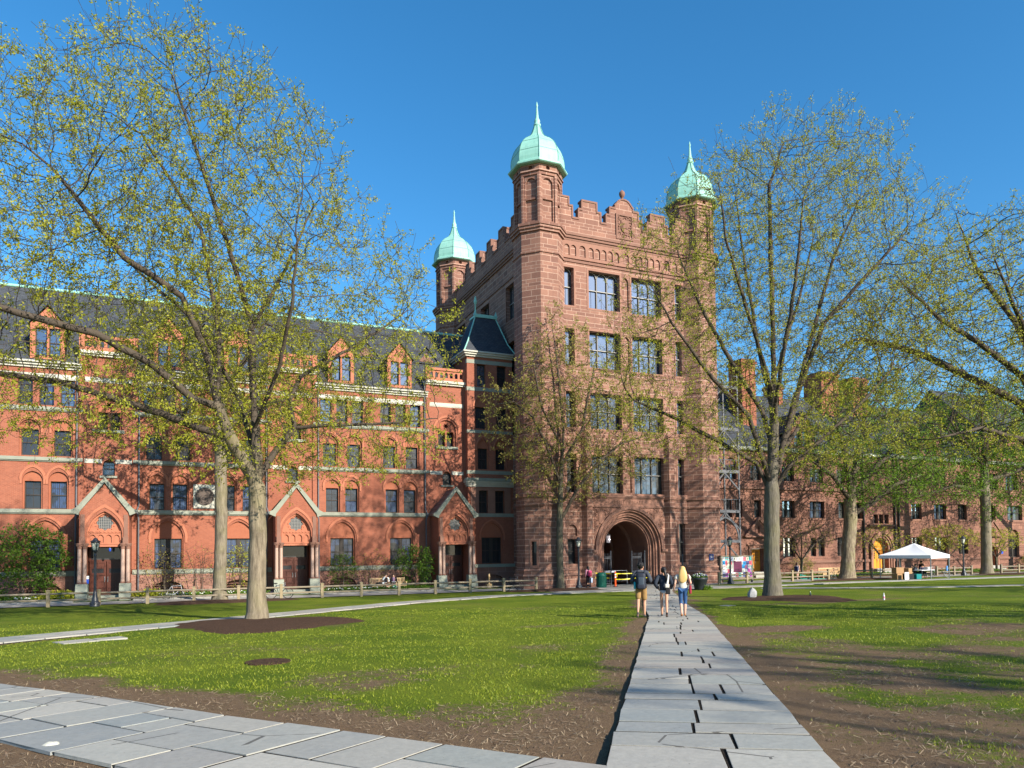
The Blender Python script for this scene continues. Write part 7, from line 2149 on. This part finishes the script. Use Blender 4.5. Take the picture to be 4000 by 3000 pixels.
        if style == 'tail':
            bk = c - fwd * .1 * k
            skinned("ponytail", {'a': (*(bk + Vector((0, 0, .05)) * k), .05 * k), 'b': (*(bk + Vector((.03, 0, -.02)) * k - fwd * .06 * k), .055 * k), 'c': (*(bk + Vector((.07, 0, -.2)) * k - fwd * .07 * k), .05 * k), 'd': (*(bk + Vector((.09, 0, -.36)) * k - fwd * .055 * k), .03 * k), 'e': (*(bk + Vector((.09, 0, -.45)) * k - fwd * .04 * k), .012 * k)}, [('a', 'b'), ('b', 'c'), ('c', 'd'), ('d', 'e')], hm, t)
        if style == 'shoulder':
            bk = c - fwd * .07 * k
            skinned("hair_ends", {'a': (*(bk + Vector((0, 0, .02)) * k), .1 * k, .06 * k), 'b': (*(bk + Vector((0, 0, -.16)) * k), .11 * k, .05 * k), 'c': (*(bk + Vector((0, 0, -.25)) * k), .08 * k, .04 * k)}, [('a', 'b'), ('b', 'c')], hm, t)
    return t, J, k
def rbox(name, c, d, mat, parent, bev=.3, rz=0):
    """soft-edged box: a subdivided block"""
    me = bpy.data.meshes.new(name); bm = bmesh.new(); bmesh.ops.create_cube(bm, size=1)
    bmesh.ops.scale(bm, vec=d, verts=bm.verts)
    bmesh.ops.bevel(bm, geom=list(bm.edges), offset=min(d) * bev, segments=3, affect='EDGES', profile=.6)
    for f in bm.faces: f.smooth = True
    bm.to_mesh(me); bm.free(); mesh_uv(me)
    o = link_mesh(name, me, mat, parent); o.location = c; o.rotation_euler = (0, 0, rz); return o
PD = math.atan2(-.553, .833)          # heading of the flagstone path
# man with rucksack: weight on the right foot, left heel lifting
t, J, k = person("man in charcoal jacket and khaki shorts with a dark rucksack walking leftmost of three", 13.36, 20.15, PD, 1.79,
    dict(lh=(-.09, 0, .93), lk=(-.10, -.06, .52), la=(-.11, -.34, .22), lt=(-.12, -.31, .06), rh=(.09, 0, .93), rk=(.10, .1, .5), ra=(.095, .09, .085), rt=(.115, .26, .035),
         le=(-.30, -.09, 1.17), lw=(-.2, .17, 1.08), re=(.31, -.08, 1.17), rw=(.2, .17, 1.1), ls=(-.2, 0, 1.43), rs=(.2, 0, 1.43), hd=(.015, .035, 1.6), ht=(.02, .02, 1.7), face=(.75, .66, -.1)),
    skin_m[1], ((.055, .06, .075), 'long', .035, -.02), ((.27, .165, .065), 'shorts'), (.08, .075, .08), (hair_dark, 'short'))
bagm = plain("rucksack_nylon", (.016, .02, .032), .6, .2, 14)
bp = thing("rucksack", "dark blue-grey rucksack on the back of the walking man", "rucksack", t.location + Vector((0, 0, 0)), PD)
rbox("main_pack", (0, -.225, 1.17), (.31, .2, .54), bagm, bp, .48); rbox("front_pocket", (0, -.325, 1.11), (.2, .09, .38), plain("rucksack_pocket", (.035, .05, .07), .6, .35, 22), bp, .48); rbox("lower_pocket", (0, -.33, 1.0), (.25, .1, .16), bagm, bp, .45)
for s in (-1, 1):
    b = MB(); b.tube([(s * .1, -.16, 1.44), (s * .12, .0, 1.51), (s * .13, .12, 1.42), (s * .15, .1, 1.15), (s * .16, -.12, .97)], .022, 6); b.build("strap", bagm, bp, True)
b = MB(); b.lathe([(.035, .92), (.035, 1.12), (.02, 1.15)], (-.2, -.22, 0), 8); b.build("water_bottle", plain("teal_bottle", (.02, .3, .33), .3, .1, 4), bp, True)
b = MB(); b.tube([(0, -.24, 1.43), (.02, -.26, 1.48), (0, -.22, 1.43)], .01, 5); b.build("grab_loop", bagm, bp, True)
b = MB(); b.tube([tuple(J['nb'] + Vector((x_, -.06, .03))) for x_ in (-.1, 0, .1)], [.04, .055, .04], 8); b.build("hood", cloth((.07, .075, .09)), t, True)
# dark-haired woman, right foot lifting behind
t, J, k = person("woman with black ponytail in navy jacket and pale skirt walking in the middle", 14.1, 19.95, PD, 1.63,
    dict(lh=(-.085, 0, .93), lk=(-.08, .08, .5), la=(-.075, .05, .085), lt=(-.085, .22, .035), rh=(.085, 0, .93), rk=(.085, -.06, .51), ra=(.08, -.34, .2), rt=(.08, -.3, .045),
         le=(-.31, -.1, 1.16), lw=(-.2, .1, .99), re=(.31, -.1, 1.16), rw=(.22, .12, .98)),
    skin_m[1], ((.03, .037, .052), 'long', .045, -.10), ((.36, .43, .52), 'skirt'), (.04, .03, .03), (hair_dark, 'tail'), slim=.95)
hb = thing("shoulder_bag", "white and black shoulder bag hanging behind the dark-haired woman", "bag", t.location + Vector((0, 0, 0)), PD)
rbox("bag_body", (.12, -.22, .86), (.15, .09, .26), M['black'], hb, .3); rbox("bag_flap", (.1, -.235, 1.0), (.13, .08, .12), plain("cream_leather", (.62, .58, .5), .6, .1, 6), hb, .3)
b = MB(); b.tube([(.1, -.24, 1.05), (.13, -.2, 1.2), (.15, -.12, 1.33), (.13, .0, 1.37)], [.035, .03, .022, .02], 6); b.build("bag_strap", plain("cream_strap", (.66, .62, .54), .6, .1, 6), hb, True)
# blonde woman
t, J, k = person("blonde long-haired woman in cream t-shirt and cropped jeans walking rightmost of three", 14.55, 19.55, PD, 1.64,
    dict(lh=(-.085, 0, .93), lk=(-.07, .07, .5), la=(-.055, -.08, .1), lt=(-.05, .06, .035), rh=(.085, 0, .93), rk=(.08, .1, .5), ra=(.065, .12, .085), rt=(.07, .28, .035),
         le=(-.27, -.06, 1.15), lw=(-.3, .06, .93), re=(.27, -.08, 1.15), rw=(.2, .17, 1.12)),
    skin_m[0], ((.52, .48, .42), 'short', .03, -.04), ((.035, .085, .20), 'capri'), (.36, .15, .05), (hair_blond, 'long'), slim=.95)
hb = thing("handbag", "red handbag carried on the right side of the blonde woman", "bag", t.location + Vector((0, 0, 0)), PD)
rbox("bag_body", (.235, .0, .86), (.07, .2, .26), plain("red_leather", (.28, .02, .04), .5, .2, 5), hb, .3)
b = MB(); b.tube([(.235, -.08, .97), (.2, -.12, 1.2), (.165, -.06, 1.38), (.15, .06, 1.36), (.22, .1, 1.1), (.235, .08, .97)], .012, 5); b.build("bag_strap", plain("red_strap", (.2, .02, .03), .5, .1, 5), hb, True)
# student by the lamp post
t, J, k = person("student in black trousers with a pink-red rucksack standing by the gate lamp post", 27.0, 47.7, R(10), 1.66, dict(lk=(-.1, .0, .5), rk=(.1, .06, .5), ra=(.1, .1, .09), rt=(.1, .26, .035)), skin_m[1], ((.45, .2, .26), 'long', .02, .0), ((.008, .008, .012), 'trousers'), (.02, .02, .02), (hair_dark, 'shoulder'), fingers=False)
bp = thing("rucksack", "pink and red rucksack on the student by the gate lamp post", "rucksack", t.location + Vector((0, 0, 0)), R(10))
rbox("main_pack", (0, -.2, 1.1), (.3, .17, .42), plain("pink_nylon", (.40, .03, .12), .6, .2, 9), bp, .35); rbox("front_pocket", (0, -.29, 1.05), (.22, .06, .24), plain("crimson_nylon", (.25, .02, .05), .6, .2, 9), bp, .35)
cb = thing("carrier_bag", "pale blue carrier bag hanging from the student's right hand", "bag", t.location + Vector((0, 0, 0)), R(10))
rbox("bag_body", (.3, .05, .58), (.12, .28, .36), plain("pale_blue_plastic", (.4, .5, .65), .4, .2, 7), cb, .2)
b = MB(); b.tube([(.3, -.04, .74), (.25, .07, .86), (.3, .14, .74)], .012, 5); b.build("bag_handle", plain("pale_blue_handle", (.4, .5, .65), .4, .2, 7), cb, True)
# woman on the right walk
t, J, k = person("person in white shorts with a navy bag walking behind the tall oak's right side", 50.25, 50.6, R(-70), 1.62, dict(le=(-.26, .1, 1.16), lw=(-.28, .3, 1.0), lk=(-.09, .12, .5), la=(-.09, .18, .09), lt=(-.09, .34, .04), rk=(.09, -.02, .5), ra=(.09, -.2, .12), rt=(.09, -.06, .04)), skin_m[0], ((.55, .53, .5), None, .02, 0), ((.62, .6, .56), 'minishorts'), (.5, .35, .3), (hair_brown, 'shoulder'), fingers=False)
hb = thing("shoulder_bag", "large navy bag on the back of the person in white shorts", "bag", t.location + Vector((0, 0, 0)), R(-70))
rbox("bag_body", (.02, -.22, .98), (.36, .16, .44), plain("navy_canvas", (.012, .02, .07), .7, .2, 9), hb, .3)
# two readers on the bench
SIT = dict(pel=(0, 0, .52), sp=(0, -.03, .66), ch=(0, -.03, .84), nb=(0, 0, 1.0), nk=(0, .02, 1.07), hd=(0, .05, 1.16), ht=(0, .04, 1.26), lh=(-.09, .03, .5), lk=(-.10, .45, .50), la=(-.07, .55, .1), lt=(-.07, .7, .04), rh=(.09, .03, .5), rk=(.10, .45, .5), ra=(.07, .5, .1), rt=(.07, .65, .04), ls=(-.18, 0, .99), rs=(.18, 0, .99), le=(-.25, .05, .74), lw=(-.14, .28, .68), re=(.25, .05, .74), rw=(.14, .28, .68))
def sitter(label, x, y, rz, pose, *a, **kw):
    p = dict(SIT); p.update(pose); return person(label, x, y, rz, 1.70, p, *a, fingers=False, **kw)
t, J, k = sitter("seated woman in black dress and white cardigan with hand raised to her face", 13.55, 54.8, PI, dict(re=(.27, .12, .8), rw=(.08, .16, 1.12), la=(.05, .62, .1), lt=(.08, .76, .04), ra=(.0, .66, .1), rt=(-.03, .8, .04)), skin_m[0], ((.55, .57, .58), 'long', .015, .05), ((.012, .012, .016), 'minishorts'), (.05, .04, .04), (hair_dark, 'shoulder'))
rbox("dress_front", (0, .075, .8), (.22, .12, .36), cloth((.012, .012, .016)), t, .4)
t, J, k = sitter("seated woman in purple-grey top and dark cardigan reading papers in her lap", 14.15, 54.8, PI - .2, dict(face=(.4, .8, -.45)), skin_m[0], ((.028, .022, .032), 'long', .015, .05), ((.03, .02, .04), 'minishorts'), (.3, .25, .22), (hair_brown, 'shoulder'))
rbox("blouse", (0, .075, .82), (.17, .11, .3), cloth((.25, .15, .24)), t, .4)
b = MB(); b.box(-.16, .16, .26, .44, .63, .655); o = b.build("open_book", M['white'], None); o.location = (14.15, 54.8, .03); o.rotation_euler = (0, 0, PI - .2); tag(o, "white open papers held in the lap of the reading woman", "papers")
hb = thing("tote_bag", "black and white bag lying on the bench left of the sitters", "bag", (13.05, 54.8, .475))
rbox("bag_body", (0, 0, .09), (.44, .3, .18), M['black'], hb, .4); rbox("bundle", (.26, -.06, .09), (.2, .2, .18), M['white'], hb, .45)
gb = thing("gift_bag", "green carrier bag on the paving by the readers' feet", "bag", (14.05, 54.15, .02))
rbox("bag_body", (0, 0, .2), (.26, .16, .38), plain("bright_green_plastic", (.03, .32, .10), .4, .15, 6), gb, .15)
b = MB(); b.tube([(-.06, 0, .38), (-.04, 0, .48), (.04, 0, .48), (.06, 0, .38)], .01, 5); b.build("bag_handle", M['white'], gb, True)
# people under the tent
for i, (lb, x, y, rz, tc, hr) in enumerate((("dark-jacketed person seated behind the tent's folding table", px_ - .1, py_ + .75, PI + .3, (.03, .04, .06), hair_dark), ("person with brown hair seated at the folding table's right end", px_ + .75, py_ + .7, PI - .5, (.05, .05, .09), hair_brown))):
    t, J, k = sitter(lb, x, y, rz, {}, skin_m[i % 2], (tc, 'long', .03, 0), ((.02, .025, .04), 'trousers'), (.03, .03, .03), (hr, 'short'))
    ch = thing("folding_chair", "dark folding chair under the " + ("dark-jacketed" if i == 0 else "brown-haired") + " person in the tent", "chair", (x, y, gz(y)), rz)
    b = MB(); b.box(-.22, .22, -.2, .22, .40, .43); b.build("seat", M['black'], ch, True)
    b = MB(); b.box(-.22, .22, -.24, -.21, .55, .85); b.build("backrest", M['black'], ch, True)
    for s in (-1, 1):
        b = MB(); b.tube([(s * .21, -.23, .86), (s * .21, .2, 0)], .012, 5); b.tube([(s * .21, .18, .42), (s * .21, -.24, 0)], .012, 5); b.build("leg", M['irongrey'], ch, True)
wx_, wy_ = tw(1.0, -.2)
person("figure in black striding out of the tent's right side", wx_, wy_, R(95), 1.5, dict(lk=(-.09, .2, .52), la=(-.09, .28, .09), lt=(-.09, .44, .04), rk=(.09, -.1, .52), ra=(.09, -.42, .14), rt=(.09, -.3, .04)), skin_m[1], ((.008, .008, .01), 'long', .03, 0), ((.008, .008, .01), 'trousers'), (.02, .02, .02), (hair_dark, 'short'), fingers=False)
